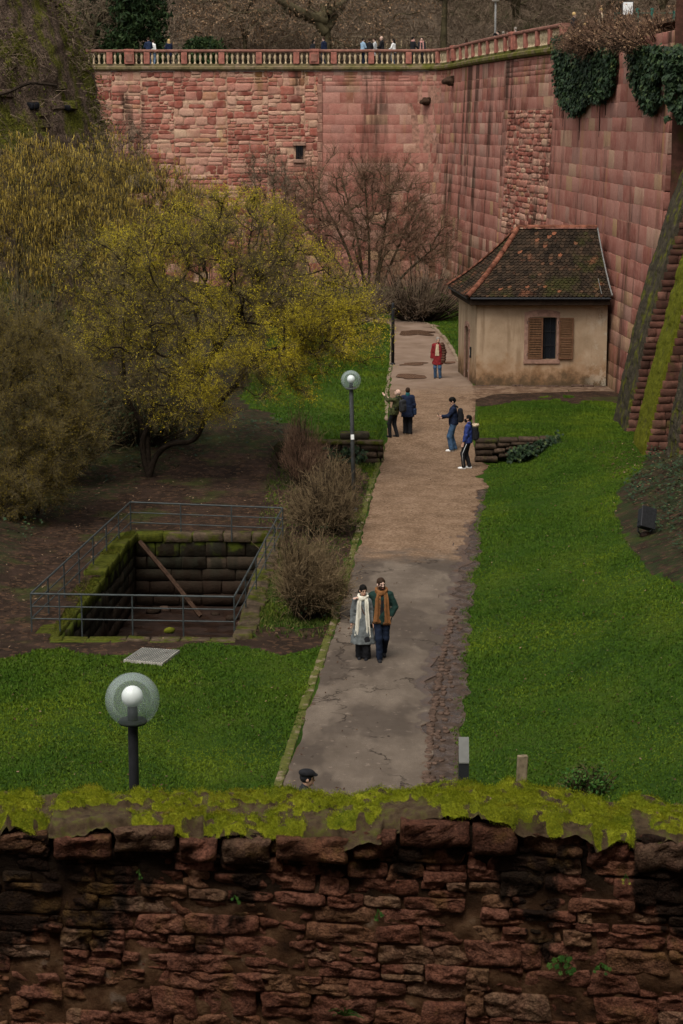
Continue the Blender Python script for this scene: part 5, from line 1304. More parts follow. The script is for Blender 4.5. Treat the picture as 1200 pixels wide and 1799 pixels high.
# ------------------------------------------------------------------ foreground wall
fgw = empty('foreground_wall', (0, 0, 0), 'rough red sandstone rubble wall with mossy top in the foreground', 'wall')
FY = 13.5; FT = 6.37; FD = .74
rF = random.Random(17)
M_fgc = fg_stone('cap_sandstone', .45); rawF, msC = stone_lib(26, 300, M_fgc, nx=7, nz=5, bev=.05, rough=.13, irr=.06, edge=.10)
def fg_top(x): return FT + .035*np.sin(x*1.7+1) + .05*n2(np.asarray(x, float), np.asarray(x, float)*0, .8, 4, 2)
cells = [c for c in quads(-4.2, 4.2, 4.1, 6.72, (.085, .215), (.16, .55), (1.3, 3.0), rF, .34, .12, -.05) if c[:, 1].max() < float(fg_top(c[:, 0].mean()))-.0]
cen = np.array([c.mean(0) for c in cells]); px, py = proj(np.stack([cen[:, 0], np.full(len(cen), FY), cen[:, 1]], -1)); vis = (px > -40) & (px < 1240) & (py < 1840)
area = np.array([.5*abs(np.dot(c[:, 0], np.roll(c[:, 1], 1))-np.dot(c[:, 1], np.roll(c[:, 0], 1))) for c in cells]); order = np.argsort(-area*np.where(vis, 1, .01)); mbj = MB()
for rank, i in enumerate(order):
    flat = rF.random(); m, c = poly_stone(cells[i], rF.uniform(.0, .006), 5000+int(i), .014+.018*flat, rF.uniform(.0, .014), .28, 28, (1.0, .95, .74, .5, .25), 9.0); M = frame(np.array([1., rF.gauss(0, .07), 0]), np.array([0, 1., 0]), np.array([0, rF.gauss(0, .10), 1.]), np.array([c[0], FY+rF.uniform(-.018, .022), c[1]]))
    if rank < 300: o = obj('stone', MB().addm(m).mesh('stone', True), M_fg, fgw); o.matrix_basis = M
    else: mbj.addm(xf(m, M), rF.random())
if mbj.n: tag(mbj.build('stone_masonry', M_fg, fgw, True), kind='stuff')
xs = np.linspace(-4.6, 4.6, 240); zs_ = np.concatenate([[0, 1.5, 3], np.linspace(4, 6.36, 64)]); XX, ZZ = np.meshgrid(xs, zs_, indexing='ij')
YY = FY + .020 + .024*fbm(np.stack([XX, XX*0, ZZ], -1), 5, 3, 3); top = ZZ > 6.3; ZZ = np.where(top, fg_top(XX)-.05, ZZ)
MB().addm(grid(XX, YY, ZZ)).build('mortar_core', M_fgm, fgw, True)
MB().addm(grid(XX[::6, ::11], FY+FD+0*YY[::6, ::11], ZZ[::6, ::11])).build('rear_face', M_fgm, fgw, True)
# weathered cap: earth, stone and moss on the wall head
cx = np.linspace(-4.4, 4.4, 520); cy = np.linspace(-.05, FD+.04, 64); XX, VV = np.meshgrid(cx, cy, indexing='ij')
# overhang of the front edge varies by capstone
edge_id = np.floor((XX+.3*np.sin(XX*3))/.52).astype(int); r_ = np.random.default_rng(3).uniform(-1, 1, 64)
fe = .045*r_[(edge_id+20) % 64]; he = .055*np.random.default_rng(4).uniform(-1, .9, 64)[(edge_id+20) % 64]
P = np.stack([XX, VV, XX*0], -1)
mossm = smooth(-.26, .16, fbm(P, 3.4, 12, 4) + .5*fbm(P, 13, 3, 2) + .0) ; cush = np.maximum(0, vnoise(P, 6.5, 8))*.5 + .5*np.maximum(0, vnoise(P, 13, 5))
rd = np.random.default_rng(31); dome = np.zeros_like(XX)
for _ in range(600):                          # moss grows in separate cushions
    x_, v_, r_d = rd.uniform(-3.6, 3.6), rd.uniform(-.02, FD), rd.uniform(.025, .13)
    if fbm(np.array([[x_, v_, 0.]]), 4.2, 14, 3)[0] < -.16: continue
    i0, i1 = np.searchsorted(cx, x_-r_d*1.3), np.searchsorted(cx, x_+r_d*1.3); dd = ((XX[i0:i1]-x_)/1.25)**2+(VV[i0:i1]-v_)**2; dome[i0:i1] = np.maximum(dome[i0:i1], (.35+.5*rd.uniform())*r_d**.75*.42*np.sqrt(np.maximum(0, 1-dd/r_d**2)))
mossm = np.clip(dome/.012, 0, 1)*smooth(-.5, .1, fbm(P, 16, 3, 2)+.25)
ZZ = dome*1.0 + fg_top(XX) + he*(1-smooth(.2, .5, VV)) + .03*fbm(P, 3.5, 6, 4) + mossm*(.008 + .02*cush) + .012*fbm(P, 24, 8, 2)
front = 1-smooth(-.05, .07, VV); ZZ = ZZ - .075*front**2*(1+.9*vnoise(P, 6, 2)); back = smooth(FD-.1, FD+.04, VV); ZZ = ZZ - .12*back**2
YY = FY + .0 + VV + fe*(1-smooth(0, .35, VV)) + .015*fbm(P, 12, 2, 2)
V, T, Q = grid(XX, YY, ZZ)
me = MB().add(V, T, Q[:, ::-1]).mesh('wall_head', True)
at = me.attributes.new('moss', 'FLOAT', 'POINT'); at.data.foreach_set('value', mossm.ravel().astype(np.float32))
n = NT('mossy_wall_head', .95, .12); mo = n.attr('moss'); e_ = n.ramp(n.noise(11, 6, .65), [(.3, (.030, .020, .011)), (.5, (.075, .050, .028)), (.66, (.085, .085, .018)), (.8, (.17, .11, .08))])
mc = n.ramp(n.noise(5, 5, .6), [(.28, (.085, .11, .008)), (.5, (.21, .235, .012)), (.72, (.36, .37, .022))]); mc = n.mix(n.mr(n.noise(70, 3), .35, .7, .5, 0), mc, (.035, .04, .004))
n.col(n.mix(n.mr(n.math('ADD', mo, n.math('MULTIPLY', n.math('SUBTRACT', n.noise(14, 5, .6), .5), .8)), .38, .56), e_, mc)); n.bump(n.noise(90, 5, .7), .8, .012)
me.materials.append(n.m); wh = obj('wall_head', me, None, fgw)
nrm_ = np.tile([[0, -.25, 1.]], (len(V), 1)); sel = (mossm.ravel() > .45) & (np.abs(V[:, 0]) < 3.1)
fuzz('moss', V[sel], nrm_[sel], 130000, .015, .0025, M_moss, fgw, 7)
# cap stones with vertical fronts under the moss (top course stands proud in steps)
s = -4.2; k = 0
while s < 4.2:
    w = rF.uniform(.28, .62); h = rF.uniform(.15, .22); xq = np.linspace(s, s+w, 5); eid = np.floor((xq+.3*np.sin(xq*3))/.52).astype(int); hq = .055*np.random.default_rng(4).uniform(-1, .9, 64)[(eid+20) % 64]; zt = float((fg_top(xq)+hq).min()) - .022
    o = obj('cap_stone', msC[k % 26], None, fgw); k += 1; o.matrix_basis = frame(np.array([1., 0, rF.gauss(0, .05)])*(w-.03), np.array([0, 1., 0])*.42, np.array([0, rF.gauss(0, .1), 1.])*h, np.array([s+w/2, FY+.19-rF.uniform(.0, .07), zt-h/2])); s += w
# dead leaves and pebbles on the wall head
r2 = np.random.default_rng(12); idx = r2.choice(np.nonzero((np.abs(V[:, 0]) < 3) & (VV.ravel() > .05))[0], 150); q = V[idx]; a_ = r2.uniform(0, 6.28, 150); s_ = r2.uniform(.006, .016, 150); W4 = np.empty((150, 4, 3))
for k_, (u, v) in enumerate([(-1, 0), (0, -.6), (1, 0), (0, .6)]): W4[:, k_] = q + np.stack([s_*(u*np.cos(a_)-v*np.sin(a_)), s_*(u*np.sin(a_)+v*np.cos(a_)), .012+.006*r2.uniform(-1, 1, 150)], -1)
tag(MB().add(W4.reshape(-1, 3), None, np.arange(600).reshape(-1, 4), np.repeat(r2.uniform(.5, 1, 150), 4)).build('fallen_leaves', M_litter), 'tiny dead leaves on the mossy wall head', kind='stuff')

# ------------------------------------------------------------------ unseen block added behind the camera to shade the near wall
shade_mb = MB(); shade_mb.addm(box((-22, -16, 0), (24, -2.2, 30)))
for k in range(5):
    for q_ in range(3): shade_mb.addm(bbox_bevel((-18+k*8, -2.45, 13+q_*7), (-15.6+k*8, -2.1, 17+q_*7), .1))
tag(shade_mb.build('shade_block', M_rail), 'unseen block added behind the viewpoint to shade the foreground wall', kind='structure')
# ------------------------------------------------------------------ trees
def twig_mesh(mb, p, d, L_, w, tint=.5, fat=False):
    """many thin three-sided spikes; p,d (n,3), L_,w (n,)"""
    n = len(p); d = d/(np.linalg.norm(d, axis=1)[:, None]+1e-9); rnd = np.random.default_rng(n).normal(0, 1, (n, 3)); a = np.cross(d, rnd); a /= np.linalg.norm(a, axis=1)[:, None]+1e-9; b = np.cross(d, a)
    if fat:                                   # three-sided spike
        V = np.empty((n, 4, 3))
        for k in range(3): th = 2*np.pi*k/3; V[:, k] = p + w[:, None]*(math.cos(th)*a + math.sin(th)*b)
        V[:, 3] = p + d*L_[:, None]; base = np.arange(n)[:, None]*4; T = np.stack([base+np.array([0, 1, 3]), base+np.array([1, 2, 3]), base+np.array([2, 0, 3])], 1).reshape(-1, 3); m = 4
    else:                                     # hair-thin twig: one sliver
        V = np.stack([p+a*w[:, None]*1.15, p-a*w[:, None]*1.15, p+d*L_[:, None]], 1); T = np.arange(3*n).reshape(-1, 3); m = 3
    mb.add(V.reshape(-1, 3), T, None, tint if np.ndim(tint) == 0 else np.repeat(tint, m))
def crown_tree(stems, lobes, npts, seed, r0=.16, rtip=.012, inner=.35, wander=.12, up=.0, stem_w=.62):
    """stems: list of polylines (start nodes). lobes: [(centre, radii, weight)]. Returns branch arrays + node data"""
    r = np.random.default_rng(seed); nodes = []; par = []; depth = []
    for st in stems:
        st = catmull(np.array(st, float), .25); 
        for k, p in enumerate(st):
            par.append(len(nodes)-1 if k else (-1)); nodes.append(p); depth.append(0 if k == 0 else depth[-1]+.25)
    w = np.array([l[2] for l in lobes], float); w /= w.sum(); pts = []
    for _ in range(npts):
        c, rad, _w = lobes[r.choice(len(lobes), p=w)]; d = r.normal(0, 1, 3); d /= np.linalg.norm(d); f = (inner**3 + (1-inner**3)*r.uniform())**(1/3); pts.append(np.array(c) + np.array(rad)*d*f)
    pts = np.array(pts); root = np.array([s[-1] for s in stems]).mean(0); pts = pts[np.argsort(np.linalg.norm(pts-root, axis=1))]
    N = np.zeros((len(nodes)+npts*14, 3)); n = len(nodes); n0 = n; N[:n] = nodes; D = np.zeros(len(N)); D[:n] = depth
    for q in pts:
        dd = np.linalg.norm(N[:n]-q, axis=1); sc = dd + .22*D[:n]; i = int(sc.argmin()); L_ = dd[i]
        if L_ < .12: continue
        m = int(min(12, max(2, L_/.35))); a = N[i].copy(); mid = r.normal(0, wander*L_, 3); mid[2] += up*L_; prev = i
        for k in range(1, m+1):
            t = k/m; p = a + (q-a)*t + mid*4*t*(1-t)*.5 + r.normal(0, .02, 3)
            if n >= len(N): break
            N[n] = p; par.append(prev); D[n] = D[prev]+L_/m; prev = n; n += 1
    N = N[:n]; par = np.array(par); nch = np.zeros(n); load = np.zeros(n)
    kids = np.zeros(n, int)
    for i in range(n):
        if par[i] >= 0: kids[par[i]] += 1
    load[kids == 0] = 1
    for i in range(n-1, -1, -1):
        if par[i] >= 0: load[par[i]] += load[i]
    R = rtip*np.maximum(load, 1)**.46; R = np.minimum(R, r0); ds = np.array(depth); R[:n0] = np.maximum(R[:n0], r0*np.clip(1-.62*ds/max(ds.max(), 1), .3, 1)*stem_w)
    return N, par, R, kids, load
def tree_mesh(N, par, R, ns=5):
    """joins all branch segments as tapered prisms (numpy)"""
    i = np.nonzero(par >= 0)[0]; a = N[par[i]]; b = N[i]; ra = np.minimum(R[par[i]], R[i]*1.6); rb = R[i]; d = b-a; L_ = np.linalg.norm(d, axis=1); ok = L_ > 1e-4; a, b, ra, rb, d = a[ok], b[ok], ra[ok], rb[ok], d[ok]/L_[ok][:, None]
    ref = np.where(np.abs(d[:, 2:3]) > .9, np.array([[1., 0, 0]]), np.array([[0, 0, 1.]])); u = np.cross(d, ref); u /= np.linalg.norm(u, axis=1)[:, None]; v = np.cross(d, u); n = len(a); V = np.empty((n, 2, ns, 3))
    for k in range(ns):
        t = 2*np.pi*k/ns; o = math.cos(t)*u + math.sin(t)*v; V[:, 0, k] = a - d*.01 + o*ra[:, None]; V[:, 1, k] = b + d*.01 + o*rb[:, None]
    base = np.arange(n)[:, None]*2*ns; Q = np.concatenate([base+np.array([k, (k+1) % ns, ns+(k+1) % ns, ns+k]) for k in range(ns)], 0)
    return V.reshape(-1, 3), None, Q
def sprigs(N, par, R, kids, cen, n, seed, len_=(.25, .6), out=.6, upb=.3, rmax=.03, w=.005, second=2):
    """twigs on the thin branches, with side twigs; returns mesh builder, tips and points along"""
    r = np.random.default_rng(seed); cand = np.nonzero((R < rmax) & (par >= 0))[0]; i = r.choice(cand, n); t = r.uniform(0, 1, n)[:, None]; p = N[par[i]]*(1-t) + N[i]*t
    o = p - cen; o /= np.linalg.norm(o, axis=1)[:, None]+1e-9; bd = N[i]-N[par[i]]; bd /= np.linalg.norm(bd, axis=1)[:, None]+1e-9
    d = r.normal(0, .75, (n, 3)) + out*o + .5*bd + np.array([0, 0, upb]); d /= np.linalg.norm(d, axis=1)[:, None]; L_ = r.uniform(*len_, n); mb = MB(); twig_mesh(mb, p, d, L_, np.full(n, w)*r.uniform(.7, 1.3, n))
    P = [p + d*(L_*f)[:, None] for f in (.35, .7, 1.0)]
    if second:
        k = r.integers(0, n, n*second); f = r.uniform(.2, .95, n*second); p2 = p[k] + d[k]*(L_[k]*f)[:, None]; d2 = d[k]*.7 + r.normal(0, .7, (n*second, 3)) + np.array([0, 0, upb*.6]); L2 = L_[k]*r.uniform(.25, .6, n*second)
        d2 /= np.linalg.norm(d2, axis=1)[:, None]; twig_mesh(mb, p2, d2, L2, np.full(n*second, w*.7)); P += [p2 + d2*(L2*q)[:, None] for q in (.5, 1.0)]
    return mb, np.vstack(P)
def flecks(pts, n, size, seed, jit=.03, hang=0.0, aspect=1.0):
    """small four-sided petals/leaves with random facing"""
    r = np.random.default_rng(seed); p = pts[r.integers(0, len(pts), n)] + r.normal(0, jit, (n, 3)); a = r.normal(0, 1, (n, 3)); a[:, 2] -= hang*3; a /= np.linalg.norm(a, axis=1)[:, None]; b = np.cross(a, r.normal(0, 1, (n, 3))); b /= np.linalg.norm(b, axis=1)[:, None]; s = size*r.uniform(.6, 1.4, n)[:, None]
    V = np.stack([p-a*s*aspect-b*s*.55, p-a*s*aspect*.3+b*s*.75, p+a*s*aspect*1.1], 1); return V.reshape(-1, 3), np.arange(3*n).reshape(-1, 3), None, np.repeat(r.uniform(0, 1, n), 3)
def W_(px, py, y): return on_y(px, py, y)
def lobe(px, py, y, rx, rz, ry, wt=1.0):
    c = on_y(px, py, y); s = y/FPX/CP; return (c, (rx*s, ry, rz*s), wt)
def make_tree(name, label, base, stems, lobes, npts, seed, twigs, cat='tree', bark=M_bark, twm=M_twig, flower=None, group=None, r0=.16, rtip=.012, inner=.3, wander=.14, tw=dict(), extra=None, up=0.0, single=True):
    t = empty(name, tuple(base), label, cat, group); base = np.array(base, float)
    N, par, R, kids, load = crown_tree(stems, lobes, npts, seed, r0, rtip, inner, wander, up)
    cen = np.array([l[0] for l in lobes]).mean(0); N0 = N - base
    thick = R > r0*.45
    mb = MB(); sel = par.copy(); m = tree_mesh(N0, np.where(R >= .035, par, -1), R, 7); mb.addm(m); tk = mb.build('trunk' if single else 'stems', bark, t, True)
    if not single: tk['kind'] = 'stuff'
    br = MB(); br.addm(tree_mesh(N0, np.where(R < .035, par, -1), R, 4)); tag(br.build('branches', bark if twm is None else bark, t, True), kind='stuff')
    tb_, pts = sprigs(N0, par, R, kids, cen-base, twigs, seed+1, **tw); tag(tb_.build('crown', twm, t), kind='stuff')
    if flower:
        mat_, n, size, jit, nm = flower[:5]
        if len(flower) > 5: rq = np.random.default_rng(seed+9); pts = pts[rq.uniform(0, 1, len(pts)) < flower[5](pts)*np.clip(.55+.9*vnoise(pts, .9, 7), .1, 1)]
        V, T, Q, ti = flecks(pts, n, size, seed+2, jit); tag(MB().add(V, T, Q, ti).build(nm, mat_, t), kind='stuff')
    if extra: extra(t, pts, N0)
    return t, pts, N0

# the big yellow-flowering tree
b0 = G(262, 838); yT = b0[1]
P1 = lambda px, py, y: on_y(px, py, y)
stems = [[b0, P1(275, 800, yT), P1(300, 780, yT-.2), P1(342, 772, yT-.4), P1(362, 720, yT-.5), P1(350, 660, yT-.2)],
         [b0, P1(250, 780, yT+.3), P1(268, 720, yT+.6), P1(262, 640, yT+.8), P1(300, 560, yT+.6)],
         [b0, P1(255, 760, yT+.5), P1(225, 700, yT+.5), P1(215, 620, yT+.2)],
         [P1(350, 660, yT-.2), P1(390, 600, yT), P1(430, 520, yT+.3)], [P1(356, 740, yT-.45), P1(410, 680, yT-.8), P1(455, 620, yT-1.0)]]
lobes = [lobe(330, 480, yT+.5, 150, 120, 2.6, 1.5), lobe(420, 430, yT+1, 120, 90, 2.4, 1.3), lobe(520, 520, yT, 130, 95, 2.4, 1.4), lobe(600, 600, yT-.8, 85, 62, 1.8, .6), lobe(200, 640, yT-.4, 100, 90, 2, .6), lobe(330, 690, yT-1.4, 120, 60, 1.6, .55), lobe(470, 660, yT-1.5, 110, 55, 1.5, .45), lobe(430, 600, yT-1.2, 140, 85, 2.2, 1.1), lobe(250, 590, yT-.6, 120, 110, 2.2, 1.0), lobe(180, 470, yT+1, 90, 90, 2.2, .5)]
# wire fine parts: flowers thickest at the upper, outer side
def cornel_extra(t, pts, N0): pass
make_tree('blossom_tree', 'spreading yellow blossoming tree with dark crooked trunk beside the pit', b0, stems, lobes, 1150, 5, 29000, flower=(M_bloss, 210000, .0150, .022, 'blossom', lambda q: .22+.78*smooth(-2.2, 3.2, .75*q[:, 0]+.55*(q[:, 2]-4.2))), bark=M_bark, r0=.17, rtip=.010, tw=dict(len_=(.25, .65), out=.5, upb=.25, w=.0055, second=2))
# dull yellow bush at the left edge
b1 = G(40, 905); y1 = b1[1]
stems = [[b1, P1(45, 850, y1), P1(30, 760, y1+.2), P1(10, 690, y1)], [b1+np.array([.4, .1, 0]), P1(80, 840, y1), P1(110, 740, y1-.2), P1(120, 660, y1)], [b1+np.array([-.5, 0, 0]), P1(-20, 800, y1), P1(-40, 680, y1)]]
lobes = [lobe(60, 690, y1, 115, 110, 1.7, 1.5), lobe(110, 770, y1-.5, 70, 75, 1.3, .9), lobe(-10, 800, y1-.4, 80, 80, 1.3, .7), lobe(20, 600, y1+.4, 100, 70, 1.5, .7), lobe(50, 850, y1-.6, 85, 50, 1.0, .7), lobe(-20, 880, y1-.6, 70, 40, 1.0, .4)]
make_tree('flowering_shrub', 'large dull yellow flowering shrub at the left edge before the blossom tree', b1, stems, lobes, 620, 15, 30000, 'shrub', single=False, flower=(M_bloss_d, 120000, .0115, .025, 'blossom'), bark=M_bark, twm=M_twig, r0=.06, rtip=.007, tw=dict(len_=(.2, .5), out=.4, upb=.1, w=.005, second=2))
# hazels with hanging catkins
def catkins(n, seed, L0=.19):
    def f(t, pts, N0):
        r = np.random.default_rng(seed); p = pts[r.integers(0, len(pts), n)] + r.normal(0, .04, (n, 3)); d = np.tile([[0, 0, -1.]], (n, 1)) + r.normal(0, .13, (n, 3)); L_ = L0*r.uniform(.5, 1.3, n); mb = MB()
        tint = r.uniform(0, 1, n); twig_mesh(mb, p+np.array([0, 0, -.02]), d, L_, np.full(n, .018), tint, True); twig_mesh(mb, p+d*(L_*.25)[:, None], -d, L_*.3, np.full(n, .018), tint)
        tag(mb.build('catkins', M_catkin, t), kind='stuff')
    return f
for k, (bx, by, yy_, lob, sd, nc, lab) in enumerate([
    (90, 640, 74, [(70, 330, 110, 90, 1.6), (150, 420, 110, 110, 1.4), (30, 440, 90, 100, 1.)], 21, 9500, 'hazel hung with long yellow catkins at the left edge below the round tower'),
    (300, 600, 78, [(250, 370, 100, 80, 1.4), (330, 400, 90, 70, 1.), (200, 300, 70, 60, .7)], 22, 6500, 'hazel hung with yellow catkins between the tower and the blossom tree')]):
    bb = np.array([on_y(bx, by, yy_)[0], yy_, 0.]); bb[2] = float(gz(bb[0], bb[1])); base_px = proj(bb)
    stems = [[bb + np.array([dx, 0, 0]), np.array([bb[0]+dx*2.2, yy_, bb[2]+2]), on_y(lx, ly+60, yy_)] for dx, (lx, ly) in zip((-.5, 0, .5, .2), ((lob[0][0]-40, lob[0][1]), (lob[0][0]+30, lob[0][1]-30), (lob[1][0]+20, lob[1][1]), (lob[2][0], lob[2][1])))]
    make_tree('hazel', lab, bb, stems, [lobe(a, b, yy_, c, d, 2.2, e) for a, b, c, d, e in lob], 380, sd, 7500, 'tree', bark=M_bark_g, twm=M_twig, r0=.07, rtip=.009, inner=.1, tw=dict(len_=(.35, .9), out=.3, upb=.5, w=.007, second=2, rmax=.06), extra=catkins(nc, sd), group='hazels with catkins', up=.15, single=False)
# bare russet tree before the far wall
yb = 112.; bb = np.array([on_y(655, 520, yb)[0], yb, .7])
fan = [(520, 330), (560, 290), (600, 262), (640, 255), (690, 270), (730, 320), (770, 380), (780, 440), (500, 420), (620, 380), (680, 380)]
stems = [[bb + np.array([.12*(k-5), .1*(k % 3), 0]), bb*.55 + on_y(a, b+60, yb+(k % 3-1))*.45 + np.array([0, 0, .5]), on_y(a, b+50, yb+(k % 3-1)*1.2)] for k, (a, b) in enumerate(fan)]
lobes = [lobe(600, 340, yb, 90, 80, 3, 1.2), lobe(690, 370, yb, 95, 85, 3, 1.3), lobe(650, 430, yb-1, 110, 60, 2.6, .8), lobe(530, 400, yb, 60, 70, 2.2, .6), lobe(755, 420, yb-1, 45, 55, 2, .6)]
make_tree('bare_tree', 'many stemmed bare russet tree before the far wall, left of the small house', bb, stems, lobes, 620, 31, 9500, bark=M_bark_g, twm=M_twig_r, r0=.12, rtip=.014, tw=dict(len_=(.5, 1.3), out=.4, upb=.5, w=.009, second=2, rmax=.07), up=.1, single=False)
yb = 116.; bb = np.array([on_y(490, 540, yb)[0], yb, .7]); fan = [(450, 300), (480, 270), (510, 300), (430, 350)]
stems = [[bb + np.array([.1*(k-2), 0, 0]), on_y(490+(a-490)*.4, 420, yb), on_y(a, b+40, yb)] for k, (a, b) in enumerate(fan)]
make_tree('bare_tree', 'slender bare tree before the rubble wall, below the small barred window', bb, stems, [lobe(470, 330, yb, 55, 75, 2, 1), lobe(510, 360, yb, 40, 60, 2, .6)], 160, 33, 2200, bark=M_bark_g, twm=M_twig_b, r0=.09, rtip=.014, tw=dict(len_=(.4, 1.1), out=.4, upb=.5, w=.010, second=2, rmax=.07), up=.1, single=False)
yb = 124.; bb = np.array([on_y(205, 400, yb)[0], yb, .7])
stems = [[bb, on_y(215, 360, yb), on_y(225, 290, yb)], [bb+np.array([.4, 0, 0]), on_y(235, 350, yb), on_y(250, 300, yb)]]
make_tree('bare_tree', 'thin grey bare bush between the round tower and the rubble wall', bb, stems, [lobe(225, 255, yb, 45, 50, 2, 1)], 90, 34, 1400, bark=M_bark, twm=M_twig_b, r0=.07, rtip=.012, tw=dict(len_=(.4, 1.1), out=.4, upb=.3, w=.008, second=2, rmax=.07), single=False)
# dark lower thicket between trees (left bank)
def thicket(name, label, cat, base, rx, ry, h, n, seed, twm, w=.006, up=1.0, spread=.6, L=(.5, 1.0), group=None, leaf=None, dens2=2):
    """domed shrub: stems fan from the ground, each with side twigs"""
    t = empty(name, tuple(base), label, cat, group); r = np.random.default_rng(seed); ns = n//12
    a = r.uniform(0, 6.283, ns); q = np.sqrt(r.uniform(0, 1, ns)); tx = rx*q*np.cos(a); ty = ry*q*np.sin(a); an = np.stack([np.cos(a)*1.3, np.sin(a)*1.3, a*0+seed], -1); lob_ = 1+.55*vnoise(an, 1, seed); tx *= lob_; ty *= lob_; tz = h*np.sqrt(np.maximum(.04, 1-(.9*q)**2))*r.uniform(.55, 1.12, ns)*(1+.35*vnoise(np.stack([tx*1.4, ty*1.4, a*0], -1), 1, seed+3)); mb = MB(); ends = []; dirs = []
    for k in range(ns):
        p0 = np.array([tx[k]*.25, ty[k]*.25, -.03]); p2 = np.array([tx[k], ty[k], tz[k]]); p1 = p0*.5 + p2*.5 + np.array([tx[k]*.12, ty[k]*.12, h*.08]) + r.normal(0, .05, 3); tt = np.linspace(0, 1, 5)[:, None]; c = (1-tt)**2*p0 + 2*tt*(1-tt)*p1 + tt**2*p2
        mb.addm(tube(c, np.linspace(w*1.9, w*.8, 5), 4, False)); 
        for f in r.uniform(.25, 1, 11): i = min(3, int(f*4)); g = f*4-i; ends.append(c[i]*(1-g)+c[i+1]*g); dd = c[i+1]-c[i]; dirs.append(dd/np.linalg.norm(dd))
    mb.build('stems', M_bark, t); t.children[-1]['kind'] = 'stuff'
    p = np.array(ends); d = np.array(dirs) + r.normal(0, spread, (len(p), 3)) + np.array([0, 0, up*.3]); d /= np.linalg.norm(d, axis=1)[:, None]; L_ = r.uniform(*L, len(p))*h*.30*np.where(r.uniform(0, 1, len(p)) < .12, 1.8, 1); mb = MB(); twig_mesh(mb, p, d, L_, np.full(len(p), w*.8))
    k = r.integers(0, len(p), len(p)*dens2); p2 = p[k]+d[k]*(L_[k]*r.uniform(.2, .9, len(k)))[:, None]; d2 = d[k] + r.normal(0, spread, (len(k), 3)); d2 /= np.linalg.norm(d2, axis=1)[:, None]; twig_mesh(mb, p2, d2, L_[k]*.5, np.full(len(k), w*.6)); tag(mb.build('twigs', twm, t), kind='stuff')
    if leaf:
        V, T, Q, ti = flecks(np.vstack([p, p2]) if leaf[3] else p[p[:, 2] < h*leaf[4]], leaf[1], leaf[2], seed+5, .05); tag(MB().add(V, T, Q, ti).build('foliage', leaf[0], t), kind='stuff')
    return t
thicket('shrub', 'rounded brown leafless shrub nearest the couple, right of the pit railing', 'shrub', G(540, 1088), .98, 1.0, 1.95, 5600, 41, M_twig_s, spread=.8, group='brown leafless shrubs by the path', leaf=(M_ivy, 900, .035, False, .35))
thicket('shrub', 'middle brown leafless shrub behind the far right railing corner', 'shrub', G(572, 936), 1.15, 1.0, 1.6, 5200, 42, M_twig_s, spread=.8, group='brown leafless shrubs by the path', leaf=(M_ivy, 400, .035, False, .25))
thicket('shrub', 'tall reddish stemmed shrub behind the others below the low mossy wall', 'shrub', G(532, 856), .95, .8, 1.7, 2600, 43, M_twig_r, up=1.6, spread=.35, group='brown leafless shrubs by the path')
thicket('shrub', 'low dark brown shrub at the foot of the lamp post', 'shrub', G(598, 862), .7, .7, .9, 1800, 44, M_twig_s, group='brown leafless shrubs by the path')
yb = 108.; bb = np.array([on_y(735, 520, yb)[0], yb, .7]); thicket('shrub', 'low brown thicket at the corner of the far wall behind the path bend', 'shrub', bb, 3.0, 2.4, 2.6, 3600, 45, M_twig_b, w=.012)
bb = np.array([on_y(560, 560, 101)[0], 101, .7]); thicket('shrub', 'brown thicket behind the blossom tree before the far wall', 'shrub', bb, 4.0, 2.6, 3.0, 4200, 46, M_twig_b, w=.012)
bb = G(130, 800); bb = np.array([-9.3, 62., float(gz(-9.3, 62.))]); thicket('shrub', 'dark tangled evergreen undergrowth behind the left flowering shrub', 'shrub', bb, 2.8, 2.0, 3.4, 3600, 47, M_twig, w=.008, leaf=(M_ivy, 4200, .05, True, 1))
bb = np.array([-6.9, 67., float(gz(-6.9, 67.))]); thicket('shrub', 'dark undergrowth behind the crooked trunk of the blossom tree', 'shrub', bb, 2.6, 1.8, 2.2, 2600, 48, M_twig, w=.008, leaf=(M_ivy, 2600, .05, True, 1))
bb = np.array([-11.5, 70., float(gz(-11.5, 70.))]); thicket('shrub', 'dark shrub mass beneath the hazels at far left', 'shrub', bb, 3.4, 2.4, 4.2, 3600, 49, M_twig, w=.009, leaf=(M_ivy, 3800, .055, True, 1))
# pale rock among the hazels
o = MB().addm(lump(91, 10, 7)).build('rock', M_post, None, True); p = on_y(246, 322, 82); o.location = tuple(p); o.scale = (1.5, 1.2, .9); tag(o, 'pale boulder on the bank behind the catkin hazels', 'rock')

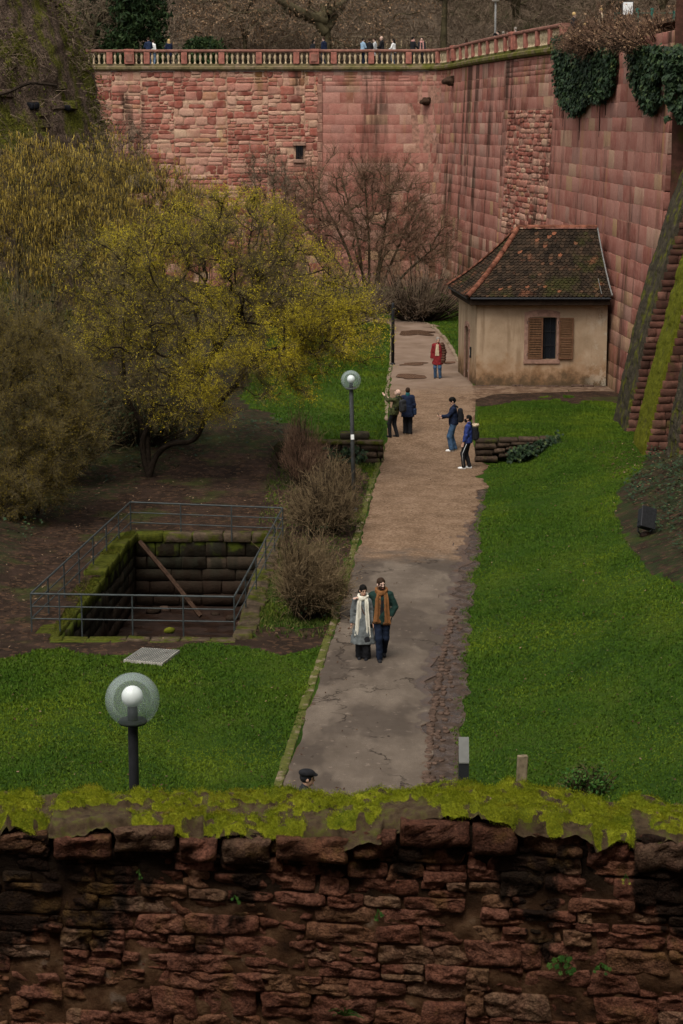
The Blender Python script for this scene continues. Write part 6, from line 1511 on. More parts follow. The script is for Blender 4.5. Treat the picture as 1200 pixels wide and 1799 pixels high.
# ------------------------------------------------------------------ ivy
def ivy_leaves(name, label, P, Nn, n, size, seed, mat=M_ivy, cat='ivy', base=None, stems=None, hang=.8):
    r = np.random.default_rng(seed); t = empty(name, tuple(base), label, cat); base = np.array(base); i = r.integers(0, len(P), n); p = P[i] + r.normal(0, .05, (n, 3)) + Nn[i]*r.uniform(.02, .32, n)[:, None]; nn = Nn[i] + r.normal(0, .45, (n, 3)) + np.array([0, 0, .35]); nn /= np.linalg.norm(nn, axis=1)[:, None]
    dn = np.array([0, 0, -1.]) + r.normal(0, .35, (n, 3)); dn -= nn*(dn*nn).sum(1)[:, None]; dn /= np.linalg.norm(dn, axis=1)[:, None]; sd_ = np.cross(nn, dn); s = (size*r.uniform(.6, 1.35, n))[:, None]
    V = np.stack([p-dn*s*.5, p+sd_*s*.62-dn*s*.12, p+sd_*s*.3+dn*s*.35+nn*s*.1, p+dn*s*.85, p-sd_*s*.3+dn*s*.35+nn*s*.1, p-sd_*s*.62-dn*s*.12], 1) - base
    k = np.arange(n)[:, None]*6; T = np.concatenate([k+np.array([0, 1, 2]), k+np.array([0, 2, 3]), k+np.array([0, 3, 4]), k+np.array([0, 4, 5])], 0)
    tag(MB().add(V.reshape(-1, 3), T, None, np.repeat(r.uniform(0, 1, n), 6)).build('foliage', mat, t), kind='stuff')
    if stems is not None:
        mb = MB()
        for st in stems: mb.addm(tube(np.array(st)-base, .018, 4))
        tag(mb.build('stem', M_bark, t), kind='stuff')
    return t
def wall_area(poly, n, seed, z0=5, z1=16.2):
    """points of the side wall inside a photo outline"""
    r = np.random.default_rng(seed); s = r.uniform(S_JOINT-4, send, n*14); z = r.uniform(z0, z1, n*14); zc = np.minimum(z, 14.6); p, t, nn = wall_pt(s, zc, np.full(len(s), .10)); p[:, 2] = z; x, y = proj(p); ok = inpoly(x, y, poly); return p[ok], np.concatenate([nn[ok], np.zeros((ok.sum(), 1))], 1)
P, Nn = wall_area([(978,66),(1010,58),(1088,62),(1086,120),(1080,165),(1062,182),(1040,178),(1030,190),(1018,206),(1004,196),(996,186),(984,160)], 5200, 1)
ivy_leaves('ivy', 'dense dark ivy curtain hanging from the wall top at the end of the balustrade', P, Nn, 15000, .125, 3, base=P[P[:, 2].argmin()], stems=[[p_, p_+np.array([0, .1, -1.5])] for p_ in P[:14]])
P, Nn = wall_area([(1112,82),(1172,84),(1172,130),(1160,150),(1168,180),(1150,202),(1138,190),(1128,165),(1118,140)], 3000, 2)
ivy_leaves('ivy', 'narrower ivy curtain hanging on the wall nearer the right edge', P, Nn, 6400, .12, 4, base=P[P[:, 2].argmin()])
rr_ = np.random.default_rng(8); q_ = []
for _ in range(3000):
    px, py = rr_.uniform(1172, 1215), rr_.uniform(85, 420)
    if rr_.uniform() < .42 - .0030*(py-85): q_.append(on_y(px, py, 71.5 - rr_.uniform(0, .5)))
P = np.array(q_); ivy_leaves('ivy', 'ivy and bramble covering the corner tower at the right edge', P, np.tile([[-.4, -.9, 0]], (len(P), 1)), 6000, .11, 5, base=P[P[:, 2].argmin()])
xs_ = rr_.uniform(5.6, 7.3, 500); P = np.stack([xs_, WALL_Y-.32+0*xs_, np.interp(xs_, [5.6, 7.3], [.2, .75])+rr_.uniform(-.15, .25, 500)], -1)
ivy_leaves('ivy', 'small ivy clump on the low retaining wall right of the path', P, np.tile([[0, -1, .2]], (500, 1)), 420, .09, 6, base=P[P[:, 2].argmin()])
xs_ = rr_.uniform(-1.2, .8, 500); P = np.stack([xs_, WALL_Y-.42+0*xs_, rr_.uniform(.05, .55, 500)], -1)
ivy_leaves('ivy', 'sparse ivy on the low mossy wall left of the path', P, np.tile([[0, -1, .2]], (500, 1)), 300, .08, 7, base=P[P[:, 2].argmin()])
def ground_ivy(label, n, test, seed, size=.07):
    r = np.random.default_rng(seed); x = r.uniform(*test[0], n); y = r.uniform(*test[1], n); g, iv = cover(x.copy(), y.copy()); ok = (r.uniform(0, 1, n) < iv) & ~inpoly(x, y, pe) & (n2(x, y, .7, 12) > -.15); x, y = x[ok], y[ok]; P = np.stack([x, y, gz(x, y)-.02], -1)
    ivy_leaves('ground_ivy', label, P, np.tile([[0, -.2, 1.]], (len(P), 1)), int(len(P)*1.0), size, seed, base=P[0], cat='ground cover')
ground_ivy('low ivy ground cover on the bank below the buttresses', 9000, ((8.0, 12.6), (44, 67)), 31, .065)
ground_ivy('low ivy ground cover in the shade beneath the left trees', 7000, ((-14, -2), (52, 72)), 32, .075)
# brown dry hedge on the wall top at right
for k, (px, py, y, rx, h, lab) in enumerate([(1060, 92, 88, 3.0, 1.9, 'dry brown hedge on the wall top beside the balustrade end'), (1150, 110, 79, 2.6, 1.6, 'tangled dry brambles on the wall top at the right edge')]):
    p = on_y(px, py, y); p[2] = 14.0 if k == 0 else 13.8; thicket('hedge', lab, 'hedge', p + np.array([.5, 0, 0]), rx, 4.0 if k == 0 else 3.5, h, 5200, 51+k, M_twig_r, w=.010, spread=.9, leaf=(M_dry, 2600, .05, True, 1))

# ------------------------------------------------------------------ wood on the hillside
rH = random.Random(77)
def wood_tree(px, y, rtr, label, seed, leafy=None, h=16, spread=5.5, twm=M_twig_b, low=3.0, dens=2600, npts=170, bark=M_bark_g):
    x = on_y(px, 100, y)[0]; z = float(hill_z(np.array(x), np.array(y))); b = np.array([x, y, z-.2])
    st = [[b, b+np.array([rH.uniform(-.2, .2), 0, 2.5]), b+np.array([rH.uniform(-.6, .6), 0, low+2.5])]]
    for k in range(6): a = rH.uniform(0, 6.28); st.append([b+np.array([0, 0, low+rH.uniform(0, 2)]), b+np.array([1.6*math.cos(a), 1.6*math.sin(a), low+2+rH.uniform(-.5, 1)]), b+np.array([spread*.7*math.cos(a), spread*.6*math.sin(a), low+2.6+rH.uniform(-1, 2)])])
    lob = [(b+np.array([0, 0, low+3.5]), (spread, spread, 3.6), 1.0), (b+np.array([0, 0, low+1.5]), (spread*1.1, spread, 2.4), .6)]
    fl = None if leafy is None else (leafy, 5200, .075, .10, 'foliage')
    return make_tree('woodland_tree', label, b, st, lob, npts, seed, dens, 'tree', bark=bark, twm=twm, flower=fl, r0=rtr, rtip=.022, inner=.2, tw=dict(len_=(.5, 1.5), out=.3, upb=-.05, w=.013, second=2, rmax=.09), group='bare trees of the wood behind the terrace')
wood_tree(572, 146, .62, 'old spreading oak with dry pale leaves behind the terrace, left of middle', 61, M_dry, spread=7.5, low=2.4, dens=4200, npts=280)
wood_tree(782, 150, .50, 'stout straight mossy trunk behind the terrace right of the oak', 62, None, low=5)
wood_tree(430, 150, .30, 'pale leaved tree behind the terrace between evergreen and oak', 63, M_dry, low=2.2, spread=5)
wood_tree(330, 162, .34, 'bare tree rising behind the dark evergreen shrub', 64, None, low=4)
wood_tree(160, 143, .26, 'bare drooping tree beside the round tower behind the balustrade', 65, None, low=1.5, spread=4.5)
wood_tree(680, 168, .36, 'bare tree far up the hill above the group on the terrace', 66, None, low=4)
wood_tree(905, 152, .34, 'bare tree behind the terrace lamp', 67, None, low=3.5)
wood_tree(990, 160, .30, 'bare tree above the end of the balustrade', 68, None, low=3)
wood_tree(1085, 140, .30, 'bare tree behind the white notice board', 69, None, low=3)
wood_tree(1165, 135, .30, 'bare tree at the upper right corner', 70, None, low=3)
wood_tree(500, 178, .34, 'distant bare tree on the hill left of the oak', 71, None, low=3)
wood_tree(850, 182, .34, 'distant bare tree on the hill left of the terrace lamp', 72, None, low=3)
wood_tree(620, 190, .34, 'most distant bare tree on the hill above the oak', 73, None, low=2.5)
wood_tree(1040, 185, .34, 'distant bare tree on the hill above the brown hedge', 74, None, low=2.5)
# brushwood of the hillside: one brown mass of twigs
r = np.random.default_rng(44); n = 75000; px = r.uniform(110, 1260, n); y = r.uniform(149, 190, n); x = (px-600)*y*CP/FPX; z = hill_z(x, y)+r.uniform(0, 1, n)**1.4*np.interp(y, [149, 165, 190], [1.8, 4.5, 7.5]); p = np.stack([x, y, z], -1); ok = fbm(p, .16, 3, 3) > -.25; p = p[ok]; n = len(p); mb = MB(); d = r.normal(0, .8, (n, 3))+np.array([0, 0, .6]); twig_mesh(mb, p, d, r.uniform(.6, 2.2, n), np.full(n, .024)); tag(mb.build('brushwood', M_twig_b), 'brown leafless brushwood covering the hill behind the terrace', kind='stuff')
# evergreens
def evergreen(px, py, y, rx, h, label, seed, n=9000):
    x = on_y(px, py, y)[0]; b = np.array([x, y, 14.9]); t = empty('evergreen', tuple(b), label, 'evergreen'); r = np.random.default_rng(seed); tr = MB().addm(tube([(0, 0, -.2), (0, 0, h*.5), (0, 0, h*.9)], [.22, .15, .05], 7)); tr.build('trunk', M_bark, t)
    a = r.uniform(0, 6.28, 400); f = r.uniform(.03, 1, 400); rad = rx*np.sqrt(np.maximum(.05, 1-f**2))*r.uniform(.45, 1, 400); c = np.stack([rad*np.cos(a), rad*np.sin(a), f*h], -1); nrm = c - np.array([0, 0, h*.4]); nrm /= np.linalg.norm(nrm, axis=1)[:, None]; i = r.integers(0, 400, n); p = c[i] + r.normal(0, .26, (n, 3))*np.array([1, 1, .6]); V, T, Q, ti = flecks(p, n, .12, seed+1, .02, .3, 1.5); tag(MB().add(V, T, Q, ti).build('crown', M_ever, t), kind='stuff'); return t
evergreen(238, 80, 141, 2.3, 8, 'dark evergreen tree behind the balustrade near the round tower', 81, 12000)
evergreen(360, 85, 142, 1.9, 1.9, 'low spreading dark evergreen bush behind the balustrade', 82, 5000)
evergreen(185, 60, 147, 2.4, 7, 'second dark evergreen half hidden by the round tower', 83, 7000)
# tufts and dry plants on the round tower
r = np.random.default_rng(15); n = 5200; z = r.uniform(7.5, 18, n); a = r.uniform(-2.0, .15, n); R_ = np.interp(z, zz, rr); p = np.stack([R_*np.cos(a), R_*np.sin(a), z], -1); m_ = fbm(p, .5, 4, 3) > -.1; p = p[m_]; nr = np.stack([np.cos(a), np.sin(a), 0*a+.5], -1)[m_]; mb = MB(); k = len(p)*3
i = r.integers(0, len(p), k); d = nr[i]*.6 + r.normal(0, .6, (k, 3)) + np.array([0, 0, -.5]); twig_mesh(mb, p[i]+r.normal(0, .2, (k, 3)), d, r.uniform(.2, .8, k), np.full(k, .012)); tag(mb.build('dry_growth', M_twig_b, tow), kind='stuff')
V, T, Q, ti = flecks(p, 9000, .06, 3, .25); tag(MB().add(V, T, Q, ti).build('moss_growth', M_moss_d, tow), kind='stuff')
mb = MB(); c = np.array([on_y(-20, 172, 82), on_y(20, 160, 82), on_y(52, 146, 82.3), on_y(100, 150, 82.6)]) ; bb = c[0].copy()
mb.addm(tube(catmull(c, .4)-bb, .07, 6)); t_ = empty('dead_branch', tuple(bb), 'dark bare branch reaching in from the left across the tower', 'branch'); mb.build('limb', M_bark, t_)
rr2 = np.random.default_rng(3); q = catmull(c, .1)-bb; k = 60; i = rr2.integers(0, len(q), k); mb = MB(); twig_mesh(mb, q[i], rr2.normal(0, 1, (k, 3))+np.array([.5, 0, 0]), rr2.uniform(.3, 1.1, k), np.full(k, .014)); tag(mb.build('twigs', M_bark, t_), kind='stuff')
# ------------------------------------------------------------------ wall weeds on the foreground wall
def weed(px, py, label, n, size, seed, mat=M_weed, long=False):
    p = on_y(px, py, FY-.06); t = empty('wall_weed', tuple(p), label, 'plant'); r = np.random.default_rng(seed)
    st = MB(); lf = []
    for k in range(n):
        a = r.uniform(0, 6.28); L_ = size*r.uniform(.5, 1.3); e = np.array([math.cos(a)*L_, -.03-.4*L_*r.uniform(.2, 1), (math.sin(a)*.7 if not long else abs(math.sin(a))*.8+.1)*L_ - (.3*L_ if not long else 0)]); st.addm(tube([(0, .06, 0), e*.5+np.array([0, 0, .3*L_]), e], .0022, 4))
        if not long:
            s = size*.33*r.uniform(.7, 1.2); nn = np.array([r.normal(0, .4), -1, r.normal(.4, .3)]); nn /= np.linalg.norm(nn); u = np.cross(nn, (0, 0, 1)); u /= np.linalg.norm(u); v = np.cross(nn, u); ring = []
            for q in range(10): th = q*.6283; rad = s*(1.0 if q % 2 == 0 else .72); ring.append(e + u*rad*math.cos(th) + v*rad*math.sin(th) - nn*.12*s*(q % 2))
            o = MB().add([e]+ring, [(0, 1+q, 1+(q+1) % 10) for q in range(10)], None, r.uniform(0, 1)).build('leaf', mat, t)
        else:
            d = e/np.linalg.norm(e); w = np.cross(d, (0, 1, .2)); w = w/np.linalg.norm(w)*.006; MB().add([w*.5, -w*.5, e*.6+w+np.array([0, 0, .02]), e*.6-w+np.array([0, 0, .02]), e*1.15-np.array([0, 0, .01])], [(2, 3, 4)], [(0, 1, 3, 2)], r.uniform(0, 1)).build('leaf', mat, t)
    st.build('stem', M_weed, t)
weed(988, 1685, 'leafy green weed hanging in a joint at right of the foreground wall', 14, .075, 1)
weed(1058, 1697, 'small dark weed just right of the larger leafy weed', 8, .05, 2)
weed(664, 1603, 'little bright green weed in the middle of the foreground wall', 7, .035, 3)
weed(412, 1578, 'tiny weed in a joint left of middle on the foreground wall', 6, .04, 4)
weed(243, 1533, 'tiniest green sprig at the upper left of the foreground wall', 4, .03, 5)
weed(605, 1785, 'tuft of narrow strap leaves at the bottom of the foreground wall', 9, .11, 6, long=True)
M_yleaf = simple('yellow_leaf', (.32, .30, .05), .6, .2, 20)
weed(1101, 1540, 'yellowing leaf sprig under the cap stones at right', 3, .035, 7, M_yleaf)
p = G(1032, 1398); thicket('shrub', 'small green shrub behind the foreground wall by the wooden post', 'shrub', p, .42, .35, .5, 700, 91, M_twig, leaf=(M_weed, 900, .035, True, 1))
# ------------------------------------------------------------------ people
M_skin = simple('skin', (.46, .27, .19), .55, .12, 9, .3); M_skin_p = simple('skin_pale', (.55, .36, .28), .55, .1, 9, .3); M_lip = simple('lip', (.30, .10, .08), .5, .1); M_eye = simple('eye_dark', (.02, .015, .012), .25, .1, 5, .5)
def cloth(name, c, var=.22): return simple('cloth_'+name, c, .92, var, 14, .12, .35, 160)
K = dict(black=cloth('black', (.014, .014, .016)), navy=cloth('navy', (.012, .018, .040)), navy2=cloth('ink_navy', (.016, .026, .055)), jeans=cloth('jeans', (.045, .085, .15)), djeans=cloth('dark_jeans', (.009, .014, .028)), green=cloth('bottle_green', (.014, .034, .028)), grey=cloth('grey_wool', (.115, .125, .125)), cream=cloth('cream_wool', (.58, .55, .46), .1), rust=cloth('rust_wool', (.18, .078, .028)), olive=cloth('olive', (.05, .055, .022), .7), red=cloth('wine_red', (.16, .016, .018)), brown=cloth('brown_puffer', (.075, .038, .024)), beige=cloth('beige', (.42, .33, .22)), white=cloth('white', (.72, .72, .70), .06), blue=cloth('blue', (.028, .045, .17)), lblue=cloth('light_blue', (.22, .32, .42)), lgrey=cloth('light_grey', (.45, .46, .46)), teal=cloth('teal', (.02, .10, .11)), pink=cloth('dusty_pink', (.50, .25, .22)), paleb=cloth('pale_jeans', (.20, .28, .40)), charcoal=cloth('charcoal', (.03, .03, .032)))
H = dict(black=simple('hair_black', (.007, .006, .005), .7, .2, 30, .08), brown=simple('hair_brown', (.030, .016, .009), .7, .2, 30, .1), grey=simple('hair_grey', (.22, .19, .16), .6, .2, 30), blond=simple('hair_blond', (.45, .30, .13), .6, .15, 30))
def ik(a, c, l1, l2, pole):
    a = np.array(a, float); c = np.array(c, float); d = c-a; L_ = np.linalg.norm(d); L_ = min(L_, (l1+l2)*.995); u = d/(np.linalg.norm(d)+1e-9); c = a+u*L_; x = (l1*l1-l2*l2+L_*L_)/(2*L_); hgt = math.sqrt(max(0, l1*l1-x*x)); p = np.array(pole, float); p = p-u*(p@u); p /= np.linalg.norm(p)+1e-9; return a+u*x+p*hgt, c
def rotm(yaw=0, pitch=0, tilt=0): return np.array(Matrix.Rotation(yaw, 3, 'Z') @ Matrix.Rotation(pitch, 3, 'X') @ Matrix.Rotation(tilt, 3, 'Y'))
def person(label, pos, h, rz, top, legs, shoes, hair, lfoot=(-.09, 0, 0), rfoot=(.09, 0, 0), lhand=(-.25, .04, .80), rhand=(.25, .04, .80), lean=(0, 0), yaw=0, pitch=0, tilt=0, vox=.016, skin=M_skin, extras=(), face=True, lpole=(-.6, -1, 0), rpole=(.6, -1, 0), group=None, bulk=.022, legw=.0, sleeve=True, hair_kind='short'):
    """top = (material, hem height, flare); everything in a 1.75 m figure, then scaled"""
    k = h/1.75; rt = empty('person', tuple(pos), label, 'person', group, rz)
    lx, ly = lean; pel = np.array([0, 0, .93]); sh = np.array([lx, ly, 1.42]); mid = pel*.45+sh*.55
    SL, SR = sh+np.array([-.18, 0, 0]), sh+np.array([.18, 0, 0]); nk = sh+np.array([0, .01, .07]); hd = nk+np.array([lx*.25, .025+ly*.25, .145]); HR_ = rotm(yaw, pitch, tilt)
    HL, HRr = np.array([-.09, 0, .90]), np.array([.09, 0, .90]); AL, AR = np.array(lfoot, float)+np.array([0, 0, .085]), np.array(rfoot, float)+np.array([0, 0, .085])
    KL, AL = ik(HL, AL, .42, .42, (0, 1, 0)); KR, AR = ik(HRr, AR, .42, .42, (0, 1, 0))
    EL, WL = ik(SL, lhand, .29, .27, lpole); ER, WR = ik(SR, rhand, .29, .27, rpole)
    def tors(P, b): 
        d = s_cap(P, SL+np.array([.05, 0, -.03]), SR+np.array([-.05, 0, -.03]), .068+b); d = smin(d, s_ell(P, sh+np.array([0, .01, -.17]), (.165+b, .115+b, .19)), .08); d = smin(d, s_ell(P, mid+np.array([0, .005, -.08]), (.14+b, .105+b, .17)), .08); return smin(d, s_ell(P, pel+np.array([0, -.005, 0]), (.165+b, .12+b, .14)), .08)
    def arms(P, b, hand=True):
        d = np.full(len(P), 9.)
        for S, E, W in ((SL, EL, WL), (SR, ER, WR)): d = np.minimum(d, smin(s_cap(P, S+np.array([0, 0, -.02]), E, .055+b, .043+b), s_cap(P, E, W, .043+b, .030+b*1.1), .03))
        return d
    def lg(P, b, end=0.0):
        d = np.full(len(P), 9.)
        for Hh, Kk, Aa in ((HL, KL, AL), (HRr, KR, AR)): d = smin(d, smin(s_cap(P, Hh, Kk, .085+b*.6, .056+b), s_cap(P, Kk, Aa, .056+b, .038+b*1.5), .04), .02)
        return d
    allp = np.array([SL, SR, EL, ER, WL, WR, KL, KR, AL, AR, hd]); lo = allp.min(0)-.25; hi = allp.max(0)+.25; lo[2] = -.02
    def nrm(m): return (m[0]*k, m[1], m[2])
    # body
    def fbody(P): return smin(smin(tors(P, 0), smin(arms(P, 0), lg(P, -.012), .03), .05), s_cap(P, nk-np.array([0, 0, .05]), hd-np.array([0, 0, .05]), .055, .05), .03)
    mb = MB(); mb.addm(nrm(surfnet(fbody, lo, hi, max(vox*1.25, .024))))
    def fhead(P):
        q = (P-hd) @ HR_
        d = smin(s_ell(q, (0, -.008, .025), (.077, .097, .100)), s_ell(q, (0, .022, -.055), (.058, .070, .070)), .03); d = smin(d, s_cap(q, (0, .088, .012), (0, .112, -.028), .009, .015), .012); d = smin(d, s_ell(q, (0, .088, -.068), (.028, .014, .011)), .01); d = smin(d, s_ell(q, (0, .075, .022), (.055, .02, .012)), .012)
        for s_ in (-1, 1): d = smin(d, s_ell(q, (s_*.079, -.005, -.01), (.012, .026, .034)), .008); d = np.maximum(d, -s_ell(q, (s_*.032, .098, .004), (.018, .014, .010)))
        return smin(d, s_cap(P, hd-np.array([0, .02, .08]), nk-np.array([0, 0, .03]), .052), .03)
    mb.addm(nrm(surfnet(fhead, hd-.19, hd+.19, max(.009, vox*.5))))
    # hands: palm + five fingers
    if vox < .025:
        for W, E, sgn in ((WL, EL, -1), (WR, ER, 1)):
            d = W-E; d /= np.linalg.norm(d); sd_ = np.cross(d, (0, 0, 1.)) if abs(d[2]) < .9 else np.array([0., 1, 0]); sd_ /= np.linalg.norm(sd_); n_ = np.cross(sd_, d); pc = W + d*.045
            mb.addm(nrm(surfnet(lambda P: smin(s_ell((P-pc) @ np.stack([sd_, d, n_], 1), (0, 0, 0), (.036, .048, .017)), s_cap(P, W-d*.02, W+d*.03, .026, .024), .02), pc-.1, pc+.1, .010)))
            for q, (o_, L_) in enumerate(((-.027, .062), (-.009, .075), (.010, .070), (.027, .055))):
                b0_ = pc + sd_*o_ + d*.035; mb.addm(nrm(tube([b0_, b0_+d*L_*.5-n_*sgn*.008, b0_+d*L_*.8-n_*sgn*.028], [.0095, .009, .007], 6)))
            b0_ = pc - sd_*.03*sgn - d*.015; mb.addm(nrm(tube([b0_, b0_-sd_*.025*sgn+d*.025, b0_-sd_*.03*sgn+d*.055], [.011, .010, .008], 6)))
    mb.build('body', skin, rt, True)
    if face and vox < .025:
        for s_ in (-1, 1):
            c = hd + HR_ @ np.array([s_*.032, .090, .004]); MB().addm(nrm(surfnet(lambda P: s_ell((P-c) @ HR_, (0, 0, 0), (.014, .007, .007)), c-.02, c+.02, .004))).build('eye', M_eye, rt, True)
            c2 = hd + HR_ @ np.array([s_*.033, .094, .024]); MB().addm(nrm(surfnet(lambda P: s_ell((P-c2) @ HR_, (0, 0, 0), (.022, .007, .005)), c2-.03, c2+.03, .004))).build('eyebrow', hair or H['grey'], rt, True)
        c3 = hd + HR_ @ np.array([0, .096, -.068]); MB().addm(nrm(surfnet(lambda P: s_ell((P-c3) @ HR_, (0, 0, 0), (.024, .010, .008)), c3-.03, c3+.03, .004))).build('mouth', M_lip, rt, True)
    # clothes
    tm, hem, flare = top
    def ftop(P):
        b = bulk; d = tors(P, b); zz_ = P[:, 2]
        if hem < .9:
            f = np.clip((1.05-zz_)/(1.05-hem), 0, 1.2); ang = np.arctan2(P[:, 1], P[:, 0]); rx = (.165+b+flare*f)*(1+.035*np.sin(ang*9+1)*f); ry = (.125+b+flare*.85*f)*(1+.035*np.sin(ang*9+1)*f); q = np.sqrt((P[:, 0]/rx)**2+(P[:, 1]/ry)**2); d = smin(d, np.maximum((q-1)*np.minimum(rx, ry), np.maximum(zz_-1.08, hem-zz_)), .04)
        d = np.maximum(d, hem-zz_); d = smin(d, np.maximum(arms(P, b*.8), -s_cap(P, WL, WL+(WL-EL)*.6, .06)*1.0), .035) if sleeve else d
        for E, W in ((EL, WL), (ER, WR)): u = (W-E)/np.linalg.norm(W-E); d = np.where(np.linalg.norm(P-W, axis=1) < .12, np.maximum(d, (P-W) @ u - .005), d)
        d = smin(d, s_cap(P, nk-np.array([0, .01, .06]), nk+np.array([0, -.012, .02]), .075, .068), .03)
        return d + .010*vnoise(P, 11, 3) + .006*vnoise(P*np.array([1, 1, 2.5]), 16, 5)
    l2 = lo.copy(); l2[2] = hem-.04; h2 = hi.copy(); h2[2] = max(sh[2]+.22, WL[2]+.1, WR[2]+.1); MB().addm(nrm(surfnet(ftop, l2, h2, vox))).build('coat' if hem < .8 else 'jacket', tm, rt, True)
    def fleg(P):
        d = smin(lg(P, .018+legw), s_ell(P, pel+np.array([0, 0, -.02]), (.165, .125, .13)), .05); return np.maximum(np.maximum(d, P[:, 2]-1.02), -(P[:, 2]-.055-min(lfoot[2], rfoot[2]))) + .008*vnoise(P*np.array([1, 1, 1.8]), 13, 2)
    l2 = lo.copy(); h2 = hi.copy(); h2[2] = 1.06; MB().addm(nrm(surfnet(fleg, l2, h2, vox))).build('trousers', legs, rt, True)
    for A, Kn in ((AL, KL), (AR, KR)):
        c = A - np.array([0, 0, .085]); up_ = c[2] > .03
        def fsh(P): return np.maximum(smin(s_ell(P, c+np.array([0, .10, .035]), (.046, .10, .045)), s_ell(P, c+np.array([0, -.01, .05]), (.042, .065, .065)), .03), c[2]+.002-P[:, 2])
        m = surfnet(fsh, c+np.array([-.1, -.13, -.03]), c+np.array([.1, .25, .16]), max(.010, vox*.7)); MB().addm(nrm(m)).build('shoe', shoes, rt, True)
    if hair is not None:
        def fhair(P):
            q = (P-hd) @ HR_; d = s_ell(q, (0, -.014, .032), (.087, .106, .108)); 
            if hair_kind == 'cap':
                d = s_ell(q, (0, -.015, .085), (.105, .128, .062)); d = smin(d, s_ell(q, (0, .10, .065), (.075, .06, .016)), .03); d = np.minimum(d, np.maximum(s_ell(q, (0, -.014, .02), (.086, .106, .10)), -s_ell(q, (0, .10, -.045), (.08, .085, .12)))); return d
            cutf = s_ell(q, (0, .10, -.045), (.074, .075, .085 if hair_kind == 'bangs' else .105)); d = np.maximum(d, -cutf); d = np.maximum(d, -(q[:, 2]+.06) if hair_kind in ('short', 'bald') else -(q[:, 2]+.12))
            if hair_kind == 'bald': d = np.maximum(d, q[:, 2]-.01)
            if hair_kind == 'long': d = smin(d, s_ell(q, (0, -.06, -.12), (.10, .055, .19)), .05)
            if hair_kind == 'bangs': d = smin(d, s_ell(q, (.03, -.11, -.05), (.045, .045, .05)), .02)
            if hair_kind == 'bun': d = smin(d, s_ell(q, (0, -.07, .10), (.045, .045, .04)), .02)
            if hair_kind == 'full': d = smin(d, s_ell(q, (0, .01, .07), (.095, .10, .075)), .03)
            return d + .006*vnoise(P, 45, 1)
        MB().addm(nrm(surfnet(fhair, hd-np.array([.2, .24, .34]), hd+.22, max(.010, vox*.6)))).build('flat_cap' if hair_kind == 'cap' else 'hair', hair, rt, True)
    J = dict(sh=sh, nk=nk, hd=hd, HR=HR_, SL=SL, SR=SR, WL=WL, WR=WR, EL=EL, ER=ER, pel=pel, k=k, nrm=nrm, rt=rt, vox=vox, KL=KL, KR=KR, AL=AL, AR=AR)
    for e in extras: e(J)
    return rt
def X_scarf(mat, z1, gap=.075, w=.045, y=.150):
    def f(J):
        nk, sh = J['nk'], J['sh']
        def ring(P): q = P-nk; return np.maximum(np.abs(np.sqrt((q[:, 0]/.105)**2+((q[:, 1]-.005)/.095)**2)-1)*.09-.026, np.abs(q[:, 2]-.0+.25*q[:, 1])-.045) + .008*vnoise(P, 22, 2)
        mb = MB(); mb.addm(J['nrm'](surfnet(ring, nk-np.array([.2, .2, .14]), nk+np.array([.2, .2, .14]), .013)))
        for s_ in (-1, 1):
            zt = nk[2]-.02; zb = z1 + (.03 if s_ > 0 else 0); pth = [(s_*gap*.75, y-.05, zt), (s_*gap, y-.005, zt-.12), (s_*gap*1.05, y, 1.15), (s_*gap*1.15, y+.005, .98), (s_*gap*1.3, y+.01, zb)]; c = catmull(pth, .03); n = len(c); U = np.linspace(-1, 1, 9); ww = w*(.8+.45*np.linspace(0, 1, n)); P = np.empty((n, 9, 3))
            for i in range(n): P[i, :, 0] = c[i, 0]+sh[0]*.6+U*ww[i]; P[i, :, 1] = c[i, 1]+.014*np.sin(U*5+i*.05)-.03*np.abs(U)**2; P[i, :, 2] = c[i, 2]
            B = P.copy(); B[..., 1] -= .03; mb.addm(J['nrm'](grid(P[..., 0], P[..., 1], P[..., 2]))); mb.addm(J['nrm'](grid(B[..., 0], B[..., 1], B[..., 2])))
            for e_ in (0, 8): S_ = np.stack([P[:, e_], B[:, e_]], 1); mb.addm(J['nrm'](grid(S_[..., 0], S_[..., 1], S_[..., 2])))
            for u in np.linspace(-1, 1, 9): p0 = np.array([c[-1, 0]+sh[0]*.6+u*ww[-1], c[-1, 1]-.012, zb]); mb.addm(J['nrm'](tube([p0+np.array([0, 0, .01]), p0-np.array([0, 0, .05])], .006, 4)))
        mb.build('scarf', mat, J['rt'], True)
    return f
def X_pack(mat, mat2=None, hood=False):
    def f(J):
        sh = J['sh']; c = sh+np.array([0, -.22, -.24]); R_ = rotm(0, .0, 0)
        g = lambda P: smin(s_box(P, c, (.15, .085, .23), .07), s_box(P, c+np.array([0, -.07, -.07]), (.11, .05, .12), .05), .04)
        MB().addm(J['nrm'](surfnet(g, c-.34, c+.34, max(.016, J['vox'])))).build('backpack', mat, J['rt'], True)
        for s_ in (-1, 1): MB().addm(J['nrm'](tube([sh+np.array([s_*.10, -.15, .02]), sh+np.array([s_*.11, -.02, .085]), sh+np.array([s_*.12, .10, -.03]), sh+np.array([s_*.14, .10, -.22]), sh+np.array([s_*.17, -.06, -.34])], .020, 6))).build('backpack_strap', mat, J['rt'], True)
        if hood:
            c2 = sh+np.array([0, -.22, .02]); MB().addm(J['nrm'](surfnet(lambda P: np.maximum(s_ell(P, c2, (.15, .12, .085)), -s_ell(P, c2+np.array([0, 0, .05]), (.11, .085, .08))) + .008*vnoise(P, 30, 2), c2-.2, c2+.2, .014))).build('hood', mat2, J['rt'], True)
    return f
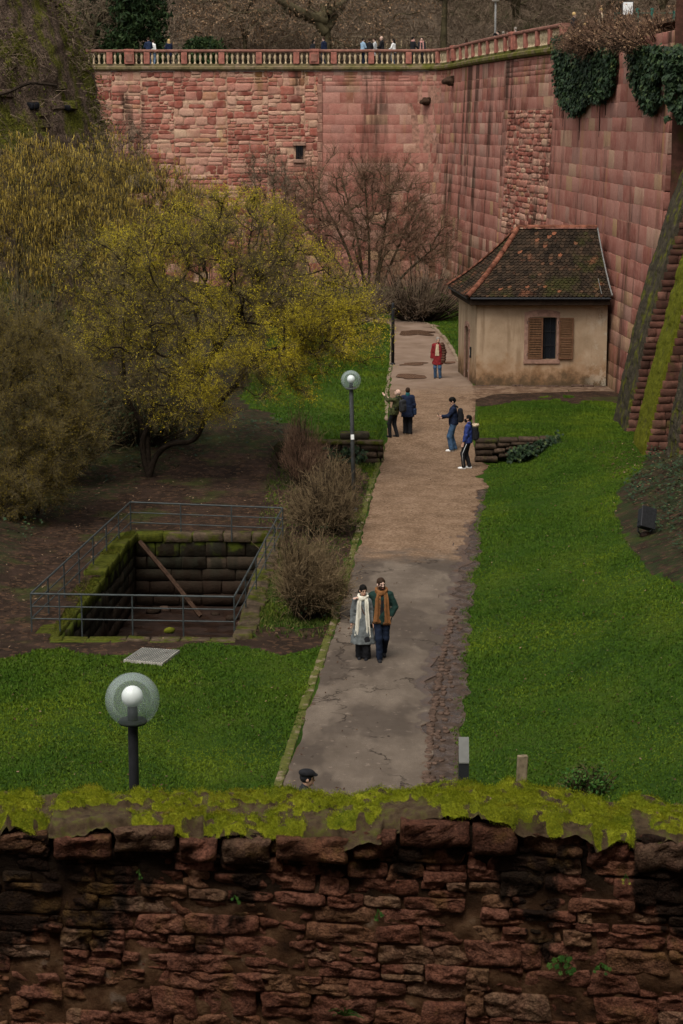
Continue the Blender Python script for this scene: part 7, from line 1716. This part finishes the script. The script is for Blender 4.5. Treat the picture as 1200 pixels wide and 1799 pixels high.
def X_phone(J):
    c = J['WL'] + (J['WL']-J['EL'])/np.linalg.norm(J['WL']-J['EL'])*.085 + np.array([.02, 0, .045]); m = bbox_bevel((-.037, -.006, -.075), (.037, .006, .075), .005); M = np.array(Matrix.Translation(Vector(c)) @ Matrix.Rotation(-.6, 4, 'X')); o = MB().addm(J['nrm'](xf(m, M))).build('phone', M_iron); o.parent = J['rt']
def X_beard(mat):
    def f(J):
        hd, R_ = J['hd'], J['HR']
        def g(P): q = (P-hd) @ R_; d = s_ell(q, (0, .026, -.062), (.066, .078, .074)); d = np.maximum(d, q[:, 2]+.03-.35*np.abs(q[:, 0])); d = np.maximum(d, -s_ell(q, (0, .115, -.066), (.03, .03, .012))); return d + .005*vnoise(P, 50, 1)
        MB().addm(J['nrm'](surfnet(g, hd-.17, hd+.17, .009))).build('beard', mat, J['rt'], True)
    return f
def X_bag(mat, side=1, z=.85, strap=True):
    def f(J):
        c = np.array([side*.27, -.02, z]); MB().addm(J['nrm'](surfnet(lambda P: s_box(P, c, (.06, .13, .12), .04), c-.2, c+.2, .016))).build('shoulder_bag', mat, J['rt'], True)
        if strap: MB().addm(J['nrm'](tube([c+np.array([-side*.02, .10, .10]), np.array([side*.05, .17, 1.15]), J['sh']+np.array([-side*.10, .09, .03]), J['sh']+np.array([-side*.12, -.05, .06]), np.array([side*.02, -.16, 1.15]), c+np.array([-side*.02, -.10, .10])], .011, 5))).build('bag_strap', mat, J['rt'], True)
    return f
def X_strap(mat):
    def f(J): MB().addm(J['nrm'](tube([J['sh']+np.array([.12, -.05, .07]), J['sh']+np.array([.10, .09, .03]), np.array([-.02, .165, 1.15]), np.array([-.17, .10, .92]), np.array([-.20, -.02, .88])], .012, 5))).build('bag_strap', mat, J['rt'], True)
    return f
def X_collar(mat):
    def f(J): 
        nk = J['nk']; MB().addm(J['nrm'](surfnet(lambda P: np.maximum(s_cap(P, nk-np.array([0, 0, .03]), nk+np.array([0, -.015, .055]), .088, .080), -s_cap(P, nk-np.array([0, 0, .1]), nk+np.array([0, -.015, .16]), .064, .064)), nk-.16, nk+.16, .013))).build('collar', mat, J['rt'], True)
    return f
def X_stripe(mat):
    def f(J):
        for Hh, Kk, Aa, s_ in ((np.array([-.09, 0, .9]), J['KL'], J['AL'], -1), (np.array([.09, 0, .9]), J['KR'], J['AR'], 1)):
            MB().addm(J['nrm'](tube([Hh+np.array([s_*.098, 0, -.05]), Kk+np.array([s_*.082, 0, 0]), Aa+np.array([s_*.073, 0, .03])], .011, 4))).build('stripe', mat, J['rt'], True)
    return f
def X_drape(mat):
    """second quilted coat slung over the left shoulder and arm"""
    def f(J):
        g = lambda P: np.maximum(smin(s_cap(P, J['SL']+np.array([.0, .02, .02]), J['EL'], .10, .105), s_cap(P, J['EL'], J['EL']*.3+np.array([-.2, .06, .62])*.7, .105, .12), .05), -9) + .016*np.sin(P[:, 2]*60) + .008*vnoise(P, 12, 4)
        MB().addm(J['nrm'](surfnet(g, J['SL']-np.array([.35, .3, .95]), J['SL']+np.array([.25, .3, .25]), .018))).build('slung_coat', mat, J['rt'], True)
    return f
def X_shirt(mat, w=.062, zb=.98, yo=0.0):
    def f(J):
        c0 = J['sh']+np.array([0, .125, -.02]); P = []
        for z in np.linspace(J['nk'][2]-.02, zb, 10): 
            f_ = (J['nk'][2]-z)/.5; P.append([(J['sh'][0]*.6+u*w*(.7+.5*min(1, f_)), .118+yo+.036*math.sin(min(1, f_*1.3)*1.6)-.02*u*u, z) for u in np.linspace(-1, 1, 7)])
        P = np.array(P); MB().addm(J['nrm'](grid(P[..., 0], P[..., 1], P[..., 2]))).build('shirt_front', mat, J['rt'], True)
    return f
PI = math.pi
# the couple
pw = G(638, 1159); pm = G(671, 1160)
person('woman in long grey coat and white scarf walking with the man in the brown scarf', pw, 1.64, PI-.10, (K['grey'], .40, .105), K['black'], K['black'], H['black'], lfoot=(-.08, .03, 0), rfoot=(.08, -.04, 0), lhand=(-.24, .05, .86), rhand=(.27, .02, .80), yaw=.45, pitch=-.12, vox=.0165, skin=M_skin, extras=(X_scarf(K['cream'], .60, .085, .058, .165), X_strap(K['brown'])), hair_kind='bangs', legw=.022, group='couple walking arm in arm')
person('bearded man in dark green jacket and brown scarf with his arm round the woman', pm, 1.80, PI+.05, (K['green'], .80, .01), K['djeans'], K['black'], H['brown'], lfoot=(-.05, -.20, .05), rfoot=(.06, .16, 0), lhand=(-.15, .09, .92), rhand=(.50, -.03, 1.33), rpole=(.4, -.8, -.5), lpole=(-1, -.25, 0), lean=(.02, 0), yaw=.35, pitch=-.05, vox=.0165, skin=M_skin_p, extras=(X_scarf(K['rust'], .84, .080, .062, .160), X_beard(H['brown']), X_shirt(K['black'], .05, .9)), hair_kind='short', group='couple walking arm in arm')
# left pair
person('bald man in olive jacket leaning back with raised hand at the left path edge', G(692, 769), 1.72, .95, (K['olive'], .84, .01), K['black'], K['black'], H['grey'], lfoot=(-.10, .10, 0), rfoot=(.10, -.08, 0), lhand=(-.10, .36, 1.52), rhand=(.16, .34, 1.40), lpole=(-.7, .2, -1), rpole=(.6, 0, -1), lean=(.03, -.13), yaw=.3, pitch=.45, vox=.021, skin=M_skin_p, extras=(X_pack(K['charcoal']),), hair_kind='bald', group='visitors on the path')
person('person in long navy coat seen from behind beside the bald man', G(716, 764), 1.68, -.05, (K['navy'], .68, .05), K['black'], K['beige'], H['brown'], lfoot=(-.08, .04, 0), rfoot=(.09, -.04, 0), lhand=(-.24, .08, .88), rhand=(.26, .06, .85), yaw=-.1, vox=.021, extras=(X_collar(K['teal']), X_bag(K['navy2'], 1, .88, False)), hair_kind='short', legw=.015, group='visitors on the path', bulk=.035)
# right pair
person('dark haired man in navy jacket and jeans looking at his phone', G(796, 793), 1.86, PI/2-.05, (K['navy'], .88, .0), K['jeans'], K['white'], H['black'], lfoot=(-.09, .05, 0), rfoot=(.09, -.06, 0), lhand=(-.10, .40, 1.16), rhand=(.06, .36, 1.10), yaw=.05, pitch=-.18, vox=.021, skin=M_skin, extras=(X_pack(K['black']), X_phone), hair_kind='full', group='visitors on the path', legw=.012)
person('man in blue jacket with black backpack and striped trousers looking up', G(821, 824), 1.80, PI/2-.25, (K['blue'], .86, .0), K['black'], K['white'], H['black'], lfoot=(-.09, .10, 0), rfoot=(.09, -.06, 0), lhand=(-.22, .10, .84), rhand=(.23, .12, .86), yaw=.15, pitch=.38, lean=(0, -.03), vox=.021, skin=M_skin, extras=(X_pack(K['black'], K['beige'], True), X_beard(H['black']), X_stripe(K['lgrey'])), hair_kind='short', group='visitors on the path')
# person by the house
person('person in wine red coat with brown puffer over one shoulder near the small house', G(769, 666), 1.76, PI-.25, (K['red'], .62, .04), K['jeans'], K['black'], H['grey'], lfoot=(-.11, .03, 0), rfoot=(.10, .0, 0), lhand=(-.24, .02, .88), rhand=(.26, .04, .82), yaw=.5, pitch=-.05, vox=.02, extras=(X_drape(K['brown']), X_shirt(K['beige'], .075, 1.0, .035)), hair_kind='short', group='visitors on the path', bulk=.04)
# man in flat cap behind the foreground wall
c = on_y(536, 1366, 28.6); person('man in dark flat cap seen just above the foreground wall', (c[0], 28.6, 0), 1.74, -PI/2+.1, (K['charcoal'], .8, .02), K['black'], K['black'], K['black'], vox=.022, yaw=.0, pitch=-.1, hair_kind='cap', extras=(), face=True, lfoot=(-.09, .12, 0), rfoot=(.09, -.1, 0))
# visitors on the terrace behind the balustrade
def on_terrace(px, back=1.0):
    s = s_at_x(px, 15.8); p, t, nn = wall_pt(np.array([s]), np.array([14.93]), np.array([-.35])); q = p[0]; 
    for _ in range(8):
        d = q[:2]/np.linalg.norm(q[:2]); break
    # step back along the line of sight so that the pixel column stays right
    v = q[:2]/np.linalg.norm(q[:2]); m = back/abs(v @ nn[0]); q2 = q[:2]+v*m; return (q2[0], q2[1], 14.93)
TP = [(260, 'person in navy hooded jacket near the left end of the balustrade', 1.78, .3, 'navy2', 'jeans', 'brown', 'short', 1.0), (268, 'person in white top close behind the navy hooded jacket', 1.66, -.6, 'white', 'paleb', 'brown', 'short', 1.5), (296, 'long haired blond woman in dark coat at the left stretch of balustrade', 1.68, .6, 'navy', 'black', 'blond', 'long', 1.0),
      (547, 'dark haired woman in black bending over beside the panelled pier', 1.62, -.9, 'black', 'white', 'black', 'long', 1.1), (569, 'man in dark blue suit standing just right of the panelled pier', 1.80, .9, 'navy', 'navy', 'brown', 'short', 1.2), (637, 'person in light blue jacket at the left of the close group', 1.72, -1.0, 'lblue', 'djeans', 'black', 'short', 1.0), (649, 'person in black jumper in the middle of the close group', 1.70, .2, 'black', 'black', 'brown', 'short', .9), (659, 'person in light grey coat behind the black jumper', 1.74, 1.2, 'lgrey', 'black', 'brown', 'short', 1.5),
      (671, 'bald man in black leather jacket at the right of the close group', 1.84, 1.3, 'black', 'charcoal', 'grey', 'bald', 1.0), (691, 'dark haired woman in white jacket on the terrace', 1.66, 1.1, 'white', 'jeans', 'black', 'long', 1.0), (725, 'man in black coat with pink scarf on the terrace', 1.80, -.9, 'black', 'black', 'black', 'short', 1.0), (739, 'man in plain black jacket beside the pink scarf', 1.78, PI, 'charcoal', 'black', 'black', 'short', 1.2), (811, 'long haired woman in black leaning near the bend of the balustrade', 1.62, .2, 'black', 'black', 'brown', 'long', 1.1),
      (866, 'dark haired visitor below the terrace lamp taking a picture', 1.66, PI/2, 'black', 'black', 'black', 'short', 1.6), (874, 'grey haired visitor just right of the terrace lamp', 1.70, -.4, 'charcoal', 'black', 'grey', 'short', 2.2), (883, 'short dark haired visitor between two others at the rising balustrade', 1.58, .5, 'navy', 'black', 'brown', 'short', 1.6), (896, 'fair haired visitor, rightmost of the four at the rising balustrade', 1.66, 1.0, 'grey', 'black', 'grey', 'short', 1.7),
      (996, 'woman with blond bun in black coat at the end of the balustrade', 1.72, -PI/2, 'black', 'black', 'blond', 'bun', 1.2), (1016, 'child with fair hair beside the blond woman', 1.15, .4, 'brown', 'black', 'blond', 'short', 1.4), (1044, 'blond man in pale top behind the dry hedge', 1.84, PI/2, 'beige', 'black', 'blond', 'short', 2.0)]
for (px, lab, hh, rz, tc, lc, hc, hk, back) in TP:
    ex = ()
    if 'pink' in lab: ex = (X_scarf(K['pink'], 1.0),)
    hnd = dict(lhand=(-.16, .30, 1.05), rhand=(.16, .30, 1.05)) if back < 1.1 else {}
    if 'picture' in lab: hnd = dict(lhand=(-.08, .36, 1.5), rhand=(.08, .36, 1.5))
    if 'bending' in lab: hnd = dict(lean=(0, .12))
    person(lab, on_terrace(px, back), hh, rz, (K[tc], .62 if 'coat' in lab else .84, .03), K[lc], K['black'] if tc != 'white' else K['white'], H[hc], vox=.042, hair_kind=hk, face=False, group='visitors on the terrace', extras=ex, skin=M_skin_p, yaw=random.Random(px).uniform(-.5, .5), **hnd)
# ------------------------------------------------------------------ lamps
def glass_mat():
    n = NT('clear_globe', .08, .5); n.col((.42, .49, .49)); lw = n.n.new('ShaderNodeLayerWeight'); lw.inputs['Blend'].default_value = .30
    tr = n.n.new('ShaderNodeBsdfTransparent'); tr.inputs['Color'].default_value = (.93, .96, .96, 1); mx = n.n.new('ShaderNodeMixShader')
    f = n.math('ADD', n.math('MULTIPLY', lw.outputs['Fresnel'], .22), .13); n.l.new(f, mx.inputs[0]); n.l.new(tr.outputs[0], mx.inputs[1]); n.l.new(n.b.outputs[0], mx.inputs[2]); n.l.new(mx.outputs[0], n.out.inputs['Surface']); return n.m
M_globe = glass_mat(); M_white = simple('opal_glass', (.82, .82, .80), .35, .04, 4, .5); M_pole = simple('lamp_pole', (.022, .022, .025), .6, .2, 6, .15); M_pole_l = simple('lamp_pole_grey', (.075, .078, .078), .6, .2, 6, .15)
def ring_shell(rad, t=.006, n=32, m=22, cut=.16):
    ph = np.linspace(.001, math.pi-cut*2, m); outer = [(rad*math.sin(p), rad*math.cos(p)) for p in ph]; inner = [((rad-t)*math.sin(p), (rad-t)*math.cos(p)) for p in ph[::-1]]
    return lathe(outer, n)
def lamp(base, h, D, label, polem, pr):
    L_ = empty('street_lamp', tuple(base), label, 'lamp', 'globe lamps along the moat path'); r = D/2
    MB().addm(lathe([(0, -.1), (pr, -.1), (pr, h-r-.02), (pr*.96, h-r), (0, h-r)], 16)).build('pole', polem, L_, True)
    MB().addm(lathe([(pr*1.7, 0.0), (pr*1.7, .05), (pr, .12)], 16)).build('base_collar', polem, L_, True)
    o = MB().addm(ring_shell(r)).build('globe', M_globe, L_, True); o.location = (0, 0, h)
    MB().addm(lathe([(0, h-r-.0), (r*.52, h-r+.035), (r*.54, h-r+.055), (r*.50, h-r+.075), (.0, h-r+.07)], 24)).build('globe_seat', polem, L_, True)
    MB().addm(lathe([(r*.19, h-r+.07), (r*.19, h-r*.24), (0, h-r*.24)], 16)).build('lamp_socket', M_pole, L_, True)
    b = MB().addm(lathe([(r*.4*math.sin(p), r*.4*math.cos(p)*-1) for p in np.linspace(.35, math.pi, 12)], 20)).build('opal_bulb', M_white, L_, True); b.location = (0, 0, h+r*.12)
    return L_
c = on_y(232.5, 1229, 22.5); D1 = 96/FPX*(c[1]*CP-(c[2]-CAM_H)*SP)
lamp((c[0], c[1], 0), c[2], D1, 'near street lamp with clear glass globe and black pole behind the foreground wall', M_pole, D1*.093)
b = G(626, 898); c = on_y(619, 668, b[1]); D2 = 35.5/FPX*(c[1]*CP-(c[2]-CAM_H)*SP)
l2 = lamp((b[0]-.06, b[1], b[2]), c[2]-b[2], D2, 'farther globe street lamp with grey pole among the brown shrubs', M_pole_l, .062); l2.rotation_euler = (0, -.026, 0)
MB().addm(bbox_bevel((-.05, -.075, 2.15), (.05, -.062, 2.3), .004)).build('sticker', M_white, l2)
# lamp up on the terrace
p = on_y(870, 95, 127); tl = empty('terrace_lamp', (p[0]+3.2, 127, 14.9), 'grey lamp post with pale shade standing on the terrace', 'lamp'); tl.location = (on_y(870, 60, 130)[0], 130, 14.9)
MB().addm(lathe([(0, 0), (.075, 0), (.06, 3.9), (0, 3.9)], 12)).build('pole', M_lead, tl, True)
MB().addm(lathe([(0, 3.88), (.22, 3.92), (.30, 4.12), (.30, 4.3), (.12, 4.45), (0, 4.46)], 16)).build('lamp_shade', M_white, tl, True)
# dark slim post left of the far path
b = G(690, 641); dp = empty('dark_post', tuple(b), 'slim dark metal post at the left edge of the far path', 'post'); MB().addm(lathe([(0, -.1), (.075, -.1), (.07, 2.7), (.05, 2.76), (0, 2.77)], 12)).build('shaft', M_iron, dp, True); MB().addm(lathe([(.11, 0), (.11, .06), (.07, .1)], 12)).build('collar', M_iron, dp, True)

# bollard light, wooden post, floodlight, signs
M_bollard = simple('charcoal_metal', (.018, .019, .021), .55, .1, 5, .15); M_bol_top = simple('grey_metal_lid', (.15, .15, .14), .5, .1, 5, .15)
p = on_z(814, 1394, 0); bz = float(gz(p[0], p[1])); bo = empty('bollard', (p[0], p[1], bz), 'dark square metal bollard with slanted grey top beside the gutter', 'bollard')
w = .085; bh = .95
V = [(-w, -w, -.05), (w, -w, -.05), (w, w, -.05), (-w, w, -.05), (-w, -w, bh-.38), (w, -w, bh-.38), (w, w, bh), (-w, w, bh)]
MB().add(V, None, [(0, 1, 5, 4), (1, 2, 6, 5), (2, 3, 7, 6), (3, 0, 4, 7), (0, 3, 2, 1), (4, 5, 6, 7)]).build('body', M_bollard, bo)
V = [(-w*1.03, -w*1.1, bh-.385), (w*1.03, -w*1.1, bh-.385), (w*1.03, w*1.03, bh+.012), (-w*1.03, w*1.03, bh+.012)]; V += [(a, b_, c_+.02) for a, b_, c_ in V]
MB().add(V, None, [(0, 1, 5, 4), (1, 2, 6, 5), (2, 3, 7, 6), (3, 0, 4, 7), (4, 5, 6, 7)]).build('lid', M_bol_top, bo)
p = on_z(914, 1408, .1); z_ = float(gz(p[0], p[1])); wp = MB(); V, T, Q = bbox_bevel((-.085, -.05, -.1), (.085, .05, .80), .012); V = V + .012*np.stack([vnoise(V*6+k, 1, k) for k in range(3)], -1); o = wp.add(V, T, Q).build('wooden_post', M_post); o.location = (p[0], p[1], z_); o.rotation_euler = (0, .04, .1); tag(o, 'short weathered wooden post in the lawn behind the foreground wall', 'post')
p = G(1134, 940); fl = empty('floodlight', tuple(p), 'black floodlight on a short bracket on the bank at right', 'floodlight', rz=.45)
m = bbox_bevel((-.19, -.12, -.26), (.19, .12, .26), .03); Rm = Matrix.Translation((0, 0, .42)) @ Matrix.Rotation(-.45, 4, 'X') @ Matrix.Rotation(.35, 4, 'Y'); MB().addm(xf(m, Rm)).build('housing', M_bollard, fl)
m = bbox_bevel((-.215, -.16, -.285), (.215, -.115, .285), .012); MB().addm(xf(m, Rm)).build('front_bezel', M_iron, fl)
for s_ in (-1, 1): MB().addm(tube([(s_*.05, .03, -.05), (s_*.22, .02, .12), (s_*.22, 0, .40)], .022, 6)).build('bracket_arm', M_bollard, fl)
V, T, Q = lump(55, 9, 6); o = MB().add(V*np.array([.3, .3, .2]), T, Q).build('footing', M_mud, fl, True)
bz_ = 15.2; p = on_y(1103, 15, 90); sg = empty('notice_board', (p[0], 90, bz_), 'white notice board on posts above the dry hedge', 'sign'); hz = p[2]-bz_
MB().addm(bbox_bevel((-.21, -.03, hz-.27), (.21, .03, hz+.26), .01)).build('panel', M_white, sg); MB().addm(bbox_bevel((-.25, -.01, hz-.31), (.25, .05, hz+.30), .01)).build('frame', M_pole_l, sg)
for s_ in (-1, 1): MB().addm(tube([(s_*.2, .02, -1.5), (s_*.2, .02, hz-.25)], .025, 6)).build('leg', M_pole_l, sg)
M_green = simple('green_paint', (.02, .11, .085), .5, .15, 6)
fn = empty('green_fence', (on_y(1150, 40, 92)[0], 92, 14.4), 'green metal fence posts with wire above the hedge at right', 'fence'); f0 = np.array(fn.location)
for px_, pt in ((1082, 26), (1120, 18), (1146, 18), (1185, 22), (1215, 22)):
    q = on_y(px_, pt, 92) - f0; MB().addm(lathe([(0, -.4), (.07, -.4), (.07, q[2]), (.085, q[2]+.01), (.085, q[2]+.08), (0, q[2]+.1)], 8, (q[0], 0, 0))).build('post', M_green, fn)
a = on_y(1082, 30, 92)-f0; b_ = on_y(1215, 30, 92)-f0
for k in range(5): MB().addm(tube([(a[0], 0, .3+k*.35), (b_[0], 0, .3+k*.35)], .012, 4)).build('wire', M_green, fn)
# far pale balustrade/fence high behind the group
ff = empty('distant_balustrade', (on_y(670, 75, 158)[0], 158, float(hill_z(np.array(1.0), np.array(158.)))), 'pale distant stone railing on the slope behind the people', 'railing'); f0 = np.array(ff.location); xa = on_y(580, 70, 158)[0]-f0[0]; xb = on_y(765, 70, 158)[0]-f0[0]; zr = on_y(600, 66, 158)[2]-f0[2]
MB().addm(bbox_bevel((xa, -.12, zr-.05), (xb, .12, zr+.12), .03)).build('rail', M_post, ff); MB().addm(bbox_bevel((xa, -.15, zr-1.1), (xb, .15, zr-.85), .03)).build('plinth', M_post, ff)
bm_ = MB().addm(lathe([(.07, zr-.85), (.05, zr-.7), (.09, zr-.4), (.05, zr-.15), (.08, zr-.05)], 8)).mesh('baluster', True); bm_.materials.append(M_balu)
for x in np.arange(xa+.2, xb, .38): o = obj('baluster', bm_, None, ff); o.location = (x, 0, 0)
for x in np.arange(xa, xb+.1, 2.6): MB().addm(tube([(x, 0, -1.5), (x, 0, zr)], .12, 6)).build('pier', M_post, ff)
# ------------------------------------------------------------------ put every root empty at its thing's base
bpy.context.view_layer.update()
for o in [o for o in C.objects if o.type == 'EMPTY' and o.parent is None and o.location.length < 1e-6]:
    pts = []
    st = list(o.children)
    while st:
        q = st.pop(); st += list(q.children)
        if q.type == 'MESH': pts += [q.matrix_world @ Vector(c) for c in q.bound_box]
    if not pts: continue
    A = np.array(pts); c = Vector(((A[:, 0].min()+A[:, 0].max())/2, (A[:, 1].min()+A[:, 1].max())/2, A[:, 2].min()))
    T = Matrix.Translation(-c)
    for q in o.children: q.matrix_basis = T @ q.matrix_basis
    o.location = c
